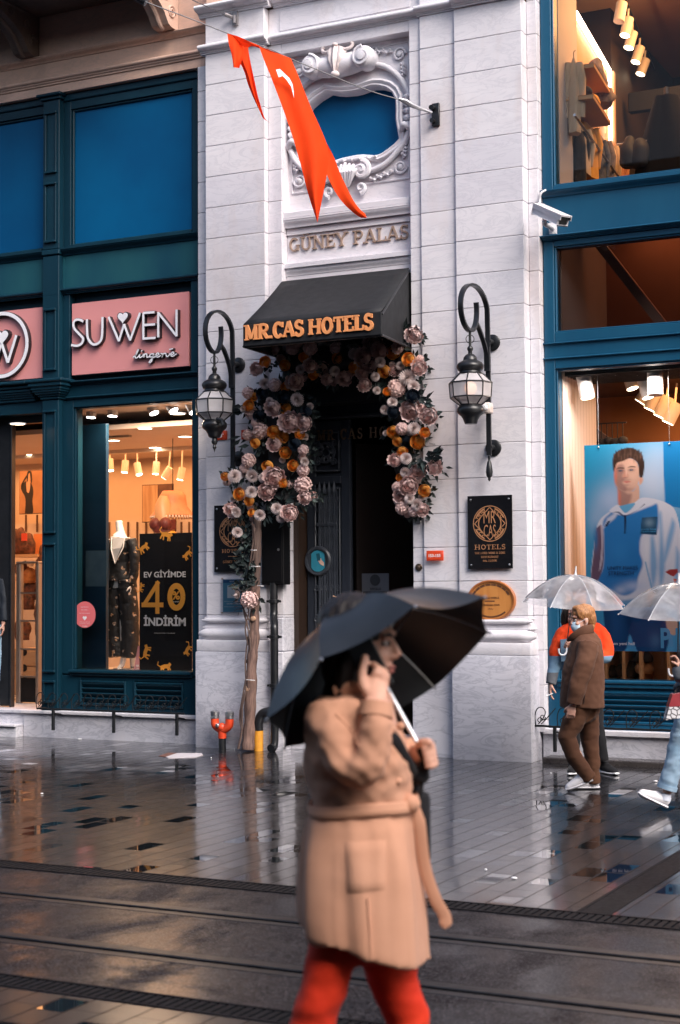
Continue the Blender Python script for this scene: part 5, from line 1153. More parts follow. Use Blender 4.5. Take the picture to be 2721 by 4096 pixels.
# ---- upper room
ru = thing('shop_room', 'orange lit upstairs clothing room behind the top right window', 'room', (-3, 18, 5.8))
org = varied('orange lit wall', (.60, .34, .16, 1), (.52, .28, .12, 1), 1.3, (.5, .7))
mb = MB(); mb.box(-5.2, -5.11, 15.32, 15.95, 5.79, 9.3); mb.build('side_panel', varied('pale side panel', (.62, .56, .56, 1), (.58, .52, .51, 1), 1, (.5, .7)), ru)
U1 = at(*c3(862, 85), 15.98); 
d = ray(*c3(1085, 462)); U2 = CAMP+d*((U1.z-CH)/d.z)
ex = (U2-U1); ex.z = 0; UL = ex.length; ex.normalize(); en = Vector((ex.y, -ex.x, 0))
if en.dot(Vector((0, 0, CH))-U1) < 0: en = -en
def wp(px, py, off=0.0):               # on the wall carrying the shelves
    d = ray(px, py); o = U1+en*off; return CAMP+d*((o-CAMP).dot(en)/d.dot(en))
zf = wp(*c3(1100, 1140)).z-.3
mb = MB(); A = U1-ex*.4; B = U2; mb.poly([(A.x, A.y, zf), (B.x, B.y, zf), (B.x, B.y, U1.z+.05), (A.x, A.y, U1.z+.05)]); su = thing('wall_shelving', 'orange wooden wall shelving edged by a bright light strip upstairs', 'shelving', U1); mb.build('back_panel', org, su)
lampS = emis('light strip', (1, .72, .55), 6)
mb = MB(); mb.tube([U1+en*.05, U2+en*.05], .028, 6); mb.tube([U2+en*.05, Vector((U2.x, U2.y, wp(*c3(1095, 915)).z))+en*.05], .022, 6); mb.build('light_strip', lampS, su)
mb = MB(); mb.obox(Vector((U2.x, U2.y, (zf+U1.z)/2))+en*.02+ex*.06, ex, en, (0, 0, 1), .05, .08, (U1.z-zf)/2); mb.build('edge_panel', varied('edge board', (.62, .40, .26, 1), (.55, .34, .20, 1), 2, (.5, .6)), su)
for (x0, y0, x1, y1, w_) in ((925, 440, 1025, 600, .30), (920, 640, 1028, 795, .30)):
    a = wp(*c3(x0, y0), .16); b = wp(*c3(x1, y1), .16); z = (a.z+b.z)/2; mb = MB(); c = (a+b)/2; mb.obox((c.x, c.y, a.z), ex, en, (0, 0, 1), (b-a).length*.55, .15, .022, .004); mb.build('shelf', org, su)
a = wp(*c3(880, 740), .3); b = wp(*c3(955, 735), .3); mb = MB(); c1_ = wp(*c3(885, 742), .22); mb.tube([c1_, c1_+ex*2.6], .014, 8); mb.build('clothes_rail', M['chrome'], su, 40)
def hanging(px, py, h, wdt, m, lab, seed, rot=0, off=.07, cat='garment', grp='garments hung on the upstairs rail'):
    """a garment on a hanger: shoulders, sleeves and a wavy hem"""
    p = wp(*c3(px, py), off); mb = MB(); r_ = random.Random(seed); rings = []
    u = (en*cos(rot)+ex*sin(rot)); vv = Vector((-u.y, u.x, 0))
    for k in range(13):
        t = k/12; hw = wdt*(.18+.82*min(1, t*6))*(1+.12*t) if t < .17 else wdt*(1+.12*t); dp = .035+.045*min(1, t*3); ring = []
        for q in range(20):
            a = 2*pi*q/20; wob = 1+.22*sin(a*5+seed)*t
            ring.append(p+u*(hw*cos(a))+vv*(dp*sin(a)*wob)+Vector((0, 0, -h*t)))
        rings.append(ring)
    mb.rings(rings)
    for s_ in (-1, 1): mb.tube([p+u*(wdt*.85*s_)+Vector((0, 0, -.05)), p+u*(wdt*1.18*s_)+Vector((0, 0, -.22)), p+u*(wdt*1.15*s_)+vv*.03+Vector((0, 0, -h*.78))], [.05, .06, .045], 10)
    mb.tube([p+Vector((0, 0, -.01)), p+Vector((0, 0, .07)), p+u*.02+Vector((0, 0, .09))], .006, 5)
    return tag(mb.build('hanging_garment', m, None, 60), lab, cat, grp)
GM = [varied('cream cloth', (.62, .46, .32, 1), (.55, .40, .26, 1), 4, (.8, .95), .3, 60), varied('yellow cloth', (.72, .36, .07, 1), (.62, .28, .05, 1), 4, (.8, .95), .3, 60), varied('blue check', (.035, .045, .075, 1), (.09, .10, .12, 1), 22, (.8, .95), .3, 60), varied('grey plaid', (.10, .085, .085, 1), (.20, .15, .13, 1), 24, (.8, .95), .3, 60), varied('tan plaid', (.50, .22, .09, 1), (.30, .10, .05, 1), 22, (.8, .95), .3, 60), cl_dark]
for k, (x, y, h, w_, m, lab) in enumerate(((900, 815, .62, .10, GM[5], 'dark garment at the near end of the upstairs rail'), (905, 800, .55, .15, GM[0], 'cream shirt hung second on the upstairs rail'), (945, 790, .62, .17, GM[1], 'yellow and white jersey hung on the upstairs rail'), (1000, 870, .72, .17, GM[2], 'dark blue checked shirt hung on the upstairs rail'), (1040, 875, .72, .16, GM[3], 'grey plaid shirt hung on the upstairs rail'), (1085, 905, .68, .16, GM[0], 'cream shirt hung before the red plaid one'), (1125, 940, .68, .18, GM[4], 'red and tan plaid shirt at the far end of the rail'))):
    hanging(x, y, h, w_, m, lab, k+1, .9)
hanging(880, 380, .80, .06, GM[0], 'long cream coat hung at the near end of the orange shelving wall', 21, .2, .10)
for k, (x, y, rx, rz, m, lab) in enumerate(((945, 600, .10, .07, cl_dark, 'dark knitted hat on the middle upstairs shelf'), (975, 665, .12, .10, GM[1], 'yellow beanie on the lower upstairs shelf'), (1040, 640, .20, .14, GM[3], 'dark patterned bag on the lower upstairs shelf'), (1025, 510, .12, .22, GM[3], 'tall dark patterned bundle on the top upstairs shelf'))):
    p = wp(*c3(x, y), .16); lumpy('shelf_item', p, (rx, rx, rz), m, lab, 'clothes', 'items on the upstairs shelves', k+40, .3)
mb = MB(); mb.box(-6.4, 2.6, 21, 21.1, 5.7, 9.3); mb.box(U2.x-.6, U2.x+.05, U2.y+.08, 21, 5.7, 9.3); mb.build('back_wall', varied('dark back wall', (.035, .020, .014, 1), (.05, .028, .018, 1), 1, (.6, .8)), ru)  # dark brown also stands for the dark reflection over this part of the glass
mb = MB(); mb.box(-6.5, 2.6, 15.32, 21.1, 8.72, 8.8); mb.build('ceiling', varied('orange ceiling', (.52, .27, .12, 1), (.46, .22, .09, 1), .8, (.5, .7)), ru)
mb = MB(); mb.box(-6.5, 2.6, 17.0, 21.1, 5.72, 5.79); mb.build('floor', varied('dark shop floor', (.05, .03, .02, 1), (.06, .04, .03, 1), 2, (.5, .7)), ru)
fluor(ru, -4.6, -3.2, 16.2, 18.4, 8.60, 85, (1, .46, .16), 'upstairs_light')
ups = []
for k, (x, y, l, lab) in enumerate(((1192, 20, .3, 'first unlit spotlight of the upstairs row'), (1235, 120, .28, 'upstairs spotlight with a bright lens, highest of the lit ones'), (1262, 210, .26, 'second lit spotlight of the upstairs row'), (1310, 305, .26, 'third lit spotlight of the upstairs row'), (1345, 385, .26, 'lowest lit spotlight of the upstairs row'))):
    d = ray(*c3(x, y)); p = CAMP+d*((8.3-CH)/d.z); ups.append(p.copy()); spot(p, (-.10-.05*k, -.25, -1), l*.78, .062, pale, lampE if k else pale, lab, 'track spotlights of the upstairs room', stem=.12)
mb = MB()
for k in range(2): pass
mb.tube([ups[0]+(ups[0]-ups[-1])*.3+Vector((0, 0, .13)), ups[-1]+(ups[-1]-ups[0])*.4+Vector((0, 0, .13))], .02, 6); tag(mb.build('lighting_track', M['black']), 'black lighting track over the upstairs spotlights', 'track')
# dark hanging coats and screen at the right of the upstairs room
p = at(*c3(1480, 630), 17.6)
mn = thing('coat_display', 'dark long coat on a stand in the shadowy right of the upstairs room', 'clothes display', (p.x, p.y, 5.8)); mb = MB(); rings = []
for k in range(12):
    t = k/11; hw = .14+.28*t+.08*sin(t*3); rings.append([Vector((p.x+hw*cos(2*pi*q/24)*(1+.05*sin(q*2.2)), p.y+.14*sin(2*pi*q/24)*(1+.15*sin(q*1.7)), p.z-(p.z-5.82)*t)) for q in range(24)])
mb.rings(rings); mb.build('coat', varied('black coat cloth', (.0022, .0025, .004, 1), (.004, .0045, .006, 1), 3, (.7, .9), spec=.1), mn, 60)
mb = MB(); mb.tube([(p.x, p.y, 5.8), (p.x, p.y, p.z+.12)], .03, 8); mb.build('stand', M['black'], mn)
q0 = at(*c3(1230, 600), 18.5); q1 = at(*c3(1560, 680), 18.5); mb = MB(); mb.box(q0.x, q1.x+.6, 18.5, 18.6, q1.z, q0.z, .01); tag(mb.build('wall_screen', M['blackmatt']), 'wide black screen hung in the dark upstairs room', 'screen')
for k, x in enumerate((1240, 1310)):
    p = at(*c3(x, 1010), 17.5); lumpy('jacket', p, (.12, .10, .22), M['blackmatt'], ['dark jacket left on the upstairs back rail', 'dark jacket right on the upstairs back rail'][k], 'clothes', 'dark jackets on the back rail', 60+k, .2)
mb = MB(); p = at(*c3(1160, 935), 17.5); mb.tube([p, p+Vector((1.6, 0, 0))], .012, 6); tag(mb.build('clothes_rail', M['chrome']), 'thin rail carrying dark jackets at the back upstairs', 'rail')
# ================================================================== FLOWER GARLAND
def petal(mb, c, d, up, ln, wd, curl, n=4):
    """a cupped petal: from c along d, curling towards up"""
    d = d.normalized(); s = d.cross(up).normalized(); up = s.cross(d).normalized(); rows = []
    for j in range(n+1):
        t = j/n; w_ = wd*sin(pi*(.12+.80*t))**.7; p = c+d*(ln*t)+up*(curl*ln*t*t)
        rows.append([p-s*w_+up*(.25*w_), p-up*.10*w_, p+s*w_+up*(.25*w_)])
    vv = [[mb.b.verts.new(q) for q in r] for r in rows]
    for a, b in zip(vv, vv[1:]):
        for i in range(2): mb.b.faces.new((a[i], a[i+1], b[i+1], b[i]))
F_ = Vector((0, -1, 0))                 # flowers face -Y, radius 1
def shell(mb, o, th0, th1, R0_, R1_, w0, ruff, n=5, m=4, flare=.12):
    """a petal that hugs a ball: from angle th0 (back) to th1 (front) off the flower's axis, centred on direction o"""
    t_ = o.cross(F_).normalized(); rows = []
    for j in range(n+1):
        t = j/n; th = th0+(th1-th0)*t; R_ = R0_+(R1_-R0_)*t+flare*max(0, t-.6)**2*6; row = []
        wd = w0*sin(pi*(.10+.66*t))**.6
        for i in range(m+1):
            q = (i/m-.5)*2; ph = q*wd; e = th-(.10*q*q*t)*(-1); d = (F_*cos(e)+(o*cos(ph)+t_*sin(ph))*sin(e))
            row.append(d*(R_*(1+ruff*sin(q*5+j)*t)))
        rows.append(row)
    vv = [[mb.b.verts.new(v) for v in r] for r in rows]
    for a, b in zip(vv, vv[1:]):
        for i in range(m): mb.b.faces.new((a[i], a[i+1], b[i+1], b[i]))
def rose(seed):
    r_ = random.Random(seed); mb = MB()
    for R_, th1, n, w_ in ((.20, .10, 3, 1.5), (.32, .30, 3, 1.3), (.44, .48, 4, 1.1), (.57, .66, 5, .95), (.70, .86, 5, .85), (.82, 1.10, 6, .8)):
        for k in range(n):
            a = 2*pi*(k+r_.uniform(-.15, .15))/n+R_*9; o = Vector((cos(a), 0, sin(a))); shell(mb, o, 2.1, th1, R_*.9, R_*1.04, w_, .02, flare=.10 if R_ > .5 else .02)
    mb.ell((0, .05, 0), (.18, .3, .18), None, 8, 6); return mb.mesh('rose', 60)
def peony(seed):
    r_ = random.Random(seed); mb = MB()
    for R_, th1, n, w_ in ((.28, .1, 4, 1.0), (.42, .3, 6, .7), (.55, .5, 7, .6), (.68, .7, 8, .55), (.80, .92, 9, .5), (.92, 1.2, 9, .5)):
        for k in range(n):
            a = 2*pi*(k+r_.uniform(-.3, .3))/n+R_*7; o = Vector((cos(a), 0, sin(a))); shell(mb, o, 2.0, th1+r_.uniform(-.14, .14), R_*.85, R_*r_.uniform(.95, 1.12), w_, .07, flare=r_.uniform(.02, .16))
    return mb.mesh('peony', 60)
def dahlia(seed):
    r_ = random.Random(seed); mb = MB()
    for ring in range(7):
        tilt = .12+.26*ring; n = 6+3*ring
        for k in range(n):
            a = 2*pi*(k+.5*ring)/n; o = Vector((cos(a), 0, sin(a))); tl_ = tilt+r_.uniform(-.06, .06)
            petal(mb, F_*.15, F_*cos(tl_)+o*sin(tl_), F_ if tl_ > .7 else -o, .78, .085, .12, 3)
    return mb.mesh('dahlia', 60)
def hydrangea(seed):
    r_ = random.Random(seed); mb = MB()
    for k in range(84):
        z = 1-2*(k+.5)/84; a = k*2.39996+r_.uniform(-.2, .2); q = sqrt(1-z*z); o = Vector((q*cos(a), q*sin(a), z))
        if o.y > .45: continue
        c = o*.72; t1 = o.cross(Vector((.3, .2, 1))).normalized(); t2 = o.cross(t1); ph = r_.uniform(0, 6)
        for m_ in range(4):
            b = ph+m_*pi/2; d = (t1*cos(b)+t2*sin(b)+o*.35); petal(mb, c*r_.uniform(.94, 1.08), d, o, r_.uniform(.17, .24), .085, .15, 2)
    mb.ell((0, 0, 0), (.66, .66, .66), None, 10, 8); return mb.mesh('hydrangea', 60)
def fl_mat(name, c1, c2, c3=None):
    m = mat(name, c1, .7, spec=.2); n = NT(m); v = n.n('ShaderNodeTexCoord').outputs['Object']; ln = n.n('ShaderNodeVectorMath'); ln.operation = 'LENGTH'; n.l(v, ln.inputs[0])
    f = n.math('ADD', n.math('MULTIPLY', ln.outputs['Value'], .8), n.math('MULTIPLY', n.math('SUBTRACT', n.noise(v, 4, 3), .5), .5))
    oi = n.n('ShaderNodeObjectInfo').outputs['Random']
    c = n.ramp(f, [(.15, c1), (.8, c2)]); c = n.mix(n.math('MULTIPLY', oi, .5), c, c3 or c1); n.l(c, n.p.inputs['Base Color']); return m
FM = {'R': fl_mat('orange rose petals', (.80, .30, .04), (.96, .50, .12), (.80, .30, .05)), 'P': fl_mat('dusty pink peony petals', (.60, .34, .31), (.88, .70, .68), (.64, .45, .43)), 'D': fl_mat('pale mauve dahlia petals', (.50, .34, .25), (.84, .76, .77), (.68, .57, .56)), 'H': fl_mat('dried pink hydrangea', (.54, .33, .29), (.80, .60, .58), (.66, .46, .41)), 'B': fl_mat('slate blue rose petals', (.018, .030, .055), (.055, .080, .12), (.02, .03, .045))}
protos = {'R': [rose(1), rose(2)], 'P': [peony(3), peony(4)], 'D': [dahlia(5), dahlia(6)], 'H': [hydrangea(7), hydrangea(8)], 'B': [rose(9), rose(10)]}
for k, l in protos.items():
    for me in l: me.materials.append(FM[k])
NMF = {'R': 'orange_rose', 'P': 'pink_peony', 'D': 'mauve_dahlia', 'H': 'hydrangea', 'B': 'blue_rose'}
gar = thing('flower_garland', 'arch of dusty pink, orange and blue artificial flowers round the hotel doorway', 'flower garland', (-8.4, 14.7, 0))
LF = [(400, 680, 40, 'P'), (445, 640, 36, 'R'), (500, 565, 30, 'P'), (555, 660, 36, 'R'), (600, 560, 42, 'H'), (700, 560, 45, 'H'), (665, 610, 32, 'R'), (645, 680, 32, 'D'), (720, 710, 32, 'R'), (700, 660, 38, 'P'), (440, 760, 40, 'D'), (500, 770, 42, 'H'), (610, 750, 48, 'P'), (560, 785, 30, 'R'), (430, 820, 38, 'B'), (345, 815, 38, 'H'), (380, 835, 27, 'R'), (555, 840, 42, 'B'), (630, 850, 48, 'D'), (470, 860, 27, 'D'), (490, 900, 48, 'P'), (560, 900, 38, 'R'), (352, 890, 36, 'R'), (365, 930, 42, 'H'), (410, 945, 38, 'B'), (320, 905, 22, 'D'), (390, 985, 32, 'H'), (585, 980, 60, 'P'), (665, 985, 50, 'P'), (680, 920, 36, 'B'), (700, 890, 26, 'D'), (420, 1035, 52, 'H'), (495, 1035, 42, 'R'), (550, 1065, 36, 'R'), (345, 1055, 36, 'H'), (390, 1100, 32, 'R'), (500, 1105, 45, 'P'), (615, 1105, 40, 'B'), (640, 1050, 32, 'R'), (660, 1140, 34, 'H'), (560, 1155, 38, 'R'), (350, 1200, 46, 'H'), (460, 1232, 38, 'R'), (605, 1230, 36, 'R'), (670, 1205, 30, 'D'), (660, 1255, 40, 'H'), (325, 1245, 32, 'H'), (215, 1290, 28, 'R'), (270, 1292, 48, 'D'), (375, 1285, 46, 'D'), (435, 1300, 36, 'D'), (495, 1295, 60, 'P'), (550, 1330, 28, 'R'), (365, 1380, 42, 'D'), (300, 1392, 40, 'R'), (455, 1375, 50, 'P'), (660, 1340, 56, 'H'), (672, 1412, 38, 'P'), (355, 1430, 32, 'R'), (510, 1475, 40, 'D'), (585, 1500, 48, 'P'), (535, 1528, 36, 'D'), (250, 1482, 40, 'P'), (285, 1495, 38, 'D'), (415, 1510, 40, 'D'), (370, 1500, 26, 'R'), (285, 1608, 38, 'D'), (322, 1655, 24, 'D')]
RT = [(850, 560, 42, 'H'), (860, 620, 36, 'R'), (840, 690, 38, 'D'), (770, 680, 42, 'P'), (800, 740, 34, 'P'), (895, 730, 44, 'P'), (955, 670, 36, 'R'), (950, 590, 42, 'D'), (1010, 610, 52, 'P'), (1060, 530, 52, 'P'), (1100, 570, 48, 'P'), (1000, 700, 38, 'P'), (1055, 660, 38, 'P'), (1100, 640, 36, 'D'), (1125, 690, 40, 'R'), (1070, 725, 32, 'D'), (1175, 585, 42, 'R'), (1200, 560, 32, 'P'), (1295, 480, 48, 'P'), (1265, 625, 42, 'R'), (1320, 670, 42, 'P'), (1215, 660, 30, 'D'), (1180, 690, 32, 'P'), (1255, 730, 56, 'D'), (1190, 790, 56, 'H'), (1140, 810, 27, 'R'), (1290, 780, 42, 'D'), (1285, 835, 42, 'B'), (1080, 800, 28, 'D'), (1010, 770, 36, 'P'), (1170, 870, 36, 'D'), (1130, 910, 34, 'D'), (1275, 910, 56, 'P'), (1175, 925, 38, 'B'), (1375, 942, 50, 'P'), (1175, 1035, 38, 'R'), (1225, 1020, 40, 'H'), (1290, 1020, 44, 'D'), (1355, 1045, 32, 'R'), (1200, 1090, 30, 'R'), (1250, 1095, 38, 'B'), (1315, 1095, 45, 'R'), (1225, 1150, 34, 'R'), (1245, 1190, 40, 'D'), (1185, 1200, 38, 'P'), (1245, 1265, 36, 'D'), (1310, 1265, 42, 'P'), (1410, 1240, 42, 'P'), (1215, 1300, 27, 'R'), (1260, 1345, 52, 'P'), (1195, 1352, 32, 'H'), (1355, 1370, 38, 'R'), (1210, 1400, 36, 'P'), (1270, 1420, 36, 'D'), (1225, 1470, 42, 'H'), (1315, 1450, 42, 'D'), (1340, 1480, 36, 'P'), (1290, 1490, 34, 'H')]
fpos = []
def flower(k, p, r, look):
    me = rnd.choice(protos[k]); o = bpy.data.objects.new(NMF[k], me); COL.objects.link(o); o.parent = gar; o.matrix_parent_inverse = wm(gar).inverted()
    o.location = p; o.scale = (r, r, r); q = (-look).to_track_quat('Y', 'Z'); o.rotation_euler = (q.to_matrix() @ Matrix.Rotation(rnd.uniform(0, 6.28), 3, 'Y')).to_euler(); fpos.append((p, r))
PXM = .7015/6257*16.6
for side, L_ in ((0, LF), (1, RT)):
    for (x, y, r, k) in L_:
        under = y < 720
        yy = 14.62+rnd.uniform(-.06, .05) if side == 0 else 14.72+rnd.uniform(-.05, .05)
        if x < 420 and y > 1100: yy -= .05
        p = at(*c5(x, y), yy); lk = Vector((.30+rnd.uniform(-.35, .35), -1, -.12+rnd.uniform(-.35, .3))); flower(k, p, r*PXM*1.10, lk)
extra = []
for L_, yy in ((LF, 14.70), (RT, 14.78)):
    for (x, y, r, k) in L_:
        if k in 'PHR' and rnd.random() < .42:
            a = rnd.uniform(0, 6.28); extra.append((x+cos(a)*r*1.15, y+sin(a)*r*1.15, rnd.choice((24, 28, 32)), rnd.choice('HPDHD'), yy))
for (x, y, r, k, yy) in extra[:46]: flower(k, at(*c5(x, y), yy), r*PXM, Vector((.3+rnd.uniform(-.4, .4), -1, rnd.uniform(-.4, .3))))
c9b = lambda x, y: (780+x*.2541, 1950+y*.2541)
flower('H', at(*c9b(860, 1770), 14.52), .115, Vector((.2, -1, 0))); flower('D', at(*c9b(690, 1690), 14.56), .06, Vector((-.6, -1, 0)))
# foliage: dark leaves behind and between the blooms
lv = MB()
def leafq(mb, c, d, up, ln, wd):
    d = d.normalized(); s = d.cross(up)
    if s.length < 1e-3: return
    s.normalize(); u = s.cross(d)
    pts = [c, c+d*ln*.35+s*wd, c+d*ln, c+d*ln*.35-s*wd]; mid = c+d*ln*.5-u*wd*.35
    v = [mb.b.verts.new(q) for q in pts+[mid]]
    mb.b.faces.new((v[0], v[1], v[4])); mb.b.faces.new((v[1], v[2], v[4])); mb.b.faces.new((v[2], v[3], v[4])); mb.b.faces.new((v[3], v[0], v[4]))
for p, r in fpos:
    for _ in range(11):
        a = rnd.uniform(0, 2*pi); q = rnd.uniform(.2, .9)*r; c = p+Vector((cos(a)*q, rnd.uniform(.03, .16), sin(a)*q)); d = Vector((cos(a)+rnd.uniform(-.5, .5), rnd.uniform(-.5, .3), sin(a)+rnd.uniform(-.6, .4)))
        leafq(lv, c, d, Vector((rnd.uniform(-.4, .4), -1, rnd.uniform(-.3, .6))), rnd.uniform(.05, .10), rnd.uniform(.014, .028))
for (x, y, n_, dx, dz) in ((1345, 870, 10, .9, .35), (1390, 1180, 16, 1, .25), (1340, 1200, 12, .5, -.5), (480, 1420, 10, .3, -.8), (330, 1090, 6, -.8, -.5), (1230, 480, 10, .2, .8), (1240, 500, 8, -.5, .5), (650, 1440, 6, .4, -.6), (560, 1420, 8, .6, .2), (300, 905, 8, -1, -.1)):
    for _ in range(n_):
        p = at(*c5(x+rnd.uniform(-30, 30), y+rnd.uniform(-30, 30)), 14.68); leafq(lv, p, Vector((dx+rnd.uniform(-.7, .7), -.3, dz+rnd.uniform(-.7, .7))), Vector((rnd.uniform(-.5, .5), -1, .3)), rnd.uniform(.09, .16), rnd.uniform(.018, .034))
for (x, y, n_) in ((800, 720, 40), (830, 900, 30), (790, 1150, 40), (860, 1290, 60), (880, 1500, 50), (700, 1240, 12), (720, 1580, 16), (840, 1400, 20)):
    for _ in range(n_):
        p = at(*c9b(x+rnd.gauss(0, 55), y+rnd.gauss(0, 55)), 14.60+rnd.uniform(-.05, .05)); leafq(lv, p, Vector((rnd.uniform(-1, .6), -.3, rnd.uniform(-.7, .7))), Vector((rnd.uniform(-.5, .5), -1, .3)), rnd.uniform(.05, .10), rnd.uniform(.014, .03))
lm = mat('dark grey green leaves', (.02, .03, .03), .6, spec=.3)
def lfm():
    n = NT(lm); isl = n.n('ShaderNodeNewGeometry').outputs['Random Per Island']; n.l(n.ramp(isl, [(0, (.008, .012, .013)), (.6, (.020, .030, .029)), (.9, (.05, .075, .07)), (1, (.13, .17, .16))]), n.p.inputs['Base Color'])
lfm()
fo = lv.build('foliage', lm, gar); fo['kind'] = 'stuff'
# black backing added to darken gaps between blooms, round a thin wire core
wb = MB()
for L_, yy, rr_ in (([(560, 1440), (545, 1300), (545, 1000), (560, 800)], 14.84, .17), ([(560, 690), (700, 620), (900, 620), (1080, 650), (1190, 720)], 14.88, .15), ([(1220, 900), (1240, 1100), (1255, 1300), (1265, 1450)], 14.88, .085), (([(545, 1500), (520, 1300), (520, 1000), (530, 800), (560, 640), (700, 590), (900, 620), (1080, 640), (1200, 700), (1220, 900), (1240, 1100), (1250, 1300), (1260, 1490)]), 14.80, .035), ([(430, 1420), (430, 1300), (440, 1000), (470, 800)], 14.82, .09)):
    wb.tube(bez([at(*c5(x, y), yy) for x, y in L_], 30), rr_, 14)
for v in wb.b.verts: v.co += Vector((noise.noise(v.co*7), noise.noise(v.co*7+Vector((9, 0, 0)))*.4, noise.noise(v.co*7+Vector((0, 9, 0)))))*.10
wb.build('dark_backing', M['blackmatt'], gar, 60)
# dry logs and vine tied to the left side
bark = varied('dry bark', (.24, .145, .115, 1), (.085, .05, .042, 1), 9, (.7, .95), 1.0, 30, (4, 4, .6)); barkd = varied('dark bark', (.085, .055, .048, 1), (.13, .085, .07, 1), 9, (.7, .95), .8, 40, (3, 3, .5))
c9 = lambda x, y: (750+x*.7015, 1950+y*.7015)
def logp(pts, yy, seed): return [at(*c9(x, y), yy+.015*sin(i*1.7+seed)) for i, (x, y) in enumerate(pts)]
mb = MB(); pts = bez(logp([(345, 1495), (352, 1380), (360, 1200), (368, 1000), (380, 850), (383, 700), (388, 560)], 14.60, 0), 24); mb.tube(pts, [.066-.016*k/len(pts)+.006*sin(k*2.1)+.004*sin(k*.9) for k in range(len(pts))], 14); lg = mb.build('log', bark, gar, 60)
mb = MB(); p = at(*c9(372, 748), 14.53); mb.lathe([(.026, .03), (.027, 0), (.02, -.004), (.001, -.004)], p, 14, 'Y'); p = at(*c9(342, 1145), 14.53); mb.lathe([(.030, .04), (.028, 0), (.001, -.002)], p, 14, 'Y'); mb.build('cut_knot', varied('pale cut wood', (.55, .34, .22, 1), (.45, .27, .17, 1), 12, (.6, .8)), lg, 40)
mb = MB(); pts = bez(logp([(385, 640), (392, 480), (398, 350), (400, 230), (395, 160)], 14.66, 2), 16); mb.tube(pts, [.050-.010*k/len(pts)+.004*sin(k*1.9) for k in range(len(pts))], 12); mb.build('log', barkd, gar, 60)
mb = MB()
for k, L_ in enumerate(([(290, 1490), (310, 1390), (312, 1250), (335, 1150), (330, 1000), (345, 850)], [(312, 1380), (300, 1300), (318, 1180), (345, 1020)], [(335, 1000), (360, 920), (345, 800), (325, 720), (318, 640)], [(345, 900), (330, 800), (350, 720), (345, 650)], [(350, 860), (360, 780), (320, 690), (330, 640)], [(360, 420), (375, 300), (370, 200)], [(350, 470), (372, 340), (385, 230)], [(368, 450), (385, 330), (378, 210)], [(340, 780), (322, 700), (308, 660)])):
    pts = bez(logp(L_, 14.55, k), 14); mb.tube(pts, [.016-.009*i/len(pts) if k < 2 else .009 for i in range(len(pts))], 6)
for _ in range(46):
    a = at(*c9(rnd.uniform(285, 380), rnd.uniform(560, 720)), 14.52); mb.tube([a, a+Vector((rnd.uniform(-.08, .05), rnd.uniform(-.03, .03), rnd.uniform(-.06, .06)))], .0028, 4)
mb.build('vine', barkd, gar, 60)
mb = MB()
for (x0, y0, x1, y1) in ((362, 357, 395, 357), (364, 450, 415, 450), (335, 1097, 385, 1100), (400, 560, 435, 563)): mb.tube([at(*c9(x0, y0), 14.51), at(*c9((x0+x1)/2, y0+1), 14.49), at(*c9(x1, y1), 14.53)], .005, 5)
mb.build('cable_tie', mat('pale tie', (.6, .58, .58), .5), gar)
# ================================================================== PEOPLE
Fh = Vector((FW.x, FW.y, 0)).normalized()      # horizontally away from the camera
def fuse(mb, name, m, par, voxel=.008, sm=4, disp=None, fac=.5):
    me = mb.mesh('tmp'); o = bpy.data.objects.new('tmp', me); COL.objects.link(o)
    r = o.modifiers.new('r', 'REMESH'); r.mode = 'VOXEL'; r.voxel_size = voxel
    if sm: s_ = o.modifiers.new('s', 'SMOOTH'); s_.factor = fac; s_.iterations = sm
    dg = bpy.context.evaluated_depsgraph_get(); dg.update(); out = bpy.data.meshes.new_from_object(o.evaluated_get(dg)); bpy.data.objects.remove(o); bpy.data.meshes.remove(me)
    if disp:
        nn = [v.normal.copy() for v in out.vertices]
        for v, n_ in zip(out.vertices, nn): v.co = v.co+n_*disp(v.co, n_)
    out.name = name; out.materials.clear()
    for p in out.polygons: p.use_smooth = True
    return link(name, out, m, par)
def rotm(f, s, u): return Matrix((f, s, u)).transposed()
def head(mb, c, f, up, k=1.0, neck=None):
    f = f.normalized(); s = up.cross(f).normalized(); up = f.cross(s).normalized(); Rm = rotm(f, s, up)
    A = lambda a, b, d: c+(f*a+s*b+up*d)*k
    E = lambda p, r: mb.ell(p, (r[0]*k, r[1]*k, r[2]*k), Rm, 20, 14)
    E(A(-.012, 0, .035), (.098, .076, .092)); E(A(.028, 0, -.035), (.064, .060, .082)); E(A(.036, 0, -.082), (.048, .046, .040)); E(A(.072, 0, -.108), (.020, .024, .016))
    mb.tube([A(.080, 0, .022), A(.098, 0, -.005), A(.112, 0, -.032)], [.009*k, .011*k, .013*k], 10); E(A(.098, .011, -.035), (.011, .008, .008)); E(A(.098, -.011, -.035), (.011, .008, .008))
    mb.tube([A(.070, -.045, .026), A(.085, -.02, .033), A(.085, .02, .033), A(.070, .045, .026)], .012*k, 8)
    for q in (-1, 1):
        E(A(.060, .034*q, -.030), (.026, .024, .024)); E(A(-.010, .077*q, -.012), (.020, .008, .030))
    E(A(.086, 0, -.064), (.013, .024, .007)); E(A(.083, 0, -.077), (.013, .021, .008))
    return A, f, s, up
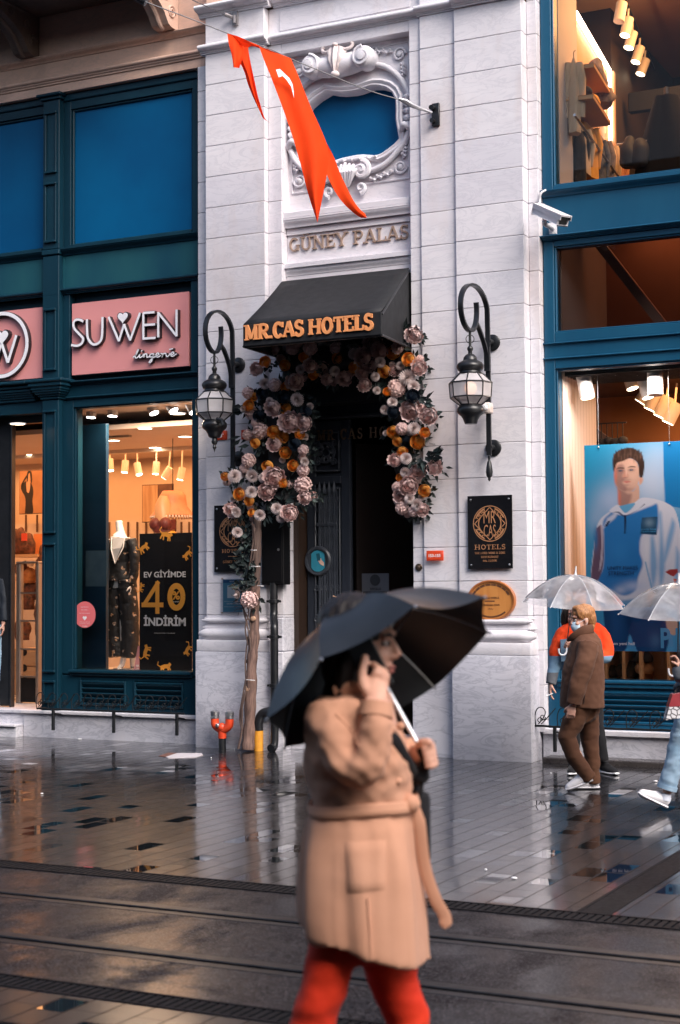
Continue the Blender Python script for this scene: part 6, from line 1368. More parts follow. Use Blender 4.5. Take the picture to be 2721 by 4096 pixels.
def face_parts(A, f, s, up, par, k=1.0, skin_lip=None, brow=None, eyes=True):
    Rm = rotm(f, s, up)
    for q in (-1, 1):
        if eyes:
            b = MB(); b.ell(A(.0785, .033*q, .005), (.011*k, .0125*k, .0075*k), Rm, 14, 10); e = b.build('eye', M['eyewhite'], par, 60)
            b = MB(); b.ell(A(.0885, .032*q, .005), (.005*k, .007*k, .0075*k), Rm, 12, 8); b.build('iris', M['iris'], e, 60)
        b = MB(); b.tube([A(.094, .014*q, .024), A(.092, .034*q, .032), A(.077, .053*q, .026)], [.004*k, .005*k, .003*k], 6); b.build('eyebrow', brow or M['hair_dark'], par, 60)
    b = MB(); b.ell(A(.0915, 0, -.0645), (.010*k, .023*k, .0055*k), Rm, 14, 8); b.ell(A(.089, 0, -.076), (.010*k, .019*k, .006*k), Rm, 14, 8); b.build('lips', skin_lip or M['lips'], par, 60)
def hand(mb, wrist, d, nrm, thumb, k=1.0, curl=.5, spread=.10):
    """palm, four jointed fingers of different length and a thumb leaving the palm's side; nrm points out of the palm"""
    d = d.normalized(); t = (thumb-d*thumb.dot(d)).normalized(); nrm = d.cross(t) if d.cross(t).dot(nrm) > 0 else -d.cross(t)
    W = lambda a, b, c: wrist+(d*a+t*b+nrm*c)*k
    mb.tube([W(-.015, 0, 0), W(.015, .0, 0), W(.05, .002, 0), W(.085, 0, .002)], [.026*k, .031*k, .040*k, .036*k], 14, flat=(1, .42), up=t)
    for i, (b, ln) in enumerate(((.030, .070), (.010, .078), (-.010, .072), (-.029, .056))):
        p = W(.082, b, .002); a = curl*(.75+.12*i); pts = [p-d*.01*k, p]; ang = 0; sd = t*(spread*(1.2-i*.8))
        for q, fr in enumerate((.45, .32, .26)):
            ang += a*(.9 if q else .6); v = (d*cos(ang)+nrm*sin(ang)+sd*.5).normalized(); pts.append(pts[-1]+v*ln*fr*k)
        mb.tube(pts, [.0105*k, .0105*k, .0098*k, .0090*k, .0068*k], 10)
    a = curl*.6; p = W(.018, .026, .006); v1 = (d*.62+t*.62+nrm*.35).normalized(); v2 = (d*.80+t*.25*(1-curl)+nrm*(.35+.5*curl)).normalized()
    mb.tube([W(.005, .012, .003), p, p+v1*.036*k, p+v1*.036*k+v2*.030*k, p+v1*.036*k+v2*.052*k], [.016*k, .0145*k, .0125*k, .011*k, .008*k], 10)
def skin(name, a, b):
    m = varied(name, a, b, 14, (.42, .58), .08, 220, spec=.35); m.node_tree.nodes['Principled BSDF'].inputs['Subsurface Weight'].default_value = .12; m.node_tree.nodes['Principled BSDF'].inputs['Subsurface Radius'].default_value = (.012, .005, .003); return m
M['skin'] = skin('warm skin', (.68, .38, .28, 1), (.61, .325, .235, 1)); M['skin_far'] = skin('pale skin', (.60, .35, .27, 1), (.54, .29, .22, 1))
M['lips'] = mat('lips', (.42, .13, .11), .4); M['eyewhite'] = mat('eye white', (.62, .58, .56), .2); M['iris'] = mat('iris', (.02, .012, .008), .15)
def hair_mat(name, c1, c2):
    m = mat(name, c1, .5, spec=.4); n = NT(m); v = n.coord('Object', (1, 1, .16)); f = n.noise(v, 150, 3, .6, .4); n.l(n.ramp(f, [(.35, c1), (.65, c2)]), n.p.inputs['Base Color']); n.bump(f, .6, .004); return m
M['hair_dark'] = hair_mat('near black hair', (.006, .004, .004), (.018, .012, .010)); M['hair_ginger'] = hair_mat('light ginger hair', (.20, .075, .025), (.46, .22, .09))
def cloth_mat(name, c1, c2, sc=3, wv=260, rough=(.75, .92), sheen=.06):
    m = mat(name, c1, .85, spec=.25, sheen=sheen); n = NT(m); v = n.coord('Object'); n.l(n.ramp(n.noise(v, sc, 5), [(.35, c1), (.65, c2)]), n.p.inputs['Base Color']); n.l(n.map(n.noise(v, 8, 3), *rough), n.p.inputs['Roughness']); n.bump(n.noise(v, wv, 2), .22, .003); return m
M['camel'] = cloth_mat('camel wool', (.61, .325, .215), (.54, .275, .175)); M['redtrouser'] = cloth_mat('red trousers', (.66, .035, .008), (.52, .022, .006), 2.5, 200, (.6, .8)); M['brown'] = cloth_mat('brown jacket cloth', (.115, .052, .030), (.095, .042, .025)); M['brownt'] = cloth_mat('brown trouser cloth', (.105, .046, .024), (.085, .036, .020)); M['orangew'] = cloth_mat('orange red knit', (.82, .065, .012), (.72, .045, .010), 3, 160)
M['bluew'] = cloth_mat('pale blue knit', (.17, .28, .40), (.13, .22, .33), 3, 160); M['greyw'] = cloth_mat('grey knit', (.13, .14, .16), (.10, .11, .13), 3, 160); M['blackcl'] = cloth_mat('black cloth', (.006, .006, .008), (.012, .012, .015)); M['denim'] = cloth_mat('light blue denim', (.17, .29, .42), (.30, .42, .54), 5, 300); M['whiteshoe'] = cloth_mat('white trainer leather', (.72, .71, .74), (.64, .63, .67), 5, 90, (.35, .5), 0)

# ------------------------------------------------------------------ woman in the camel coat
WD = 4.6
def P5(x, y, v=0.0): return ad(950+x*.7015, 2350+y*.7015, WD+v)
def P6(x, y, v=0.0): return ad(950+x*.7015, 3000+y*.7015, WD+v)
K5 = .7015*WD/F0
wo = thing('person', 'woman in belted camel coat and red trousers on the phone under a black umbrella', 'person', (P5(720, 900).x, P5(720, 900).y, 0))
sec = [(560, 600, 770, .075, .07), (590, 520, 790, .12, 0), (625, 462, 810, .165, 0), (690, 420, 850, .195, 0), (770, 392, 895, .200, 0), (860, 378, 950, .195, 0), (960, 378, 985, .185, 0), (1060, 392, 1000, .168, 0), (1150, 412, 1002, .158, 0), (1215, 428, 1008, .152, 0), (1265, 424, 1012, .155, 0), (1340, 402, 1025, .175, 0), (1450, 388, 1040, .19, 0), (1600, 378, 1062, .205, 0), (1760, 372, 1078, .215, 0), (1900, 370, 1090, .222, 0), (1985, 378, 1098, .225, 0), (2030, 384, 1100, .225, 0)]
def coat_ring(y, xl, xr, dv, j, inset=1.0):
    c = P5((xl+xr)/2, y); hu = (xr-xl)/2*K5*inset; out = []; t = max(0, (y-1265)/770)
    for k in range(56):
        a = 2*pi*k/56; ca, sa = cos(a), sin(a); e = .86; cu = abs(ca)**e*(1 if ca > 0 else -1); sv = abs(sa)**e*(1 if sa > 0 else -1)
        fold = 1+min(1, t*1.6)*(.035*sin(5*a+.6)+.020*sin(9*a+2.1)+.008*sin(15*a+1))
        p = c+R0*(hu*cu*fold)+Fh*(dv*inset*sv*fold)
        if t > 0: p.z -= .052*t*t*cu
        out.append(p)
    return out
mb = MB(); mb.rings([coat_ring(y, xl, xr, dv, j) for j, (y, xl, xr, dv, _) in enumerate(sec)])
# hem stays closed; sleeves: near arm bent up to the ear, far arm forward to the umbrella
arm = [P5(530, 690, -.115), P5(545, 800, -.150), P5(595, 930, -.180), P5(668, 1035, -.195), P5(738, 1010, -.215), P5(768, 890, -.220), P5(785, 770, -.215), P5(793, 672, -.20)]
mb.tube(bez(arm, 28), [.088]*3+[.090]*6+[.088]*6+[.082]*5+[.072]*5+[.060]*40 if 0 else [.070, .072, .070, .067, .064, .062, .060, .059, .058, .057, .057, .057, .057, .057, .057, .056, .055, .054, .053, .052, .050, .049, .047, .046, .045, .044, .043, .042, .041], 18)
far = [P5(640, 690, .15), P5(780, 840, .20), P5(900, 960, .18), P5(990, 965, .10), P5(1020, 955, .05)]
mb.tube(bez(far, 20), [.085-.03*(i/20) for i in range(21)], 16)
def coat_d(p, n_):
    q = (p-P5(700, 900)); u = q.dot(R0); v = q.dot(Fh); z = q.z; d = 0
    if z < -.19: d += .030*noise.noise(Vector((u*11+z*.8, v*9, z*1.0)))*min(1, (-z-.15)*6)+.010*noise.noise(Vector((u*26, v*22, z*1.8)))*max(.3, 1-(-z-.19)*2.5)
    else:
        d += .011*noise.noise(Vector((u*7+z*9, v*6, z*10-u*9)))+.0065*noise.noise(Vector((u*20+z*16, v*12, z*24-u*20)))
        if v < -.12 and -.2 < z < .13 and u > -.12: d += .0016*sin((z*1.0+u*1.15)*110+3*noise.noise(Vector((u*8, v*8, z*8))))*max(0, 1-abs(z+.02)/.16)
    return d
ct = fuse(mb, 'coat', M['camel'], wo, .0075, 5, coat_d)
# collar, lapels, belt, knot, hanging belt end, pocket, cuff
mb = MB(); mb.tube(bez([P5(560, 600, -.09), P5(640, 575, -.105), P5(720, 600, -.10), P5(780, 650, -.05)], 14), [.022]*15, 12, flat=(1, .5)); mb.tube(bez([P5(560, 598, .08), P5(640, 570, .1), P5(730, 600, .09), P5(790, 650, .04)], 14), .022, 12, flat=(1, .5)); mb.build('collar', M['camel'], ct, 60)
mb = MB()
def front_flap(pts, th=.008):
    a = [p for p in pts]; n_ = -Fh; mb.rings([[p-n_*th for p in a], [p+n_*th*.4 for p in a]])
def belt_ring(y, grow):
    c = P5(719, y); out = []
    for k in range(49):
        a = 2*pi*k/48; ca, sa = cos(a), sin(a); e = .86; cu = abs(ca)**e*(1 if ca > 0 else -1); sv = abs(sa)**e*(1 if sa > 0 else -1)
        out.append(c+R0*((292*K5+grow)*cu)+Fh*((.154+grow)*sv)+Vector((0, 0, .004*sin(3*a)+(.012*cu))))
    return out
for y, g_ in ((1226, .008), (1246, .010)): mb.tube(belt_ring(y, g_), .014, 10, caps=False, flat=(.95, .34), up=(0, 0, 1))
mb.ell(P5(985, 1232, -.09), (.03, .03, .028)); bl = mb.build('belt', M['camel'], ct, 60)
mb = MB(); pts = bez([P5(1000, 1235, -.06), P5(1035, 1330, -.07), P5(1052, 1480, -.06), P5(1075, 1620, -.05), P5(1130, 1780, -.04), P5(1185, 1880, -.03), P5(1180, 1945, -.03)], 26)
mb.tube(pts, [.014]+[.016]*3+[.018]*(len(pts)-7)+[.019, .014, .004], 10, flat=(1, .20), up=R0+Vector((0, 0, .3))); mb.build('belt_end', M['camel'], bl, 60)
from mathutils.bvhtree import BVHTree
bvh = BVHTree.FromPolygons([v.co for v in ct.data.vertices], [tuple(p.vertices) for p in ct.data.polygons])
def onto(p, off=.005):
    h = bvh.ray_cast(p-Fh*.6, Fh); return (h[0]-Fh*off) if h[0] is not None else p
def patch(name, corner, nx=9, ny=9, off=.005):
    mb = MB(); a, b, c, d = [Vector(q) for q in corner]; rows = []
    for j in range(ny+1):
        rows.append([mb.b.verts.new(onto(P5(*(a.lerp(b, i/nx).lerp(d.lerp(c, i/nx), j/ny)), 0), off+(.004 if 0 < i < nx and 0 < j < ny else -.004))) for i in range(nx+1)])
    for r0, r1 in zip(rows, rows[1:]):
        for i in range(nx): mb.b.faces.new((r0[i], r1[i], r1[i+1], r0[i+1]))
    return mb.build(name, M['camel'], ct, 60)
patch('pocket', [(610, 1395), (838, 1385), (832, 1650), (625, 1668)])
mb = MB(); mb.tube([onto(P5(x, y), .001) for x, y in ((735, 1690), (740, 1780), (748, 1870), (752, 1960), (755, 2020))], .0035, 6); mb.tube([onto(P5(x, y), .001) for x, y in ((560, 690), (600, 730), (655, 790), (690, 860))], .003, 6); mb.build('seam', M['camel'], ct, 60)
mb = MB(); mb.tube([P5(787, 740, -.213), P5(795, 662, -.20)], [.049, .047], 18); mb.build('cuff', M['camel'], ct, 50)
for x, y in ((900, 790), (885, 1105), (880, 1410)): mb = MB(); p = P5(x+30, y, -.115 if y < 1000 else -.13); mb.ell(p, (.012, .012, .012), None, 12, 8); mb.build('button', M['camel'], ct, 60)
# body: head, neck, torso, arms, hands and legs in one skin
mb = MB(); fdir = (R0*.93-Fh*.30+Vector((0, 0, -.05))).normalized()
HC = P5(715, 318, 0); A, f_, s_, u_ = head(mb, HC, fdir, Vector((0, 0, 1)), 1.0)
mb.tube([P5(690, 430, 0), P5(670, 540, 0), P5(655, 640, 0)], [.056, .055, .075], 16); mb.tube([P5(660, 620, 0), P5(690, 900, 0), P5(710, 1200, 0), P5(710, 1450, 0)], [.11, .125, .11, .13], 16, flat=(1, 1.1))
mb.tube(bez(arm, 20)+[P5(797, 640, -.198)], [.05-.02*(i/21) for i in range(22)], 12); mb.tube(bez(far, 16)+[P5(1035, 948, .03)], [.048-.018*(i/17) for i in range(18)], 12)
# right hand round the phone at the ear
palm = [P5(797, 650, -.20), P5(792, 610, -.185), P5(785, 570, -.165), P5(780, 535, -.15)]
mb.tube(palm, [.026, .032, .038, .036], 14, flat=(1, .5), up=R0)
for i, (bx, by, mx, my, tx, ty, ln) in enumerate(((775, 525, 800, 462, 772, 432, 0), (800, 535, 838, 480, 800, 458, 0), (815, 552, 852, 508, 822, 486, 0), (818, 580, 848, 545, 826, 522, 0))):
    mb.tube(bez([P5(bx, by, -.150), P5((bx+mx)/2, (by+my)/2-6, -.158), P5(mx, my, -.148), P5((mx+tx)/2, (my+ty)/2, -.134), P5(tx, ty, -.122)], 8), [.0115]*5+[.0105]*3+[.008], 10)
mb.tube(bez([P5(760, 610, -.178), P5(722, 560, -.165), P5(712, 490, -.145), P5(722, 430, -.13), P5(733, 385, -.120)], 10), [.019, .018, .017, .0155, .0145, .0135, .013, .0125, .011, .0095, .008], 10)
# left fist round the umbrella handle
hc = P5(1062, 940, .0)
mb.tube([P5(1028, 950, .035), P5(1050, 945, .02), P5(1085, 950, .0)], [.028, .034, .034], 12)
for i in range(4):
    o = (i-1.5)*30; a_ = P5(1085+o*.25, 905+i*32, .02); b_ = P5(1118+o*.2, 900+i*34, -.012); c_ = P5(1098+o*.2, 915+i*34, -.042); d_ = P5(1060+o*.2, 922+i*32, -.045); mb.tube(bez([a_, b_, c_, d_], 9), [.0125, .0125, .0125, .012, .012, .0115, .011, .010, .009, .008], 10)
mb.tube(bez([P5(1040, 905, .01), P5(1050, 885, -.025), P5(1085, 880, -.045), P5(1112, 892, -.05)], 8), [.015, .0145, .014, .013, .012, .011, .010, .0095, .008], 10)
hipL, kneeL, footL = P6(610, 1060, -.08), P6(455, 1500, -.08), P6(250, 2080, -.08); hipR, kneeR, footR = P6(830, 1060, .06), P6(960, 1480, .06), P6(1020, 2150, .06)
footL.z = .14; footR.z = .09
for h_, k_, f2 in ((hipL, kneeL, footL), (hipR, kneeR, footR)): mb.tube([h_, (h_+k_)/2, k_, (k_+f2)/2, f2], [.06, .055, .045, .042, .033], 14)
bd = fuse(mb, 'body', M['skin'], wo, .0052, 2)
face_parts(A, f_, s_, u_, bd)
mb = MB(); Rm = rotm(f_, s_, u_)
mb.ell(A(-.030, 0, .050), (.112, .092, .100), Rm, 24, 16); mb.ell(A(-.045, 0, -.06), (.075, .092, .12), Rm); mb.ell(A(-.06, .0, -.19), (.055, .095, .13), Rm); mb.tube([A(.02, .075, .08), A(.015, .085, -.02), A(-.02, .085, -.15), A(-.03, .08, -.27)], [.03, .03, .028, .012], 10); mb.tube([A(.035, -.060, .085), A(.012, -.080, .02), A(-.02, -.088, -.08), A(-.03, -.085, -.22), A(-.02, -.08, -.30)], [.03, .022, .03, .034, .012], 10)
fuse(mb, 'hair', M['hair_dark'], bd, .006, 3, lambda p, n_: .005*noise.noise(Vector((p.x*60, p.y*60, p.z*9))))
# trousers and shoes
mb = MB(); hL = P6(590, 1000, -.06); hR = P6(840, 1000, .04)
mb.tube([hL+Vector((0, 0, .05)), hL, P6(560, 1130, -.07), P6(500, 1320, -.08), P6(445, 1520, -.08), kneeL.lerp(footL, .35), kneeL.lerp(footL, .7), footL], [.075, .080, .076, .068, .066, .068, .074, .08], 20)
mb.tube([hR+Vector((0, 0, .05)), hR, P6(850, 1150, .05), P6(890, 1330, .06), P6(970, 1520, .06), kneeR.lerp(footR, .35), kneeR.lerp(footR, .7), footR+Vector((0, 0, .02))], [.08, .094, .086, .074, .066, .068, .074, .08], 20)
mb.tube([P6(590, 1020, -.03), P6(840, 1020, .02)], .11, 16)
fuse(mb, 'trousers', M['redtrouser'], wo, .009, 4, lambda p, n_: .007*noise.noise(Vector((p.x*9, p.y*9, p.z*14)))+.004*noise.noise(Vector((p.x*22, p.y*22, p.z*30))))
def shoe(par, heel, toe, m, name='shoe', w_=.045, h_=.08, sole=None, up=Vector((0, 0, 1)), vox=.006):
    d = (toe-heel); ln = d.length; d.normalize(); s_ = up.cross(d).normalized(); u_ = d.cross(s_).normalized(); Rm = rotm(d, s_, u_); b = MB()
    P_ = lambda a, b_, c_: heel+d*(a*ln)+s_*b_+u_*c_
    b.tube([P_(.02, 0, .045), P_(.2, 0, .05), P_(.42, 0, .047), P_(.66, 0, .036), P_(.88, 0, .026), P_(.97, 0, .022)], [.034, .040, .042, .042, .036, .022], 16, flat=(1, .95), up=s_)
    b.tube([P_(.14, 0, .04), P_(.16, 0, h_+.03)], [.042, .043], 16); b.tube([P_(.25, 0, .07), P_(.45, 0, .066), P_(.60, 0, .055)], [.034, .03, .025], 12)
    o = fuse(b, name, m, par, vox, 3)
    b = MB(); b.tube([P_(-.01, 0, .014), P_(.25, 0, .014), P_(.6, 0, .014), P_(.85, 0, .016), P_(1.0, 0, .022)], [.036, .043, .046, .045, .026], 16, flat=(1, .32), up=s_); b.build('sole', sole or m, o, 60)
    b = MB()
    for q in range(5): b.tube([P_(.32+.07*q, -.022, .088-.007*q), P_(.34+.07*q, 0, .095-.008*q), P_(.35+.07*q, .022, .088-.007*q)], .0035, 5)
    b.build('lace', sole or m, o, 60); return o
shoe(wo, footL+R0*(-.05)+Vector((0, 0, -.03)), footL+R0*.16+Vector((0, 0, -.13)), M['blackcl'], up=Vector((0, 0, 1))+R0*.5); shoe(wo, Vector((footR.x, footR.y, 0))-R0*.06, Vector((footR.x, footR.y, 0))+R0*.19, M['blackcl'])
# phone, bag
ph = MB(); ph.obox(P5(757, 445, -.103), (R0*.45-Vector((0, 0, 1))*.9).normalized(), (R0*.9+Vector((0, 0, 1))*.45).normalized(), Fh, .072, .035, .0045, .004); tag(ph.build('mobile_phone', M['black'], None, 40), 'black mobile phone held to the ear of the woman in camel', 'phone')
bg_ = thing('shoulder_bag', 'black shoulder bag behind the woman in the camel coat, strap showing', 'bag', P5(1000, 1350, .2)); mb = MB(); mb.obox(P5(985, 1370, .17), R0, Fh, Vector((0, 0, 1)), .062, .03, .11, .02); b1 = mb.build('bag_body', M['blackcl'], bg_, 50)
mb = MB(); mb.tube(bez([P5(872, 850, -.150), P5(905, 880, -.148), P5(940, 950, -.128), P5(975, 1010, -.085), P5(1010, 1110, .02), P5(1010, 1290, .15)], 20), [.012]+[.022]*7+[.016]*30 if 0 else .018, 10, flat=(1, .35)); mb.build('strap', M['blackcl'], bg_, 60)
# umbrella
def umbrella(name, label, C, a, e1, R_, h_, phase, cloth, ribm, shaft_end, tip, nseg=8, scal=.05, thick=.0015, handle=None, shaftm=None, prof=2.2, rod=.006):
    a = a.normalized(); e1 = (e1-a*e1.dot(a)).normalized(); e2 = a.cross(e1); t = thing(name, label, 'umbrella', C); NR, NS = 14, 8
    def S_(k, s_, r): 
        p0 = radians(phase+360/nseg*k); p1 = radians(phase+360/nseg*(k+1)); v0 = e1*cos(p0)+e2*sin(p0); v1 = e1*cos(p1)+e2*sin(p1)
        rr = r*(1-scal*(4*s_*(1-s_))*r*r); return C+(v0*(1-s_)+v1*s_)*(R_*rr)+a*(h_*(1-r**prof)-.012*(4*s_*(1-s_))*r)
    mb = MB(); vs_ = {}; top = mb.b.verts.new(C+a*h_)
    for k in range(nseg):
        for s_ in range(NS):
            for r in range(1, NR+1): vs_[(k*NS+s_, r)] = mb.b.verts.new(S_(k, s_/NS, r/NR))
    nn = nseg*NS
    for i in range(nn):
        j = (i+1) % nn; mb.b.faces.new((top, vs_[(i, 1)], vs_[(j, 1)]))
        for r in range(1, NR): mb.b.faces.new((vs_[(i, r)], vs_[(i, r+1)], vs_[(j, r+1)], vs_[(j, r)]))
    me = mb.mesh('canopy', 28); cn = link('canopy', me, cloth, t)
    for k in range(nseg):
        mb = MB(); mb.tube([S_(k, 0, r/12)-a*.006 for r in range(13)], .0028, 5); mb.tube([S_(k, 0, .52)-a*.008, C+a*(h_*.18)], .0024, 5); rb = mb.build('rib', ribm, t, 60)
        mb = MB(); mb.ell(S_(k, 0, 1.0)-a*.004, (.006, .006, .006), None, 8, 6); mb.build('rib_tip', ribm, rb)
    mb = MB(); mb.tube([C+a*(h_+.002), shaft_end], rod, 10); mb.build('shaft', shaftm or ribm, t, 60)
    mb = MB(); mb.tube([C+a*(h_-.01), C+a*(h_+tip*.3), C+a*(h_+tip)], [.016, .009, .006], 10); mb.tube([C+a*(h_*.16), C+a*(h_*.22)], .013, 10); mb.build('ferrule', ribm, t, 60)
    return t
th = radians(25); ax = (RX*-.52+UP*.855)*cos(th)+FW*sin(th); e1 = RX*.863+UP*.505
M['umb'] = varied('wet black umbrella cloth', (.012, .014, .017, 1), (.022, .025, .030, 1), 5, (.30, .48), .12, 160, spec=.35)
C = ad(950+822*.7015, 2350+492*.7015, WD+.06)
um = umbrella('umbrella', 'large black umbrella tilted over the woman in the camel coat', C, ax, e1, .392, .222, 28, M['umb'], M['chrome'], P5(1045, 920, -.012), .04, rod=.0068, shaftm=mat('pale steel shaft', (.62, .64, .70), .25, .6))
mb = MB(); p1 = P5(1050, 930, -.012); p2 = P5(1078, 990, -.012); mb.tube([p1-(p2-p1)*.3, p1, p2, p2+(p2-p1)*.4], [.012, .015, .016, .013], 12); h1 = mb.build('handle', M['blackcl'], um, 60)
mb = MB(); mb.tube(bez([p2, P5(1060, 1040, 0), P5(1030, 1075, .01), P5(1010, 1030, .02)], 10), [.018]*4+[.03]*4+[.012]*3, 10); mb.tube(bez([P5(1058, 1060, 0), P5(1052, 1130, 0), P5(1046, 1190, 0)], 6), .006, 6); mb.build('sleeve_pouch', M['blackcl'], h1, 60)

# ------------------------------------------------------------------ old woman in brown with a face mask
BD = FW.dot(gp(1750+940*.6193, 2150+1632*.6193)-CAMP); K8 = .6193*BD/F0
def P8(x, y, v=0.0): return ad(1750+x*.6193, 2150+y*.6193, BD+v)
bw = thing('person', 'old woman in brown jacket and trousers, blue face mask, ginger hair, white trainers', 'person', (P8(940, 1630).x, P8(940, 1630).y, 0))
def ringloft(secs, P, K, nseg=40, fold=0.0, e=.9, cuv=0):
    out = []
    for j, (y, xl, xr, dv) in enumerate(secs):
        c = P((xl+xr)/2, y, cuv); hu = (xr-xl)/2*K; r = []
        for k in range(nseg):
            a = 2*pi*k/nseg; ca, sa = cos(a), sin(a); cu = abs(ca)**e*(1 if ca > 0 else -1); sv = abs(sa)**e*(1 if sa > 0 else -1); w_ = 1+fold*(j/len(secs))*(sin(5*a+1)+.6*sin(8*a))
            r.append(c+R0*(hu*cu*w_)+Fh*(dv*sv*w_))
        out.append(r)
    return out
mb = MB(); mb.rings(ringloft([(600, 900, 1000, .07), (630, 880, 1030, .12), (670, 865, 1055, .18), (740, 845, 1068, .205), (830, 815, 1074, .205), (930, 800, 1076, .205), (1020, 795, 1076, .21), (1085, 792, 1077, .215), (1096, 792, 1078, .215)], P8, K8, 44, .012))
armB = [P8(975, 690, -.17), P8(955, 800, -.235), P8(915, 930, -.25), P8(890, 1030, -.25), P8(880, 1078, -.25)]
mb.tube(bez(armB, 20), [.092-.030*(i/20) for i in range(21)], 18); mb.tube(bez([P8(930, 690, .17), P8(880, 820, .22), P8(850, 960, .22), P8(840, 1060, .2)], 14), [.088-.03*(i/14) for i in range(15)], 14)
dB = lambda p, n_: .008*noise.noise(Vector((p.x*8+p.z*5, p.y*8, p.z*8)))+.004*noise.noise(Vector((p.x*22, p.y*22, p.z*26)))
jk = fuse(mb, 'jacket', M['brown'], bw, .009, 4, dB)
mb = MB(); 
for sv in (-1, 1): mb.tube(bez([P8(1005, 590, sv*.075), P8(945, 605, sv*.10), P8(880, 640, sv*.075), P8(838, 668, sv*.02)], 12), [.038, .042, .045, .046, .045, .042, .04, .036, .032, .028, .022, .016, .010], 12, flat=(1, .35), up=Vector((0, 0, 1)))
mb.build('collar', M['brown'], jk, 60)
mb = MB(); mb.tube([P8(1040, 745, -.195), P8(985, 752, -.215), P8(945, 760, -.235)], .0035, 5); mb.tube(bez([P8(945, 1075, -.215), P8(960, 950, -.22), P8(990, 800, -.215)], 8), .003, 5); mb.build('seam', M['blackcl'], jk, 60)
mb = MB(); fd = (-R0*.95-Fh*.22+Vector((0, 0, -.10))).normalized(); HB = P8(935, 530, 0); A, f_, s_, u_ = head(mb, HB, fd, Vector((0, 0, 1)), .93)
mb.tube([P8(950, 575, 0), P8(960, 640, 0)], [.055, .06], 14); mb.tube([P8(965, 640, 0), P8(950, 850, 0), P8(935, 1100, 0)], [.10, .13, .14], 14); mb.tube(bez(armB, 12)+[P8(875, 1088, -.25)], [.045-.018*(i/13) for i in range(14)], 10)
hand(mb, P8(874, 1085, -.25), (P8(862, 1150, -.25)-P8(874, 1085, -.25)), R0*.3+Fh, -R0, .98, .9)
hN, kN, aN = P8(915, 1110, -.09), P8(835, 1290, -.11), P8(965, 1535, -.10); hF, kF, aF = P8(960, 1110, .08), P8(985, 1310, .08), P8(1005, 1590, .08)
for q in ((hN, kN, aN), (hF, kF, aF)): mb.tube([q[0], (q[0]+q[1])/2, q[1], (q[1]+q[2])/2, q[2]], [.08, .07, .055, .05, .036], 12)
bb = fuse(mb, 'body', M['skin_far'], bw, .006, 2); face_parts(A, f_, s_, u_, bb, .93, eyes=True, brow=M['hair_ginger'])
mb = MB(); Rm = rotm(f_, s_, u_); kk = .93
for c_, r in ((A(-.022, 0, .055), (.112, .090, .088)), (A(.03, 0, .105), (.055, .07, .03)), (A(-.075, 0, .0), (.055, .082, .08)), (A(-.075, 0, -.07), (.035, .065, .05)), (A(.028, .06, .06), (.045, .03, .05)), (A(.028, -.06, .06), (.045, .03, .05))): mb.ell(c_, tuple(x*kk for x in r), Rm, 20, 14)
fuse(mb, 'hair', M['hair_ginger'], bb, .0065, 2, lambda p, n_: .006*noise.noise(Vector((p.x*30+p.z*16, p.y*30, p.z*26)))+.003*noise.noise(Vector((p.x*90+p.z*50, p.y*90, p.z*34))))
mb = MB(); vr = []
for i in range(9):
    row = []
    for j in range(9):
        b_ = (i-4)/4; c_ = (j-4)/4; bulge = .030*(1-b_*b_)*(1-.5*c_*c_); ple = .002*sin(c_*11); row.append(A(.086+bulge-.035*b_*b_+ple-.012*max(0, -c_), .062*b_*(1-.12*abs(c_)), -.062+.052*c_))
    vr.append([mb.b.verts.new(p) for p in row])
for i in range(8):
    for j in range(8): mb.b.faces.new((vr[i][j], vr[i+1][j], vr[i+1][j+1], vr[i][j+1]))
mk = link('face_mask', mb.mesh('face_mask', 60), cloth_mat('pale blue mask paper', (.42, .58, .72), (.48, .62, .75), 8, 300), bb); mk.modifiers.new('th', 'SOLIDIFY').thickness = .003
mb = MB()
for q in (-1, 1): mb.tube([A(.05, .062*q, -.018), A(.01, .080*q, .0), A(-.022, .082*q, .005)], .0018, 5); mb.tube([A(.045, .060*q, -.105), A(.01, .078*q, -.06), A(-.018, .082*q, -.03)], .0018, 5)
mb.build('ear_loop', M['white'], mk)
mb = MB(); mb.ell(A(-.005, -.083, -.048), (.005, .005, .007), None, 8, 6); mb.build('earring', M['chrome'], bb); mb = MB()
mb = MB(); mb.tube([hN+Vector((0, 0, .06)), hN, P8(868, 1210, -.10), kN, P8(880, 1410, -.11), aN, P8(985, 1560, -.10)], [.11, .106, .092, .078, .068, .063, .062], 18); mb.tube([hF+Vector((0, 0, .06)), hF, P8(980, 1210, .08), kF, P8(1000, 1450, .08), aF], [.11, .104, .09, .076, .066, .060], 18); mb.tube([P8(925, 1100, -.09), P8(950, 1100, .09)], .14, 14)
fuse(mb, 'trousers', M['brownt'], bw, .010, 4, lambda p, n_: .008*noise.noise(Vector((p.x*8, p.y*8, p.z*13)))+.004*noise.noise(Vector((p.x*20, p.y*20, p.z*32))))
shoe(bw, P8(1005, 1575, -.10), P8(832, 1642, -.10), M['whiteshoe'], up=Vector((0, 0, 1))+R0*-.35*0); fz = P8(1045, 1640, .08); fz.z = .0; shoe(bw, fz, fz-R0*.25, M['whiteshoe'])

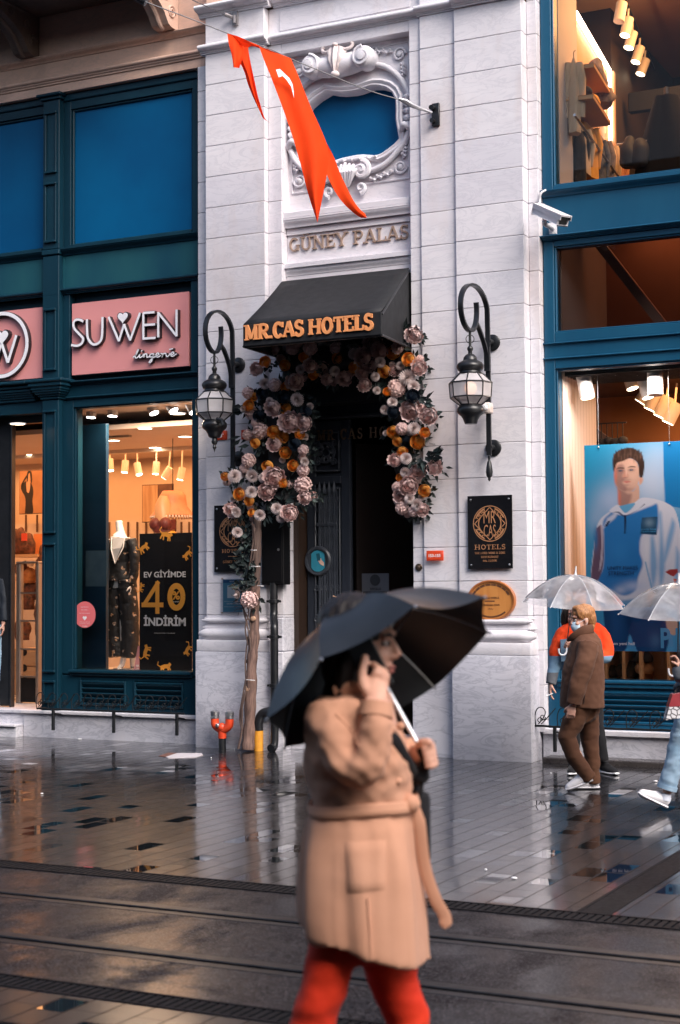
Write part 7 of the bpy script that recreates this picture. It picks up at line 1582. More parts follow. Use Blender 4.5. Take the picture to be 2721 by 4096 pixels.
# ------------------------------------------------------------------ smoker in the orange sweater, behind
OD = FW.dot(gp(1750+1085*.6193, 2150+1525*.6193)-CAMP); K9 = .6193*OD/F0
def P9(x, y, v=0.0): return ad(1750+x*.6193, 2150+y*.6193, OD+v)
ow_ = thing('person', 'smoker in an orange and blue sweater holding a clear umbrella against the shopfront', 'person', (P9(960, 1520).x, P9(960, 1520).y, 0))
mb = MB(); mb.rings(ringloft([(540, 885, 985, .06), (565, 845, 1025, .09), (600, 800, 1065, .11), (680, 790, 1075, .12), (790, 795, 1070, .12), (900, 800, 1065, .12), (960, 800, 1065, .12)], P9, K9, 36, .01))
aL = [P9(880, 592, 0), P9(815, 618, 0), P9(770, 720, -.02), P9(762, 800, -.02), P9(742, 890, -.04), P9(732, 945, -.05)]; aR = [P9(980, 592, 0), P9(1050, 618, 0), P9(1090, 700, -.02), P9(1085, 770, -.06), P9(1000, 760, -.16), P9(900, 715, -.20), P9(868, 700, -.2)]
mb.tube(bez(aL, 16), [.075-.028*(i/16) for i in range(17)], 16); mb.tube(bez(aR, 20), [.078-.028*(i/20) for i in range(21)], 16)
M['sweater'] = cloth_mat('colour blocked knit', (.8, .06, .012), (.7, .05, .01), 3, 160)
def sweater():
    m = M['sweater']; n = NT(m); g_ = n.n('ShaderNodeNewGeometry'); sp = n.n('ShaderNodeSeparateXYZ'); n.l(g_.outputs['Position'], sp.inputs[0]); z1 = P9(770, 765).z; z2 = P9(740, 870).z; mr = n.n('ShaderNodeMapRange'); mr.inputs[1].default_value = z2-.4; mr.inputs[2].default_value = z1+.4; n.l(sp.outputs[2], mr.inputs[0])
    f1 = .4/(z1-z2+.8); f2 = (z1-z2+.4)/(z1-z2+.8)
    n.l(n.ramp(mr.outputs[0], [(0, (.13, .14, .16)), (f1, (.17, .29, .42)), (f2, (.82, .065, .012))], 'CONSTANT'), n.p.inputs['Base Color'])
sweater()
sw = fuse(mb, 'sweater', M['sweater'], ow_, .009, 4, dB)
mb = MB(); a = [P9(795, 660, -.125), P9(835, 655, -.14), P9(900, 660, -.145), P9(900, 800, -.145), P9(800, 800, -.13)]; mb.rings([[p+Fh*.03 for p in a], [p-Fh*.004 for p in a]]); mb.build('chest_block', M['bluew'], sw, 40)
mb = MB(); HO = P9(882, 505, 0); A, f_, s_, u_ = head(mb, HO, (-Fh*.95-R0*.18+Vector((0, 0, -.06))).normalized(), Vector((0, 0, 1)), .95)
mb.tube([P9(895, 545, 0), P9(905, 600, 0)], [.05, .055], 12); mb.tube([P9(925, 600, 0), P9(930, 800, 0), P9(930, 1000, 0)], [.08, .10, .11], 12); mb.tube(bez(aL, 10)+[P9(731, 952, -.05)], [.035-.01*(i/11) for i in range(12)], 10); mb.tube(bez(aR, 12), [.036-.01*(i/12) for i in range(13)], 10)
hand(mb, P9(731, 948, -.05), P9(728, 1010, -.06)-P9(731, 948, -.05), R0*.6-Fh*.3, -Fh, .95, .45); hand(mb, P9(868, 700, -.2), P9(840, 690, -.23)-P9(868, 700, -.2), Vector((0, 0, -1))-Fh*.2, -Fh*.5+Vector((0, 0, .8)), .92, 1.15)
hN, kN, aN = P9(985, 1000, -.02), P9(1025, 1200, -.05), P9(1070, 1440, -.02); hF, kF, aF = P9(890, 1000, 0), P9(880, 1200, -.02), P9(880, 1440, .02)
for q in ((hN, kN, aN), (hF, kF, aF)): mb.tube([q[0], q[1], q[2]], [.08, .055, .035], 12)
ob = fuse(mb, 'body', M['skin_far'], ow_, .0065, 2); face_parts(A, f_, s_, u_, ob, .95)
mb = MB(); Rm = rotm(f_, s_, u_); mb.ell(A(-.03, 0, .055), (.10, .09, .092), Rm)
for q in (-1, 1): mb.tube([A(.03, .06*q, .10), A(.03, .088*q, .03), A(.005, .095*q, -.06), A(.01, .10*q, -.125)], [.03, .032, .036, .012], 10)
mb.ell(A(-.06, 0, -.05), (.05, .085, .10), Rm); fuse(mb, 'hair', M['hair_dark'], ob, .0065, 2, lambda p, n_: .007*noise.noise(Vector((p.x*45, p.y*45, p.z*14))))
mb = MB(); mb.tube([hN+Vector((0, 0, .1)), hN, P9(1010, 1110, -.03), kN, P9(1050, 1320, -.04), aN], [.11, .105, .09, .07, .062, .055], 16); mb.tube([hF+Vector((0, 0, .1)), hF, kF, aF], [.11, .105, .07, .055], 16); mb.tube([hN, hF], .11, 12)
fuse(mb, 'trousers', M['blackcl'], ow_, .01, 4, lambda p, n_: .006*noise.noise(Vector((p.x*10, p.y*10, p.z*16))))
for q, (x, dx) in enumerate(((1062, .10), (878, -.06))):
    hl = P9(x, 1505, .08); hl.z = 0; shoe(ow_, hl, hl-Fh*.25+R0*dx, M['blackcl'], sole=M['white'])
cg = MB(); cg.tube([P9(745, 1008, -.10), P9(700, 1024, -.12)], .0042, 8); tag(cg.build('cigarette', M['white'], None, 60), 'white cigarette between the fingers of the smoker in orange', 'cigarette')
# clear plastic umbrellas
def clear_mat():
    m = bpy.data.materials.new('clear umbrella plastic'); m.use_nodes = True; t = m.node_tree; t.nodes.clear(); N_ = t.nodes.new; o = N_('ShaderNodeOutputMaterial'); tr = N_('ShaderNodeBsdfTransparent'); df = N_('ShaderNodeBsdfDiffuse'); tl_ = N_('ShaderNodeBsdfTranslucent'); gl = N_('ShaderNodeBsdfGlossy'); m1 = N_('ShaderNodeMixShader'); m2 = N_('ShaderNodeMixShader'); m3 = N_('ShaderNodeMixShader')
    df.inputs[0].default_value = (.86, .87, .92, 1); tl_.inputs[0].default_value = (.86, .87, .92, 1); gl.inputs['Roughness'].default_value = .12; tr.inputs[0].default_value = (.97, .97, .98, 1)
    tc = N_('ShaderNodeTexCoord'); ns = N_('ShaderNodeTexNoise'); ns.inputs['Scale'].default_value = 7; ns.inputs['Detail'].default_value = 6; t.links.new(tc.outputs['Object'], ns.inputs[0]); mr = N_('ShaderNodeMapRange'); mr.inputs[1].default_value = .3; mr.inputs[2].default_value = .75; mr.inputs[3].default_value = .28; mr.inputs[4].default_value = .58; t.links.new(ns.outputs[0], mr.inputs[0])
    m1.inputs[0].default_value = .5; t.links.new(df.outputs[0], m1.inputs[1]); t.links.new(tl_.outputs[0], m1.inputs[2]); t.links.new(mr.outputs[0], m2.inputs[0]); t.links.new(tr.outputs[0], m2.inputs[1]); t.links.new(m1.outputs[0], m2.inputs[2])
    fr = N_('ShaderNodeFresnel'); fr.inputs[0].default_value = 1.35; bp = N_('ShaderNodeBump'); n2 = N_('ShaderNodeTexNoise'); n2.inputs['Scale'].default_value = 26; bp.inputs['Strength'].default_value = .3; bp.inputs['Distance'].default_value = .01; t.links.new(tc.outputs['Object'], n2.inputs[0]); t.links.new(n2.outputs[0], bp.inputs['Height']); t.links.new(bp.outputs[0], gl.inputs['Normal']); t.links.new(bp.outputs[0], fr.inputs['Normal'])
    t.links.new(fr.outputs[0], m3.inputs[0]); t.links.new(m2.outputs[0], m3.inputs[1]); t.links.new(gl.outputs[0], m3.inputs[2]); t.links.new(m3.outputs[0], o.inputs[0]); return m
M['clear'] = clear_mat(); wrib = mat('white umbrella rib', (.75, .76, .80), .35)
def hook(t, p, dn, side, m):
    mb = MB(); r = .035; pts = [p, p+dn*.06]+[p+dn*(.06+r*sin(pi*k/8))+side*(r-r*cos(pi*k/8)) for k in range(1, 9)]; pts.append(pts[-1]-dn*.025); mb.tube(pts, .0085, 10); return mb.build('hook_handle', m, t, 60)
C1 = P9(880, 425, -.16); a1 = (UP+RX*.055-FW*.06).normalized()
u1 = umbrella('umbrella', 'clear dome umbrella with white ribs above the old woman in brown', C1, a1, RX, 345*K9, 185*K9, 12, M['clear'], wrib, P9(836, 690, -.23), .075, scal=.07, prof=2.0, shaftm=M['black'], rod=.005); hook(u1, P9(833, 692, -.235), Vector((0, 0, -1)), -R0, wrib)

# ------------------------------------------------------------------ walker cut by the right edge
RD = FW.dot(gp(1750+1450*.6193, 2150+1765*.6193)-CAMP); K7 = .6193*RD/F0
def P7(x, y, v=0.0): return ad(1750+x*.6193, 2150+y*.6193, RD+v)
rp = thing('person', 'walker in light jeans and white trainers cut off at the right edge', 'person', (P7(1640, 1750).x, P7(1640, 1750).y, 0))
mb = MB(); mb.rings(ringloft([(560, 1610, 1700, .06), (590, 1580, 1730, .11), (640, 1575, 1745, .18), (760, 1575, 1750, .19), (900, 1585, 1755, .18), (1050, 1580, 1765, .19), (1100, 1580, 1765, .19)], P7, K7, 36, .01)); aR = [P7(1640, 660, -.16), P7(1625, 790, -.24), P7(1590, 880, -.26), P7(1575, 900, -.26), P7(1562, 860, -.25), P7(1556, 835, -.24)]; mb.tube(bez(aR, 18), [.075-.03*(i/18) for i in range(19)], 14); mb.tube(bez([P7(1650, 660, .16), P7(1640, 820, .24), P7(1590, 940, .24), P7(1560, 990, .2)], 14), [.075-.03*(i/14) for i in range(15)], 14)
fuse(mb, 'jacket', M['greyw'], rp, .01, 4, dB)
mb = MB(); A, f_, s_, u_ = head(mb, P7(1640, 470, 0), (-R0-Fh*.2).normalized(), Vector((0, 0, 1)), .95); mb.tube([P7(1655, 520, 0), P7(1660, 600, 0)], [.05, .055], 12); mb.tube([P7(1660, 600, 0), P7(1665, 1080, 0)], [.1, .12], 12); mb.tube(bez(aR, 12), [.035-.01*(i/12) for i in range(13)], 10)
hand(mb, P7(1562, 850, -.245), P7(1552, 800, -.24)-P7(1562, 850, -.245), -R0, -Fh, .95, 1.25)
hN, kN, aN = P7(1650, 1100, -.09), P7(1562, 1330, -.10), P7(1482, 1650, -.09); hF, kF, aF = P7(1670, 1100, .09), P7(1690, 1350, .09), P7(1790, 1600, .09)
for q in ((hN, kN, aN), (hF, kF, aF)): mb.tube([q[0], q[1], q[1].lerp(q[2], .5), q[2]], [.08, .055, .048, .034], 12)
rb_ = fuse(mb, 'body', M['skin_far'], rp, .0065, 2); face_parts(A, f_, s_, u_, rb_, .95); mb = MB(); Rm = rotm(f_, s_, u_); mb.ell(A(-.03, 0, .055), (.10, .088, .09), Rm); mb.ell(A(-.06, 0, -.06), (.05, .085, .12), Rm); fuse(mb, 'hair', M['hair_dark'], rb_, .007, 2, lambda p, n_: .006*noise.noise(Vector((p.x*45, p.y*45, p.z*14))))
mb = MB(); mb.tube([hN+Vector((0, 0, .08)), hN, P7(1605, 1220, -.1), kN, P7(1525, 1480, -.10), P7(1484, 1615, -.09)], [.12, .12, .10, .082, .075, .072], 18); mb.tube([hF+Vector((0, 0, .08)), hF, kF, aF.lerp(kF, .1)], [.12, .12, .085, .072], 16); mb.tube([hN, hF], .12, 12)
tj = fuse(mb, 'jeans', M['denim'], rp, .009, 4, lambda p, n_: .007*noise.noise(Vector((p.x*9, p.y*9, p.z*16)))+.004*noise.noise(Vector((p.x*22, p.y*22, p.z*40))))
mb = MB(); d_ = (kN-aN).normalized(); mb.tube([P7(1482, 1625, -.09), P7(1490, 1598, -.09)], [.077, .078], 18); mb.build('turn_up', M['denim'], tj, 60)
mb = MB(); mb.tube([P7(1478, 1655, -.09), P7(1470, 1695, -.09)], [.040, .045], 14); mb.build('sock', mat('pale blue sock', (.62, .66, .76), .8), rp, 60)
shoe(rp, P7(1478, 1752, -.09), P7(1288, 1662, -.09), M['whiteshoe'], h_=.06, up=Vector((0, 0, 1))); shoe(rp, P7(1810, 1640, .09), P7(1700, 1745, .09), M['whiteshoe'], h_=.06)
C2_ = P7(1560, 480, -.20)
u2 = umbrella('umbrella', 'clear dome umbrella with white ribs cut off by the right edge', C2_, (UP-RX*.02-FW*.08).normalized(), RX, 392*K7, 185*K7, 5, M['clear'], wrib, P7(1553, 800, -.25), .075, scal=.07, prof=2.0, shaftm=M['black'], rod=.0055); hook(u2, P7(1553, 815, -.255), Vector((0, 0, -1)), -R0, wrib)
bgx = thing('shopping_bag', 'small dark red bag with white floral patterned lower half at the right edge', 'bag', P7(1540, 1170, -.25))
mb = MB(); a = [P7(1512, 1010, -.27), P7(1610, 1000, -.27), P7(1600, 1085, -.27), P7(1486, 1090, -.27)]; mb.rings([[p+Fh*.05 for p in a], [p-Fh*.05 for p in a]]); mb.build('upper_half', varied('dark red bag', (.22, .02, .03, 1), (.30, .04, .05, 1), 5, (.3, .5)), bgx)
pm = mat('white patterned bag', (.6, .6, .62), .5)
def pat():
    n = NT(pm); v = n.coord('Object', (26, 26, 26)); vo = n.n('ShaderNodeTexVoronoi'); vo.feature = 'DISTANCE_TO_EDGE'; n.l(v, vo.inputs[0]); vo.inputs['Scale'].default_value = 1; n.l(n.ramp(vo.outputs['Distance'], [(.05, (.06, .05, .06)), (.12, (.66, .65, .68))]), n.p.inputs['Base Color'])
pat()
mb = MB(); a = [P7(1486, 1092, -.27), P7(1600, 1087, -.27), P7(1590, 1160, -.27), P7(1466, 1176, -.27)]; mb.rings([[p+Fh*.05 for p in a], [p-Fh*.05 for p in a]]); mb.build('lower_half', pm, bgx); mb = MB(); mb.tube(bez([P7(1530, 1010, -.27), P7(1560, 960, -.2), P7(1590, 1005, -.27)], 8), .006, 6); mb.build('strap', M['blackcl'], bgx)
# ------------------------------------------------------------------ man in the shop doorway cut by the left edge
def PL(x, y, v=0.0): return at(x*.574, 1950+y*.574, 15.35+v)
lp = thing('person', 'man in dark jacket and pale jeans standing on the shop doorstep at the left edge', 'person', (PL(-40, 1500).x, 15.35, .315)); KL = .574*FW.dot(PL(0, 1000)-CAMP)/F0
mb = MB(); mb.rings(ringloft([(560, -80, 0, .06), (590, -110, 20, .12), (640, -120, 35, .15), (800, -122, 42, .16), (960, -118, 42, .16)], PL, KL, 32, .01)); mb.tube([PL(20, 640, 0), PL(34, 790, -.02), PL(30, 930, -.05)], [.07, .06, .045], 14); mb.tube([PL(-100, 640, 0), PL(-125, 790, -.02), PL(-118, 930, -.05)], [.07, .06, .045], 14); fuse(mb, 'jacket', varied('navy jacket cloth', (.006, .010, .018, 1), (.010, .016, .026, 1), 4, (.6, .8)), lp, .011, 4, dB)
mb = MB(); A, f_, s_, u_ = head(mb, PL(-40, 470, 0), (-Fh).normalized(), Vector((0, 0, 1)), .98); mb.tube([PL(-40, 520, 0), PL(-40, 600, 0), PL(-40, 950, 0)], [.055, .06, .12], 12)
for x in (25, -118): mb.tube([PL(x, 900, -.04), PL(x, 955, -.05)], [.032, .028], 10); hand(mb, PL(x, 955, -.05), Vector((0, 0, -1)), R0 if x < 0 else -R0, -Fh, .98, .5)
for x in (-10, -72): mb.tube([PL(x, 950, 0), PL(x, 1200, -.02), PL(x-4, 1480, 0)], [.08, .055, .036], 12)
lb = fuse(mb, 'body', M['skin_far'], lp, .0075, 2); face_parts(A, f_, s_, u_, lb, .98); mb = MB(); mb.ell(A(-.02, 0, .055), (.10, .086, .085), rotm(f_, s_, u_)); fuse(mb, 'hair', M['hair_dark'], lb, .008, 2)
mb = MB()
for x in (-12, -70): mb.tube([PL(x, 940, 0), PL(x, 1180, -.02), PL(x-4, 1470, 0)], [.105, .082, .07], 16)
mb.tube([PL(-12, 950, 0), PL(-70, 950, 0)], .105, 12); fuse(mb, 'jeans', M['denim'], lp, .011, 4, lambda p, n_: .006*noise.noise(Vector((p.x*10, p.y*10, p.z*16))))
for x in (-16, -78): hl = PL(x, 1500, .05); hl.z = .316; shoe(lp, hl, hl-Fh*.24+R0*.03, M['whiteshoe'], vox=.008)
# ================================================================== WALL PLATES
c16 = lambda x, y: (1700+x*.287, 1950+y*.287)
M['plaque'] = varied('gloss black plaque', (.006, .006, .008, 1), (.010, .010, .012, 1), 2, (.10, .2), spec=.5)
def hotel_plaque(conv, x0, y0, x1, y1, ecx, ecy, er, lines, label):
    yf = PY-.035; p = at(*conv(x0, (y0+y1)/2), yf); q = at(*conv(x1, (y0+y1)/2), yf); zt = Z(*conv((x0+x1)/2, y0), yf); zb = Z(*conv((x0+x1)/2, y1), yf)
    t = thing('hotel_plaque', label, 'plaque', ((p.x+q.x)/2, PY, zb)); mb = MB(); mb.box(p.x, q.x, yf, yf+.012, zb, zt, .002); bd_ = mb.build('board', M['plaque'], t)
    mb = MB()
    for x in (p.x+.035, q.x-.035):
        for z in (zb+.04, zt-.04): mb.lathe([(.010, .035), (.010, -.003), (.006, -.006), (.0005, -.006)], (x, yf, z), 12, 'Y')
    mb.build('screw', M['chrome'], t, 40)
    e = at(*conv(ecx, ecy), yf); R_ = er; mb = MB(); y_ = yf-.0015
    def ann(r0, r1, k=0): 
        n = 48; v0 = [mb.b.verts.new((e.x+r0*cos(2*pi*i/n), y_-k*.0004, e.z+r0*sin(2*pi*i/n))) for i in range(n)]; v1 = [mb.b.verts.new((e.x+r1*cos(2*pi*i/n), y_-k*.0004, e.z+r1*sin(2*pi*i/n))) for i in range(n)]
        for i in range(n): mb.b.faces.new((v0[i], v0[(i+1) % n], v1[(i+1) % n], v1[i]))
    ann(R_*.95, R_); dm = [(0, .90), (.90, 0), (0, -.90), (-.90, 0), (0, .90)]; stroke_mesh(mb, [(e.x+a*R_, e.z+b*R_) for a, b in dm], R_*.045, y_-.0008, y_)
    for s_ in (-1, 1): stroke_mesh(mb, [(e.x+s_*R_*.66*cos(radians(a)), e.z+R_*.62*sin(radians(a))) for a in range(-50, 51, 10)], R_*.06, y_-.0012, y_)
    for qx in (-1, 1):        # knotwork in the four segments
        for qz in (-1, 1):
            for (a, rr_) in ((28, .80), (45, .76), (62, .80)):
                c_ = (e.x+qx*R_*rr_*cos(radians(a)), e.z+qz*R_*rr_*sin(radians(a))); stroke_mesh(mb, [(c_[0]+R_*.085*cos(k*.7), c_[1]+R_*.085*sin(k*.7)) for k in range(8)], R_*.045, y_-.0010-.0002*rr_, y_)
            for w_ in range(3): stroke_mesh(mb, [(e.x+qx*R_*(.90-.03*w_)*cos(radians(a)), e.z+qz*R_*(.90-.03*w_)*sin(radians(a))) for a in range(18+w_*3, 73-w_*3, 6)], R_*.03, y_-.0014-.0003*w_, y_)
    mb.build('emblem', M['gold'], bd_)
    sans_text('MR', e.x-R_*.36, e.x+R_*.36, e.z+.02*R_, e.z+.70*R_, y_-.0020, .001, M['gold'], bd_, 'emblem_lettering', bold=.0); sans_text('CAS', e.x-R_*.36, e.x+R_*.36, e.z-.72*R_, e.z-.06*R_, y_-.0020, .001, M['gold'], bd_, 'emblem_lettering')
    for (s_, xa_, xb_, ya_, yb_) in lines:
        a = at(*conv(xa_, yb_), yf); b = at(*conv(xb_, yb_), yf); zt_ = Z(*conv((xa_+xb_)/2, ya_), yf)
        if s_ == '-': mb = MB(); mb.box(a.x, b.x, yf-.0015, yf, a.z, zt_); mb.build('rule', M['gold'], bd_)
        else: serif_text(s_, a.x, b.x, (a.z+b.z)/2, zt_-(a.z+b.z)/2, yf-.0004, .0012, M['gold'], bd_, 'lettering', .16, .06)
SF['W'] = (1.3, [([(.08, 1), (.36, .02)], 1), ([(.36, .02), (.64, .95)], .65), ([(.64, .95), (.92, .02)], 1), ([(.92, .02), (1.2, 1)], .65)], [(.08, 1), (1.2, 1)]); SF['D'] = (1.0, [([(.2, 0), (.2, 1)], 1), ([(.2, .95), (.42, .95)]+arc(.44, .5, .40, .45, 90, -90, 14)+[(.2, .05)], .7)], [(.16, 0), (.16, 1)]); SF['F'] = (.8, [([(.2, 0), (.2, 1)], 1), ([(.2, .94), (.74, .94)], .6), ([(.2, .5), (.58, .5)], .6)], [(.2, 0), (.16, 1)])
SF['K'] = (.95, [([(.2, 0), (.2, 1)], 1), ([(.2, .4), (.78, 1)], .6), ([(.38, .55), (.84, 0)], 1)], [(.2, 0), (.2, 1), (.84, 0)])
SF['&'] = (.95, [([(.85, 0), (.30, .75)]+arc(.42, .82, .16, .16, 200, -40, 8)+[(.2, .35)]+arc(.38, .22, .22, .20, 160, 330, 8)+[(.85, .45)], .7)], []); SF['t'] = (.5, [([(.22, .9), (.22, .1), (.42, .04)], .8), ([(.05, .68), (.42, .68)], .55)], []); SF['h'] = (.8, [([(.16, 0), (.16, 1)], .8), ([(.16, .45), (.4, .66), (.6, .5), (.6, 0)], .8)], [(.16, 0), (.6, 0)]); SF['4'] = (.8, [([(.55, 0), (.55, 1)], .9), ([(.55, .98), (.08, .32), (.75, .32)], .6)], [(.55, 0)])
hotel_plaque(c16, 597, 110, 1218, 1133, 905, 503, .183, [('HOTELS', 692, 1125, 795, 862), ('THE LORD WINE & DINE', 694, 1120, 897, 926), ('RESTAURANT', 787, 1027, 953, 981), ('4th. FLOOR', 808, 1003, 1005, 1033)], 'black hotel plaque with copper lettering on the wall below the right lantern')
c17 = lambda x, y: (780+x*.2541, 1950+y*.2541)
hotel_plaque(c17, 303, 275, 905, 1330, 598, 690, .172, [('HOTELS', 428, 770, 970, 1025), ('-', 522, 674, 1080, 1088), ('G\u00dcNEY PALAS', 443, 752, 1150, 1188)], 'black hotel plaque partly covered by flowers left of the entrance')
# round wooden plaque
p = at(*c16(920, 1575), PY-.03); wt_ = thing('wooden_plaque', 'round varnished wooden plaque with dark lettering above the right pilaster base', 'plaque', (p.x, PY, p.z)); wood2 = varied('varnished plaque wood', (.62, .27, .075, 1), (.54, .21, .055, 1), 4, (.25, .4), .08, 40, (6, 1, .7)); rx_, rz_ = .262, .207
mb = MB()
for (k0, y0, k1, y1) in ((1, -.03, 1, .028), (.97, -.04, 1, -.03), (.90, -.038, .97, -.04), (.88, -.028, .90, -.038)):
    mb.rings([[Vector((p.x+rx_*k_*cos(2*pi*i/48), PY-.03+y_+.028, p.z+rz_*k_*sin(2*pi*i/48))) for i in range(48)] for k_, y_ in ((k1, y1), (k0, y0))], False, False)
mb.build('rim', varied('darker plaque rim', (.42, .15, .045, 1), (.34, .11, .035, 1), 4, (.25, .4)), wt_, 40); mb = MB(); mb.prism([(p.x+rx_*.90*cos(2*pi*i/48), p.z+rz_*.90*sin(2*pi*i/48)) for i in range(48)], PY-.030, PY-.002); fc = mb.build('face', wood2, wt_)
ink = mat('dark burnt lettering', (.10, .04, .02), .6); yk = PY-.0302
def wtxt(s, xa_, xb_, ya_, yb_): a = at(*c16(xa_, yb_), yk); b = at(*c16(xb_, yb_), yk); serif_text(s, a.x, b.x, a.z, Z(*c16(xa_, ya_), yk)-a.z, yk, .0012, ink, fc, 'lettering', .15, .05)
wtxt('MR CAS HOTELS', 797, 1035, 1525, 1552); wtxt('KONAKLAMA TESISI', 790, 1040, 1628, 1645)
mb = MB(); a = at(*c16(835, 1592), yk); b = at(*c16(972, 1575), yk); mb.box(a.x, b.x, yk-.001, yk, a.z, b.z); mb.build('crossed_line', ink, fc)
mb = MB(); sg = [at(*c16(x, y), yk) for x, y in ((882, 1700), (900, 1680), (908, 1700), (925, 1685), (938, 1702), (955, 1688))]; stroke_mesh(mb, [(v.x, v.z) for v in sg], .004, yk-.001, yk); mb.build('signature', ink, fc)
mb = MB()
for k in range(40):
    a_ = radians(20+k*3.5); mb.obox((p.x+rx_*.78*cos(a_), yk-.0008, p.z+rz_*.78*sin(a_)), (cos(a_), 0, sin(a_)), (0, 1, 0), (-sin(a_), 0, cos(a_)), .011, .0008, .005 if k % 5 else .002)
    if k < 26: b_ = radians(-125+k*3.2); mb.obox((p.x+rx_*.80*cos(b_), yk-.0008, p.z+rz_*.80*sin(b_)), (cos(b_), 0, sin(b_)), (0, 1, 0), (-sin(b_), 0, cos(b_)), .008, .0008, .0045)
mb.build('border_lettering', ink, fc)
# red house number plates
red = varied('red enamel plate', (.74, .075, .022, 1), (.70, .065, .02, 1), 3, (.2, .35)); wl_ = mat('white enamel letters', (.82, .8, .8), .4)
def number_plate(conv, x0, y0, x1, y1, s, tx0, tx1, ty0, ty1, label, sup=None):
    yf = PY-.014; a = at(*conv(x0, (y0+y1)/2), yf); b = at(*conv(x1, (y0+y1)/2), yf); zt = Z(*conv((x0+x1)/2, y0), yf); zb = Z(*conv((x0+x1)/2, y1), yf); t = thing('number_plate', label, 'number plate', ((a.x+b.x)/2, PY, zb))
    mb = MB(); mb.box(a.x, b.x, yf, PY-.002, zb, zt, .004); mb.box(a.x+.012, b.x-.012, yf-.003, yf+.002, zb+.012, zt-.012, .002); pl = mb.build('plate', red, t, 40)
    if s: u = at(*conv(tx0, ty1), yf); v = at(*conv(tx1, ty1), yf); sans_text(s, u.x, v.x, u.z, Z(*conv((tx0+tx1)/2, ty0), yf), yf-.003, .0015, wl_, pl, bold=.03)
    if sup: u = at(*conv(sup[1], sup[4]), yf); v = at(*conv(sup[2], sup[4]), yf); sans_text(sup[0], u.x, v.x, u.z, Z(*conv(sup[1], sup[3]), yf), yf-.003, .0015, wl_, pl, bold=.02)
number_plate(c16, 20, 880, 257, 1020, '153-155', 55, 220, 928, 972, 'red house number plate reading 153-155 right of the doorway'); number_plate(c14, 300, 1765, 498, 1890, '153', 330, 436, 1805, 1862, 'red house number plate reading 153A behind the left lantern', ('A', 438, 456, 1792, 1820)); number_plate(c14, 690, 1748, 880, 1875, None, 0, 0, 0, 0, 'plain red number plate half hidden by flowers left of the door')
# blue information sheet in a clear holder (its code is left out)
yf = PY-.02; a = at(*c17(410, 1435), yf); b = at(*c17(770, 1980), yf); t = thing('information_sheet', 'blue information sheet in a clear holder under the left plaque', 'sheet', ((a.x+b.x)/2, PY, b.z)); mb = MB(); mb.box(a.x, b.x, yf, yf+.003, b.z, a.z); mb.build('holder', M['glass'], t)
a2 = at(*c17(438, 1447), yf); b2 = at(*c17(745, 1960), yf); mb = MB(); mb.box(a2.x, b2.x, yf+.006, yf+.009, b2.z, a2.z); sh = mb.build('sheet', varied('blue printed sheet', (.09, .28, .44, 1), (.06, .24, .36, 1), 2, (.5, .6)), t); mb = MB(); q = at(*c17(600, 1500), yf); mb.box(a2.x+.001, b2.x-.001, yf+.0045, yf+.0058, q.z, a2.z-.001); mb.build('header_band', mat('navy print', (.02, .10, .25), .5), sh)
u = at(*c17(485, 1490), yf); v = at(*c17(695, 1490), yf); sans_text('BEYO\u011eLU', u.x+.05, v.x, u.z, u.z+.02, yf+.0042, .001, wl_, sh); u = at(*c17(500, 1840), yf); v = at(*c17(720, 1840), yf); sans_text('G\u00dcNEY PALAS', u.x, v.x, u.z, u.z+.018, yf+.0055, .001, wl_, sh)
mb = MB()
for yy_ in (1795, 1880): q = at(*c17(455, yy_), yf); mb.box(q.x, b2.x-.01, yf+.0045, yf+.0058, q.z, q.z+.003)
q0 = at(*c17(507, 1740), yf); q1 = at(*c17(660, 1540), yf); mb.box(q0.x, q1.x, yf+.0045, yf+.0058, q0.z, q1.z); mb.build('white_print', mat('white print', (.66, .70, .76), .5), sh)
mb = MB()
for x, y in ((424, 1437), (422, 1972)): q = at(*c17(x, y), yf); mb.lathe([(.008, .02), (.008, -.005), (.0005, -.006)], (q.x, yf, q.z), 10, 'Y')
mb.build('screw', M['bronze'], t, 40)
# door bell and small grey label on the right jamb
p = at(*c9(1320, 455), 14.91); mb = MB(); mb.lathe([(.038, .004), (.038, -.008), (.03, -.014), (.022, -.012), (.022, -.02), (.012, -.028), (.0005, -.03)], (p.x, 14.91, p.z), 20, 'Y'); tag(mb.build('door_bell', varied('dark brass', (.06, .04, .03, 1), (.10, .07, .05, 1), 9, (.3, .5), metal=.6), None, 40), 'small round dark door bell on the right door jamb', 'door bell')
p = at(*c9(1310, 185), 14.905); mb = MB(); mb.box(p.x-.045, p.x+.045, 14.895, 14.913, p.z-.03, p.z+.03, .003); tag(mb.build('name_plate', M['chrome'], None, 30), 'small grey metal plate under the right end of the flower garland', 'plate')
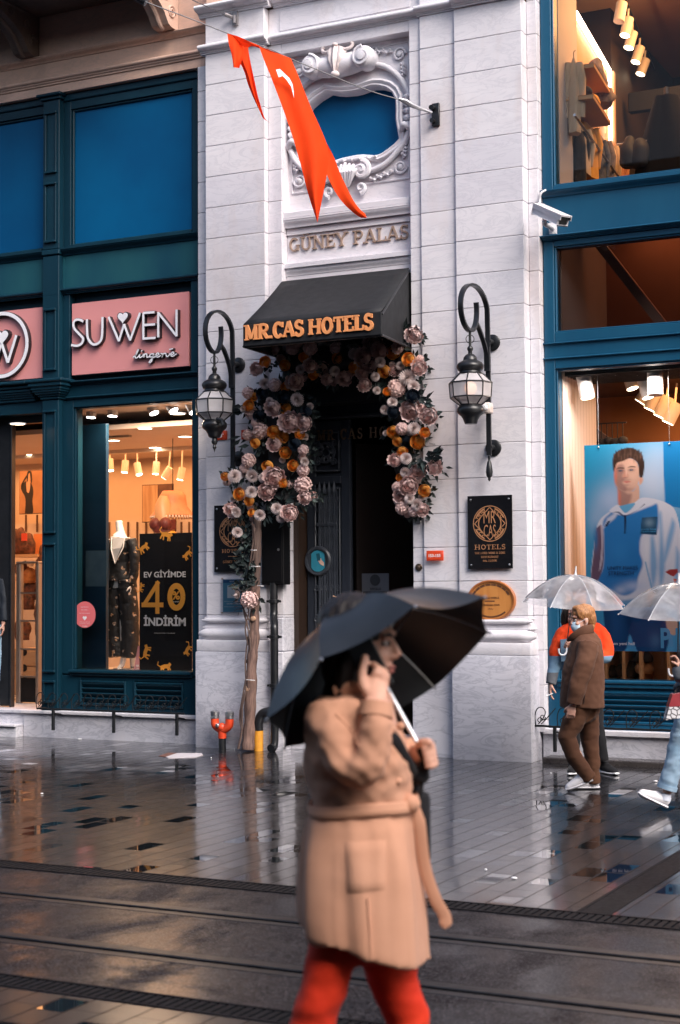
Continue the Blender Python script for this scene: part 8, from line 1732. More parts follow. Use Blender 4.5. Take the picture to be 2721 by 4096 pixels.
# black meter box and downpipe
p = at(1048, 2200, 14.80); q = at(1136, 2200, 14.80); zt, zb = Z(1090, 2040, 14.8), Z(1090, 2339, 14.8); t = thing('meter_box', 'black metal box with a round lock beside the left door jamb', 'box', ((p.x+q.x)/2, 14.9, zb)); mb = MB(); mb.box(p.x, q.x, 14.79, 14.95, zb, zt, .008); bx_ = mat('black box paint', (.0035, .0035, .0045), .6, spec=.15); mb.build('case', bx_, t, 30); mb = MB(); s = at(*c17(1318, 978), 14.79); mb.lathe([(.014, .002), (.014, -.008), (.0005, -.009)], (s.x, 14.79, s.z), 14, 'Y'); mb.build('lock', M['chrome'], t, 40); mb = MB(); mb.box(p.x+.02, q.x-.02, 14.786, 14.792, zb+.03, zt-.03, .003); mb.build('door', bx_, t, 30)
t = thing('downpipe', 'black drainpipe with an offset bend running down beside the door', 'pipe', at(1097, 2800, 14.82)); x_ = X(1096, 2500, 14.82); x2_ = X(1118, 2700, 14.82); mb = MB(); mb.tube(bez([(x_, 14.82, zb+.02), (x_, 14.82, 1.62), (x_, 14.82, 1.50), (x_+.01, 14.80, 1.43), (x2_-.01, 14.73, 1.34), (x2_, 14.71, 1.27), (x2_, 14.71, .9), (x2_, 14.71, .12), (x2_, 14.62, .04)], 34), .043, 16); mb.build('pipe', M['black'], t, 60)
mb = MB()
for (z, xx, yy) in ((1.60, x_, 14.82), (1.22, x2_, 14.71), (.70, x2_, 14.71)): mb.lathe([(.046, -.02), (.055, -.018), (.055, .018), (.046, .02)], (xx, yy, z), 16); mb.obox((xx, yy, z), (1, 0, 0), (0, 1, 0), (0, 0, 1), .085, .012, .012)
mb.build('collar', M['black'], t, 40)
# twin fire inlet
ch = lambda x, y: (380+x*.4592, 2650+y*.4592)
b0 = at(*ch(1110, 740), 14.60); b0.z = 0; zq = lambda y: Z(*ch(1110, y), b0.y); t = thing('fire_inlet', 'orange red twin headed fire inlet with grey caps by the left pilaster', 'fire hydrant', b0); rdm = varied('orange red hydrant paint', (.72, .075, .022, 1), (.55, .045, .015, 1), 12, (.3, .5), .15, 60); kx = .4592/F0*16.4
mb = MB(); mb.tube([(b0.x, b0.y, -.02), (b0.x, b0.y, zq(655))], .040, 16); mb.build('stub_pipe', M['black'], t, 60); mb = MB(); mb.lathe([(.045, zq(660)), (.045, zq(640)), (.046, zq(600)), (.05, zq(575))], (b0.x, b0.y, 0), 18)
for s_ in (-1, 1): mb.tube(bez([(b0.x, b0.y, zq(590)), (b0.x+s_*.035, b0.y, zq(575)), (b0.x+s_*.085, b0.y, zq(545)), (b0.x+s_*.092, b0.y, zq(500)), (b0.x+s_*.092, b0.y, zq(485))], 14), [.048-.004*(i/15) for i in range(16)], 16)
mb.ell((b0.x, b0.y-.01, zq(565)), (.055, .05, .05)); mb.build('body', rdm, t, 60); mb = MB(); mb.lathe([(.022, 0), (.022, -.05), (.015, -.056), (.0005, -.056)], (b0.x-.025, b0.y-.02, zq(545)), 14, 'Y'); mb.build('valve', M['chrome'], t, 40)
for s_ in (-1, 1): mb = MB(); mb.lathe([(.046, zq(490)), (.05, zq(486)), (.05, zq(470)), (.044, zq(466)), (.050, zq(460)), (.050, zq(430)), (.042, zq(424)), (.02, zq(416)), (.0005, zq(416))], (b0.x+s_*.092, b0.y, 0), 12); mb.build('cap', M['chrome'], t, 30)
# bollard hoop
b0 = gp(1035, 3003); t = thing('pipe_guard', 'black and yellow tubular guard bent back to the wall beside the log', 'pipe guard', b0); zb_ = Z(*ch(1415, 592), b0.y); zt_ = Z(*ch(1450, 430), b0.y); mb = MB(); mb.tube(bez([(b0.x, b0.y, zb_), (b0.x, b0.y, zt_-.12), (b0.x+.04, b0.y, zt_-.03), (b0.x+.11, b0.y, zt_), (b0.x+.20, b0.y+.03, zt_), (b0.x+.27, b0.y+.12, zt_), (b0.x+.28, b0.y+.30, zt_)], 30), .052, 16); mb.build('hoop', M['black'], t, 60)
yel = varied('scuffed yellow paint', (.74, .34, .035, 1), (.62, .26, .03, 1), 16, (.4, .6), .1, 60)
for x in (b0.x,): mb = MB(); mb.tube([(x, b0.y, 0), (x, b0.y, zb_-.002)], .0515, 16); mb.build('leg', yel, t, 60)
# surveillance camera
t = thing('surveillance_camera', 'white box surveillance camera on a bracket at the corner of the right shopfront', 'camera', at(*c3(740, 1480), 14.98)); wc = varied('weathered white enamel', (.74, .73, .76, 1), (.66, .64, .67, 1), 6, (.3, .45)); A0 = at(*c3(648, 1352), 14.72); A1 = at(*c3(812, 1425), 14.42); d_ = (A1-A0).normalized(); s_ = d_.cross(Vector((0, 0, 1))).normalized(); u_ = s_.cross(d_); ln = (A1-A0).length; mb = MB(); mb.obox((A0+A1)/2, d_, s_, u_, ln*.50, .052, .046, .012); cb = mb.build('housing', wc, t, 40); mb = MB(); mb.obox((A0+A1)/2+u_*.052+d_*.02, d_, s_, u_, ln*.55, .060, .006, .003); mb.obox((A0+A1)/2+u_*.03+d_*.02+s_*.058, d_, s_, u_, ln*.55, .003, .022); mb.obox((A0+A1)/2+u_*.03+d_*.02-s_*.058, d_, s_, u_, ln*.55, .003, .022); mb.build('sun_shield', wc, t, 40)
mb = MB(); mb.obox(A1+d_*.004, d_, s_, u_, .004, .040, .036); mb.build('lens_window', M['black'], t); mb = MB(); mid = A0.lerp(A1, .35)-u_*.05; B0 = at(*c3(745, 1475), 15.06); mb.tube(bez([mid, mid-u_*.05, B0.lerp(mid, .5)-Vector((0, 0, .03)), B0], 10), .024, 10); mb.obox(B0+Vector((0, .01, 0)), (1, 0, 0), (0, 1, 0), (0, 0, 1), .038, .02, .06, .004); mb.build('bracket', wc, t, 40); mb = MB(); mb.tube(bez([A0-u_*.02, at(*c3(660, 1310), 14.97), at(*c3(668, 1250), 14.98), at(*c3(700, 1228), 15.02)], 12), .012, 8); mb.build('cable', wc, t, 60)
# scrolled iron window rails
def planter_rail(name, label, x0, x1, zr, y, brackets, n, zb):
    t = thing(name, label, 'iron rail', ((x0+x1)/2, y, zr)); mb = MB(); mb.tube([(x0+(x1-x0)*k/60, y, zr+.003*sin(k*2.2)) for k in range(61)], .011, 6); mb.tube([(x0, y, zr), (x0, YS-.02, zr)], .009, 6); mb.build('bar', M['blackmatt'], t, 40); st_ = (x1-x0)/n
    for k in range(n):
        c = x0+st_*(k+.5); mb = MB()
        mb.tube(bez([(c-.09, y, zr+.01), (c-.095, y, zr+.10), (c-.07, y, zr+.17), (c-.02, y, zr+.185), (c+.015, y, zr+.14), (c-.01, y, zr+.075), (c-.06, y, zr+.02)], 22), .0055, 5); mb.tube(bez([(c+.12, y, zr+.18), (c+.03, y, zr+.08), (c-.03, y, zr+.02)], 8), .0055, 5)
        for sx, cx_, cz_ in ((1, -.045, .055), (-1, -.015, .09)): mb.tube([(c+cx_+.032*(1-i/20)*cos(sx*i*.5), y, zr+cz_+.032*(1-i/20)*sin(sx*i*.5)) for i in range(16)], .005, 5)
        mb.build('scroll', M['blackmatt'], t, 60)
    for xb in brackets: mb = MB(); mb.box(xb-.016, xb+.016, y-.012, y+.02, zb, zr-.005, .004); mb.tube([(xb, y, zr-.05), (xb, YS-.05, zr-.08)], .010, 6); mb.build('bracket', M['blackmatt'], t, 30)
c7 = lambda x, y: (x*.574, 1950+y*.574)
yr = 14.86
planter_rail('window_rail', 'black scrolled iron rail along the foot of the left display window', X(*c7(258, 1545), yr), X(*c7(1285, 1580), yr), Z(*c7(700, 1555), yr), yr, [X(*c7(x, 1600), yr) for x in (370, 792, 1232)], 12, Z(*c7(792, 1710), yr))
planter_rail('window_rail', 'black scrolled iron rail along the foot of the right display window', X(*c8(618, 1215), yr), 1.2, Z(*c8(1300, 1240), yr), yr, [X(*c8(758, 1300), yr), X(*c8(1540, 1300), yr), -1.7, -.2, 1.0], 28, Z(*c8(758, 1385), yr))

# ================================================================== IN THE LEFT DISPLAY WINDOW
# sale poster board
YB = 15.48; a = at(*c7(973, 800), YB); b = at(*c7(1326, 800), YB); zt, zb = Z(*c7(1150, 318), YB), Z(*c7(1150, 1285), YB)
t = thing('sale_poster', 'tall black sale poster with orange 40 and white lettering in the left window', 'poster', ((a.x+b.x)/2, YB, zb)); mb = MB(); mb.box(a.x, b.x+.02, YB, YB+.012, zb, zt); pb = mb.build('board', mat('black poster print', (.008, .008, .010), .6, spec=.12), t); gold2 = mat('orange poster print', (.82, .36, .05), .45); wpr = mat('white poster print', (.75, .74, .76), .45)
def bt(s, x0, x1, y0, y1, m, bold=.02): u = at(*c7(x0, y1), YB); v = at(*c7(x1, y1), YB); sans_text(s, u.x, v.x, u.z, Z(*c7((x0+x1)/2, y0), YB), YB-.001, .001, m, pb, bold=bold)
bt('EV G\u0130Y\u0130MDE', 1004, 1296, 573, 628, wpr); bt('\u0130ND\u0130R\u0130M', 1003, 1296, 888, 964, wpr, .035); bt('%', 1200, 1256, 722, 782, gold2, .03); bt("'a varan", 1206, 1248, 788, 800, wpr, 0); bt('Kampanya ko\u015fullar\u0131 i\u00e7in ma\u011fazaya', 1076, 1222, 1012, 1017, wpr, 0)
def bpt(x, y): v = at(*c7(x, y), YB); return (v.x, v.z)
mb = MB(); stroke_mesh(mb, [bpt(1098, 880), bpt(1098, 655)], .055, YB-.0021, YB-.001); stroke_mesh(mb, [bpt(1108, 655), bpt(1000, 825)], .050, YB-.0024, YB-.001); stroke_mesh(mb, [bpt(988, 818), bpt(1140, 818)], .055, YB-.0027, YB-.001); cz_ = bpt(1230, 762); e = [(cz_[0]+.090*cos(2*pi*k/40), cz_[1]+.128*sin(2*pi*k/40)) for k in range(41)]; stroke_mesh(mb, e, .066, YB-.0022, YB-.001); mb.build('numerals', gold2, pb)
def cat(cx, cy, s, flip=1, rot=0):
    """small leopard print motif"""
    mb = MB(); c = bpt(cx, cy); k = .574/F0*17*s
    def q(x, y): x *= flip; return (c[0]+(x*cos(rot)-y*sin(rot))*k, c[1]+(x*sin(rot)+y*cos(rot))*k)
    for i, (pts, w_) in enumerate((([(-30, 0), (0, 8), (28, 6)], 26), ([(28, 8), (44, 22)], 20), ([(-26, 0), (-32, -30)], 10), ([(-14, 0), (-8, -32)], 10), ([(22, 2), (26, -28)], 10), ([(30, 4), (42, -24)], 9), ([(-30, 6), (-52, 22), (-44, 42)], 6))): stroke_mesh(mb, [q(*p_) for p_ in pts], w_*k, YB-.0016-.0003*i, YB-.001)
    mb.build('leopard_motif', gold2, pb)
for args in ((1155, 335, 1.2, 1, -.3), (1000, 425, 1.1, 1, .5), (1310, 465, 1.0, -1, .8), (985, 700, .8, 1, 1.2), (1020, 1150, 1.2, 1, 1.2), (1312, 1130, 1.0, -1, 1.1), (1150, 1255, 1.2, 1, .1)): cat(*args)
# mannequin in patterned pyjamas
YM = 15.75
def PM_(x, y, v=0.0): return at(x*.574, 1950+y*.574, YM+v)
KM = .574*FW.dot(PM_(840, 700)-CAMP)/F0
t = thing('mannequin', 'headless white mannequin in black patterned pyjamas beside the sale poster', 'mannequin', (PM_(850, 1270).x, YM, .78)); mw = varied('white mannequin shell', (.74, .70, .70, 1), (.68, .64, .63, 1), 3, (.3, .45))
mb = MB(); mb.tube([PM_(830, 232, 0), PM_(832, 260, 0), PM_(840, 310, 0), PM_(835, 340, 0)], [.042, .044, .052, .09], 16); mb.tube([PM_(840, 345, 0), PM_(835, 440, 0), PM_(830, 560, 0), PM_(840, 700, 0)], [.12, .125, .10, .13], 16, flat=(1, .75), up=R0)
for L_ in (([(765, 360), (745, 480), (725, 600), (712, 700)]), ([(920, 360), (935, 480), (925, 600), (915, 690)])): mb.tube(bez([PM_(x, y, -.02) for x, y in L_], 10), [.045]*4+[.036]*7, 12)
hand(mb, PM_(712, 690, -.03), PM_(700, 780, -.04)-PM_(712, 690, -.03), R0, -Fh, .95, .3); hand(mb, PM_(915, 680, -.03), PM_(908, 770, -.04)-PM_(915, 680, -.03), -R0, -Fh, .95, .35)
mb.tube([PM_(875, 700, 0), PM_(870, 1000, 0), PM_(862, 1200, 0)], [.08, .06, .036], 12); mb.tube([PM_(862, 1190, 0), PM_(850, 1240, -.03), PM_(822, 1270, -.08)], [.036, .034, .022], 12); mb.tube([PM_(925, 1000, .1), PM_(925, 1190, .1), PM_(925, 1255, .08)], [.05, .036, .03], 12); fuse(mb, 'body', mw, t, .007, 2)
pj = mat('black printed satin', (.010, .010, .012), .5)
def pjp():
    n = NT(pj); v = n.coord('Object', (11, 11, 11)); d_ = n.n('ShaderNodeTexNoise'); d_.inputs['Scale'].default_value = 1.6; d_.inputs['Detail'].default_value = 3; n.l(v, d_.inputs[0]); vo = n.n('ShaderNodeTexVoronoi'); vo.inputs['Scale'].default_value = 1.0; ad2 = n.n('ShaderNodeVectorMath'); ad2.operation = 'ADD'; n.l(v, ad2.inputs[0]); n.l(d_.outputs['Color'], ad2.inputs[1]); n.l(ad2.outputs[0], vo.inputs[0])
    f = n.ramp(vo.outputs['Distance'], [(.24, (1, 1, 1)), (.30, (0, 0, 0))]); n2 = n.noise(v, 3.5, 2); f2 = n.math('MULTIPLY', f, n.ramp(n2, [(.48, (0, 0, 0)), (.53, (1, 1, 1))])); n.l(n.mix(f2, (.010, .010, .012, 1), n.ramp(n.noise(v, 5, 2), [(.4, (.42, .20, .07)), (.6, (.62, .50, .46))])), n.p.inputs['Base Color'])
pjp()
mb = MB(); mb.rings(ringloft([(345, 800, 880, .07), (362, 765, 925, .11), (420, 745, 945, .125), (520, 752, 925, .11), (600, 755, 925, .12), (650, 745, 935, .13)], PM_, KM, 32, .02)); 
for L_ in (([(770, 360), (745, 480), (728, 600), (712, 685)]), ([(915, 360), (940, 480), (932, 600), (918, 670)])): mb.tube(bez([PM_(x, y, -.03) for x, y in L_], 10), [.066]*4+[.058]*7, 14)
fuse(mb, 'pyjama_jacket', pj, t, .009, 3, dB)
mb = MB(); mb.poly([PM_(785, 352, -.135), PM_(870, 350, -.13), PM_(845, 420, -.15), PM_(802, 525, -.14), PM_(780, 430, -.15)]); mb.build('chest', mw, t); mb = MB(); mb.tube([PM_(870, 340, -.10), PM_(858, 420, -.155), PM_(802, 530, -.15), PM_(775, 430, -.155), PM_(778, 350, -.12)], .008, 6); mb.build('piping', wpr, t, 60)
mb = MB(); mb.tube([PM_(800, 640, 0), PM_(795, 850, 0), PM_(800, 1040, 0), PM_(820, 1180, 0)], [.12, .115, .11, .11], 18); mb.tube([PM_(885, 640, 0), PM_(900, 850, .02), PM_(910, 1040, .03), PM_(905, 1185, .03)], [.12, .115, .11, .11], 18); fuse(mb, 'pyjama_trousers', pj, t, .010, 3, dB); mb = MB(); mb.lathe([(.16, .78), (.16, .792), (.02, .80)], (PM_(850, 1270).x, YM+.1, 0), 24); mb.build('base', M['chrome'], t, 40)
# round pink sticker on the glass
yg = YS+.068; p = at(*c7(592, 886), yg); mb = MB(); mb.lathe([(.155, 0), (.155, -.0015), (.0005, -.0015)], (p.x, yg-.0005, p.z), 40, 'Y'); sk = tag(mb.build('window_sticker', mat('coral sticker', (.74, .16, .17), .5)), 'round coral pink sticker on the lower left of the window glass', 'sticker')
def sk_t(s, y0, y1, w_): z0 = Z(*c7(592, y1), yg); z1 = Z(*c7(592, y0), yg); sans_text(s, p.x-w_, p.x+w_, z0, z1, yg-.0021, .0006, wl_, sk)
ptx = mat('pale sticker print', (.80, .55, .54), .5)
for (s, y0, y1, w_) in (('De\u011ferli M\u00fc\u015fterilerimiz', 830, 836, .055), ('Sizin Sa\u011fl\u0131\u011f\u0131n\u0131z', 850, 856, .05), ('i\u00e7in maske tak\u0131n\u0131z', 873, 879, .075), ('sosyal mesafenizi koruyunuz', 935, 940, .075), ('te\u015fekk\u00fcr ederiz', 947, 952, .08), ('SUWEN', 963, 970, .035)): sk_t(s, y0, y1, w_)
mb = MB(); mb.prism(heart((p.x, Z(*c7(592, 910), yg)), .028), yg-.0032, yg-.0021); mb.build('heart', wl_, sk)
# pink foot of a sign, papers, glass counter things deeper in the window
a = at(*c7(930, 1280), 15.6); b = at(*c7(972, 1105), 15.6); mb = MB(); mb.prism([(a.x, a.z), (b.x, a.z), (b.x, b.z), (b.x-.02, b.z)], 15.6, 15.61); s2 = tag(mb.build('floor_sign', mat('pink card', (.70, .33, .36), .5)), 'pink card standing between the mannequin foot and the sale poster', 'sign'); u = at(*c7(950, 1250), 15.599); sans_text('MA', u.x, b.x, u.z, u.z+.028, 15.5995, .001, wl_, s2, bold=.03); u = at(*c7(948, 1272), 15.599); sans_text('G\u0130R', u.x, b.x, u.z, u.z+.028, 15.5995, .001, wl_, s2, bold=.03)
a = at(*c7(598, 690), 15.37); b = at(*c7(745, 438), 15.37); mb = MB(); mb.box(a.x, b.x, 15.368, 15.372, a.z, b.z); tag(mb.build('reflected_sheet', varied('reflected notice', (.055, .10, .13, 1), (.075, .125, .155, 1), 8, (.4, .6))), 'reflected notice sheet on the dark blue window board', 'notice')  # dim colour stands for a paper sheet reflected here
# wall display: slotted wall, frame, lampshade, bust
mb = MB()
for x in (765, 835, 897, 960, 1022, 1082, 1144, 1206, 1268, 1322): q = at(*c7(x, 240), 18.9); q2 = at(*c7(x, 310), 18.9); mb.box(q.x-.012, q.x+.012, 18.88, 18.90, q2.z-.25, q.z)
for x in (185, 263): q = at(*c7(x, 190), 18.9); q2 = at(*c7(x, 310), 18.9); mb.box(q.x-.012, q.x+.012, 18.88, 18.90, q2.z, q.z)
mb.build('wall_slots', mat('dark slot', (.12, .06, .03), .6), rm)
mb = MB(); q = at(*c7(100, 185), 18.9); mb.box(-17.4, -9.3, 18.9, 18.95, .3, at(*c7(750, 235), 18.9).z); mb.build('wall_lining', warm, rm)
def picture(conv, x0, y0, x1, y1, y, label):
    a = at(*conv(x0, (y0+y1)/2), y); b = at(*conv(x1, (y0+y1)/2), y); zt = Z(*conv((x0+x1)/2, y0), y); zb = Z(*conv((x0+x1)/2, y1), y); t = thing('framed_picture', label, 'picture', ((a.x+b.x)/2, y, zb)); mb = MB(); mb.box(a.x, b.x, y, y+.03, zb, zt, .003); mb.build('frame', mat('brown frame', (.10, .05, .03), .5), t); return t, a.x, b.x, zb, zt
cd_ = lambda x, y: (x*.572, 1600+y*.572)
t, xa, xb, zb, zt = picture(cd_, 135, 488, 420, 795, 18.6, 'framed picture of a woman in a black robe on the wall beyond the doorway')
def pl_(name, pts, m, par, k, x0=xa, x1=None, z0=zb, z1=zt, y=18.6, wd=1.0): 
    g_ = [(x0+u*(z1-z0)*.62, z0+v*(z1-z0)) for u, v in pts]; mb = MB(); mb.prism(sm2(g_+g_[:1], 40)[:-1], y-.001-.0012*k, y-.0008); mb.build(name, m, par)
mb = MB(); mb.box(xa+.01, xb-.01, 18.595, 18.599, zb+.01, zt-.01); mb.build('print', varied('warm print', (.52, .26, .12, 1), (.30, .13, .06, 1), 1.6, (.4, .5)), t); pskin = mat('picture skin', (.62, .34, .21), .5); pdk = mat('picture black', (.015, .010, .010), .5)
pl_('figure_robe', [(.28, .02), (.30, .35), (.12, .55), (.10, .64), (.22, .72), (.40, .76), (.58, .68), (.66, .50), (.62, .3), (.64, .02)], pdk, t, 5); pl_('figure_skin', [(.36, .52), (.34, .72), (.42, .80), (.52, .72), (.50, .56), (.44, .48)], pskin, t, 6); pl_('figure_face', [(.42, .78), (.40, .88), (.45, .95), (.53, .93), (.55, .84), (.50, .77)], pskin, t, 7); pl_('figure_hair', [(.38, .72), (.37, .90), (.44, .985), (.56, .96), (.60, .80), (.57, .70), (.53, .82), (.50, .93), (.44, .90), (.42, .78)], pdk, t, 8); pl_('figure_arm', [(.14, .60), (.20, .72), (.34, .82), (.40, .86), (.36, .89), (.22, .78), (.10, .66)], pdk, t, 9); pl_('clock', [(.14+.05*cos(k*.52), .90+.05*sin(k*.52)) for k in range(12)], pdk, t, 3)
c4b = lambda x, y: (x*.574, 1050+y*.574)
t, xa2, xb2, zb2, zt2 = picture(c4b, 990, 1545, 1205, 1810, 18.6, 'framed pale picture behind the lampshade on the shop wall'); mb = MB(); mb.box(xa2+.015, xa2+(xb2-xa2)*.52, 18.592, 18.599, zb2+.012, zt2-.012); mb.build('print', varied('pale print', (.62, .38, .2, 1), (.42, .22, .1, 1), 3, (.4, .5), 0, 10, (6, 1, .6)), t); mb = MB(); mb.box(xa2+(xb2-xa2)*.54, xb2-.012, 18.592, 18.599, zb2+.012, zt2-.012); mb.build('print', varied('brown print', (.10, .04, .02, 1), (.22, .10, .05, 1), 3, (.4, .5)), t)
p = at(*c4b(1205, 1590), 17.2); q = at(*c4b(1205, 1765), 17.2); t = thing('pendant_lamp', 'reddish bell shaped fringed lampshade hanging in the shop', 'lamp', p); h = p.z-q.z; mb = MB(); mb.lathe([(.02, 0), (.13, -.005), (.17, -.06*h/.3), (.175, -.35*h), (.19, -.62*h), (.25, -.86*h), (.29, -h), (.285, -h)], p, 28, caps=False); o = mb.build('lamp_shade', varied('reddish shade', (.50, .16, .08, 1), (.60, .22, .10, 1), 6, (.5, .7)), t, 60); mb = MB()
for k in range(44): a_ = 2*pi*k/44; mb.ell((p.x+.285*cos(a_), p.y+.285*sin(a_), p.z-h-.02), (.016, .016, .02), None, 6, 4)
mb.build('fringe', mat('pale fringe', (.66, .48, .38), .6), t); mb = MB(); mb.tube([p, (p.x, p.y, CZ)], .006, 6); mb.build('cord', M['black'], t)
p = at(*c4b(1150, 1830), 17.0); t = thing('display_bust', 'orange shop bust wearing a dark red bra above the sale poster', 'bust', p); mb = MB(); mb.tube([p+Vector((-.02, 0, .38)), p+Vector((-.03, 0, .25)), p+Vector((0, 0, .02)), p+Vector((.02, 0, -.35))], [.05, .11, .13, .12], 18); mb.build('torso', varied('tan torso shell', (.60, .33, .17, 1), (.52, .27, .13, 1), 3, (.4, .5)), t, 60); mb = MB(); mb.rings([[p+Vector((.155*cos(2*pi*k/32), .15*sin(2*pi*k/32)-.01, z+.02*cos(4*pi*k/32))) for k in range(32)] for z in (-.08, -.03, .02, .05)], False, False)
for s_ in (-1, 1): mb.ell(p+Vector((s_*.075, -.105, .01)), (.085, .075, .085))
mb.build('bra', varied('dark red lace', (.09, .012, .010, 1), (.13, .018, .014, 1), 30, (.5, .7)), t, 60)
for k, (x, y, m_, lab) in enumerate(((1180, 1890, gold2, 'gold patterned garment under the dark red bra'), (1110, 1880, wpr, 'small pale ornament under the dark red bra'))): lumpy('garment', at(*c4b(x, y), 17.0), (.10-.05*k, .08, .05), m_, lab, 'clothes', None, 80+k)
# ---- things seen through the doorway
yq = 15.9
t = thing('security_gate', 'upright steel and glass security gate standing inside the shop doorway', 'security gate', at(*cd_(190, 2085), yq)); st = varied('brushed steel', (.34, .29, .27, 1), (.42, .36, .33, 1), 3, (.3, .45), metal=.6)
xl, xr_, xm = X(*cd_(110, 1600), yq), X(*cd_(268, 1600), yq), X(*cd_(140, 1600), yq); z0, z1 = .31, Z(*cd_(190, 1145), yq); mb = MB(); mb.box(xl, xm, yq, yq+.08, z0, z1, .01); mb.box(xr_-.045, xr_, yq, yq+.08, z0, z1, .008); mb.box(xl, xr_, yq-.005, yq+.085, z1+.002, z1+.03, .006)
for y in (1350, 1545, 1742, 1935): zz_ = Z(*cd_(190, y), yq); mb.box(xm+.001, xr_-.046, yq+.01, yq+.06, zz_-.01, zz_+.01)
mb.build('frame', st, t, 30); mb = MB(); mb.box(xm+.002, xr_-.047, yq+.02, yq+.05, z0+.02, Z(*cd_(190, 1945), yq)); mb.build('base_panel', M['blackmatt'], t); mb = MB(); mb.box(xm+.003, xr_-.048, yq+.033, yq+.038, Z(*cd_(190, 1935), yq)+.012, z1); mb.build('glass_panel', M['glass'], t)
a = at(*cd_(60, 1750), 17.2); b = at(*cd_(330, 1750), 17.2); zt = Z(*cd_(200, 1742), 17.2); t = thing('drawer_unit', 'pale wooden drawer unit seen through the security gate', 'drawers', ((a.x+b.x)/2, 17.2, .31)); mb = MB(); mb.box(a.x, b.x, 17.2, 17.8, .31, zt, .004); mb.build('carcass', M['wood'], t)
for y0, y1 in ((1755, 1858), (1866, 1935), (1945, 2060)): mb = MB(); mb.box(a.x+.02, b.x-.02, 17.185, 17.2, Z(*cd_(200, y1), 17.19), Z(*cd_(200, y0), 17.19), .003); d_ = mb.build('drawer', M['wood'], t); q = at(*cd_(168, y0+8), 17.18); mb = MB(); mb.lathe([(.05, 0), (.05, -.006), (.0005, -.006)], (q.x, 17.184, q.z), 16, 'Y'); mb.build('finger_pull', M['blackmatt'], d_)
cl_red = varied('dark lace lingerie', (.030, .012, .010, 1), (.16, .05, .025, 1), 18, (.5, .8)); wr = thing('garment_rack', 'wire wall rack of hanging lingerie seen above the security gate', 'rack', at(*cd_(140, 920), 18.4)); mb = MB(); a = at(*cd_(90, 918), 18.4); b = at(*cd_(175, 918), 18.4); mb.tube([a, b], .012, 6); a2 = at(*cd_(240, 1247), 18.3); mb.tube([a2, at(*cd_(310, 1247), 18.3)], .012, 6); mb.tube([at(*cd_(95, 1370), 18.2), at(*cd_(160, 1370), 18.2)], .012, 6); mb.build('rail', M['chrome'], wr, 40)
for k, (x, y, yy, rx, rz) in enumerate(((115, 1010, 18.3, .13, .20), (150, 1010, 18.25, .16, .24), (195, 1020, 18.3, .12, .20), (160, 1190, 18.3, .12, .15), (190, 1240, 18.3, .18, .14), (190, 1420, 18.3, .14, .16), (160, 1620, 18.3, .13, .2), (295, 1180, 18.2, .09, .30), (290, 1500, 18.2, .10, .5), (220, 1340, 18.35, .16, .2))): lumpy('hanging_lingerie', at(*cd_(x, y), yy), (rx, .08, rz), cl_red if k != 4 else varied('amber lace', (.5, .2, .06, 1), (.3, .1, .03, 1), 12, (.5, .8)), ['lingerie at the left end of the upper rack', 'brown lingerie in the middle of the upper rack', 'lingerie at the right end of the upper rack', 'dark lingerie behind the top of the security gate', 'amber lingerie behind the security gate top pane', 'lingerie behind the second pane of the security gate', 'dark lingerie behind the third pane of the security gate', 'dark garment at the right edge of the doorway, upper', 'long dark garment at the right edge of the doorway', 'brown lingerie between the two gate panes'][k], 'clothes', 'lingerie hung on the wall racks', 90+k, .35)
mb = MB(); a = at(*cd_(150, 985), 18.15); b = at(*cd_(188, 932), 18.15); mb.box(a.x, b.x, 18.15, 18.16, a.z, b.z); tag(mb.build('price_card', mat('red card', (.62, .07, .03), .5)), 'small red price card on the lingerie rack', 'card'); mb = MB(); a = at(*cd_(236, 1078), 18.5); b = at(*cd_(294, 935), 18.5); mb.box(a.x, b.x, 18.5, 18.51, a.z, b.z); tag(mb.build('notice', mat('orange notice', (.70, .26, .10), .5)), 'orange notice card on the shop wall beside the door column', 'notice')
mb = MB(); a = at(*cd_(100, 1092), 18.3); b = at(*cd_(320, 1088), 18.3); mb.box(a.x, b.x, 18.1, 18.6, a.z-.02, a.z+.02); mb.build('wall_shelf', M['wood'], rm)
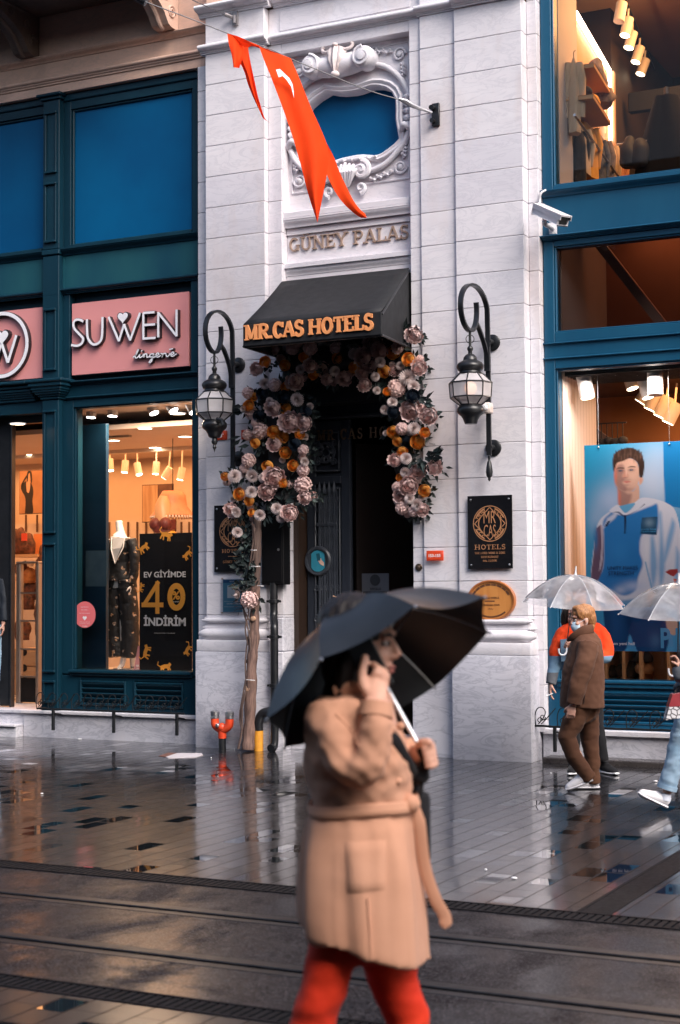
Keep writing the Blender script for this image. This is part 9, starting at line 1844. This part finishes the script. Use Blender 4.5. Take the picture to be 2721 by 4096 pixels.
p = at(*cd_(213, 1125), 18.2); mb = MB(); mb.lathe([(.045, -.08), (.06, .0), (.055, 0), (.0005, -.01)], p, 16); tag(mb.build('flower_pot', mat('pale pot', (.62, .42, .3), .5), None, 50), 'small pale pot on the shelf above the security gate', 'pot')
# ================================================================== LITTER AND A PATCH ON THE PAVEMENT
cb_ = lambda x, y: (x*.7015, 2900+y*.7015)
q = [gp(*cb_(x, y)) for x, y in ((945, 185), (1010, 163), (1150, 163), (1158, 172), (1120, 186), (960, 190))]; mb = MB(); mb.rings([[Vector((v.x, v.y, .0005)) for v in q], [Vector((v.x, v.y, .006)) for v in q]]); tag(mb.build('pavement_patch', varied('white cement patch', (.60, .57, .60, 1), (.50, .46, .48, 1), 9, (.5, .7), .3, 60)), 'white cement patch in the pavement near the fire inlet', 'patch')
q = [gp(*cb_(x, y)) for x, y in ((905, 178), (960, 160), (1008, 160), (950, 184))]; mb = MB(); mb.rings([[Vector((v.x, v.y, .0005)) for v in q], [Vector((v.x, v.y, .004)) for v in q]]); tag(mb.build('broken_paver', varied('broken brown paver bed', (.12, .05, .035, 1), (.20, .10, .08, 1), 14, (.6, .9), .6, 50)), 'brown hole of a missing paver beside the white patch', 'broken paver')
ct_ = lambda x, y: (1650+x*.683, 3000+y*.683)
for k, (conv, x, y, w_, lab) in enumerate(((ct_, 595, 757, .05, 'white paper scrap lying on the pavement near the tram bed'), (ct_, 430, 708, .022, 'tiny white litter speck left of the larger paper scrap'), (ct_, 1425, 187, .05, 'white litter strip near the right shop kerb'), (ct_, 812, 140, .03, 'small white litter speck near the right pilaster'), (cb_, 455, 84, .07, 'white litter piece at the foot of the left shop base'), (cb_, 240, 396, .04, 'round white litter blob on the left pavement'), (cb_, 1316, 131, .05, 'pale litter beside the fire inlet'), (cb_, 1337, 142, .03, 'small pale litter piece beside the log'), (cb_, 1205, 192, .02, 'tiny pebble on the pavement below the fire inlet'))):
    p = gp(*conv(x, y)); lumpy('litter', p+Vector((0, 0, .008)), (w_*.34, w_*.25, .006), M['white'], lab, 'litter', 'bits of litter on the wet pavement', 120+k, .5)
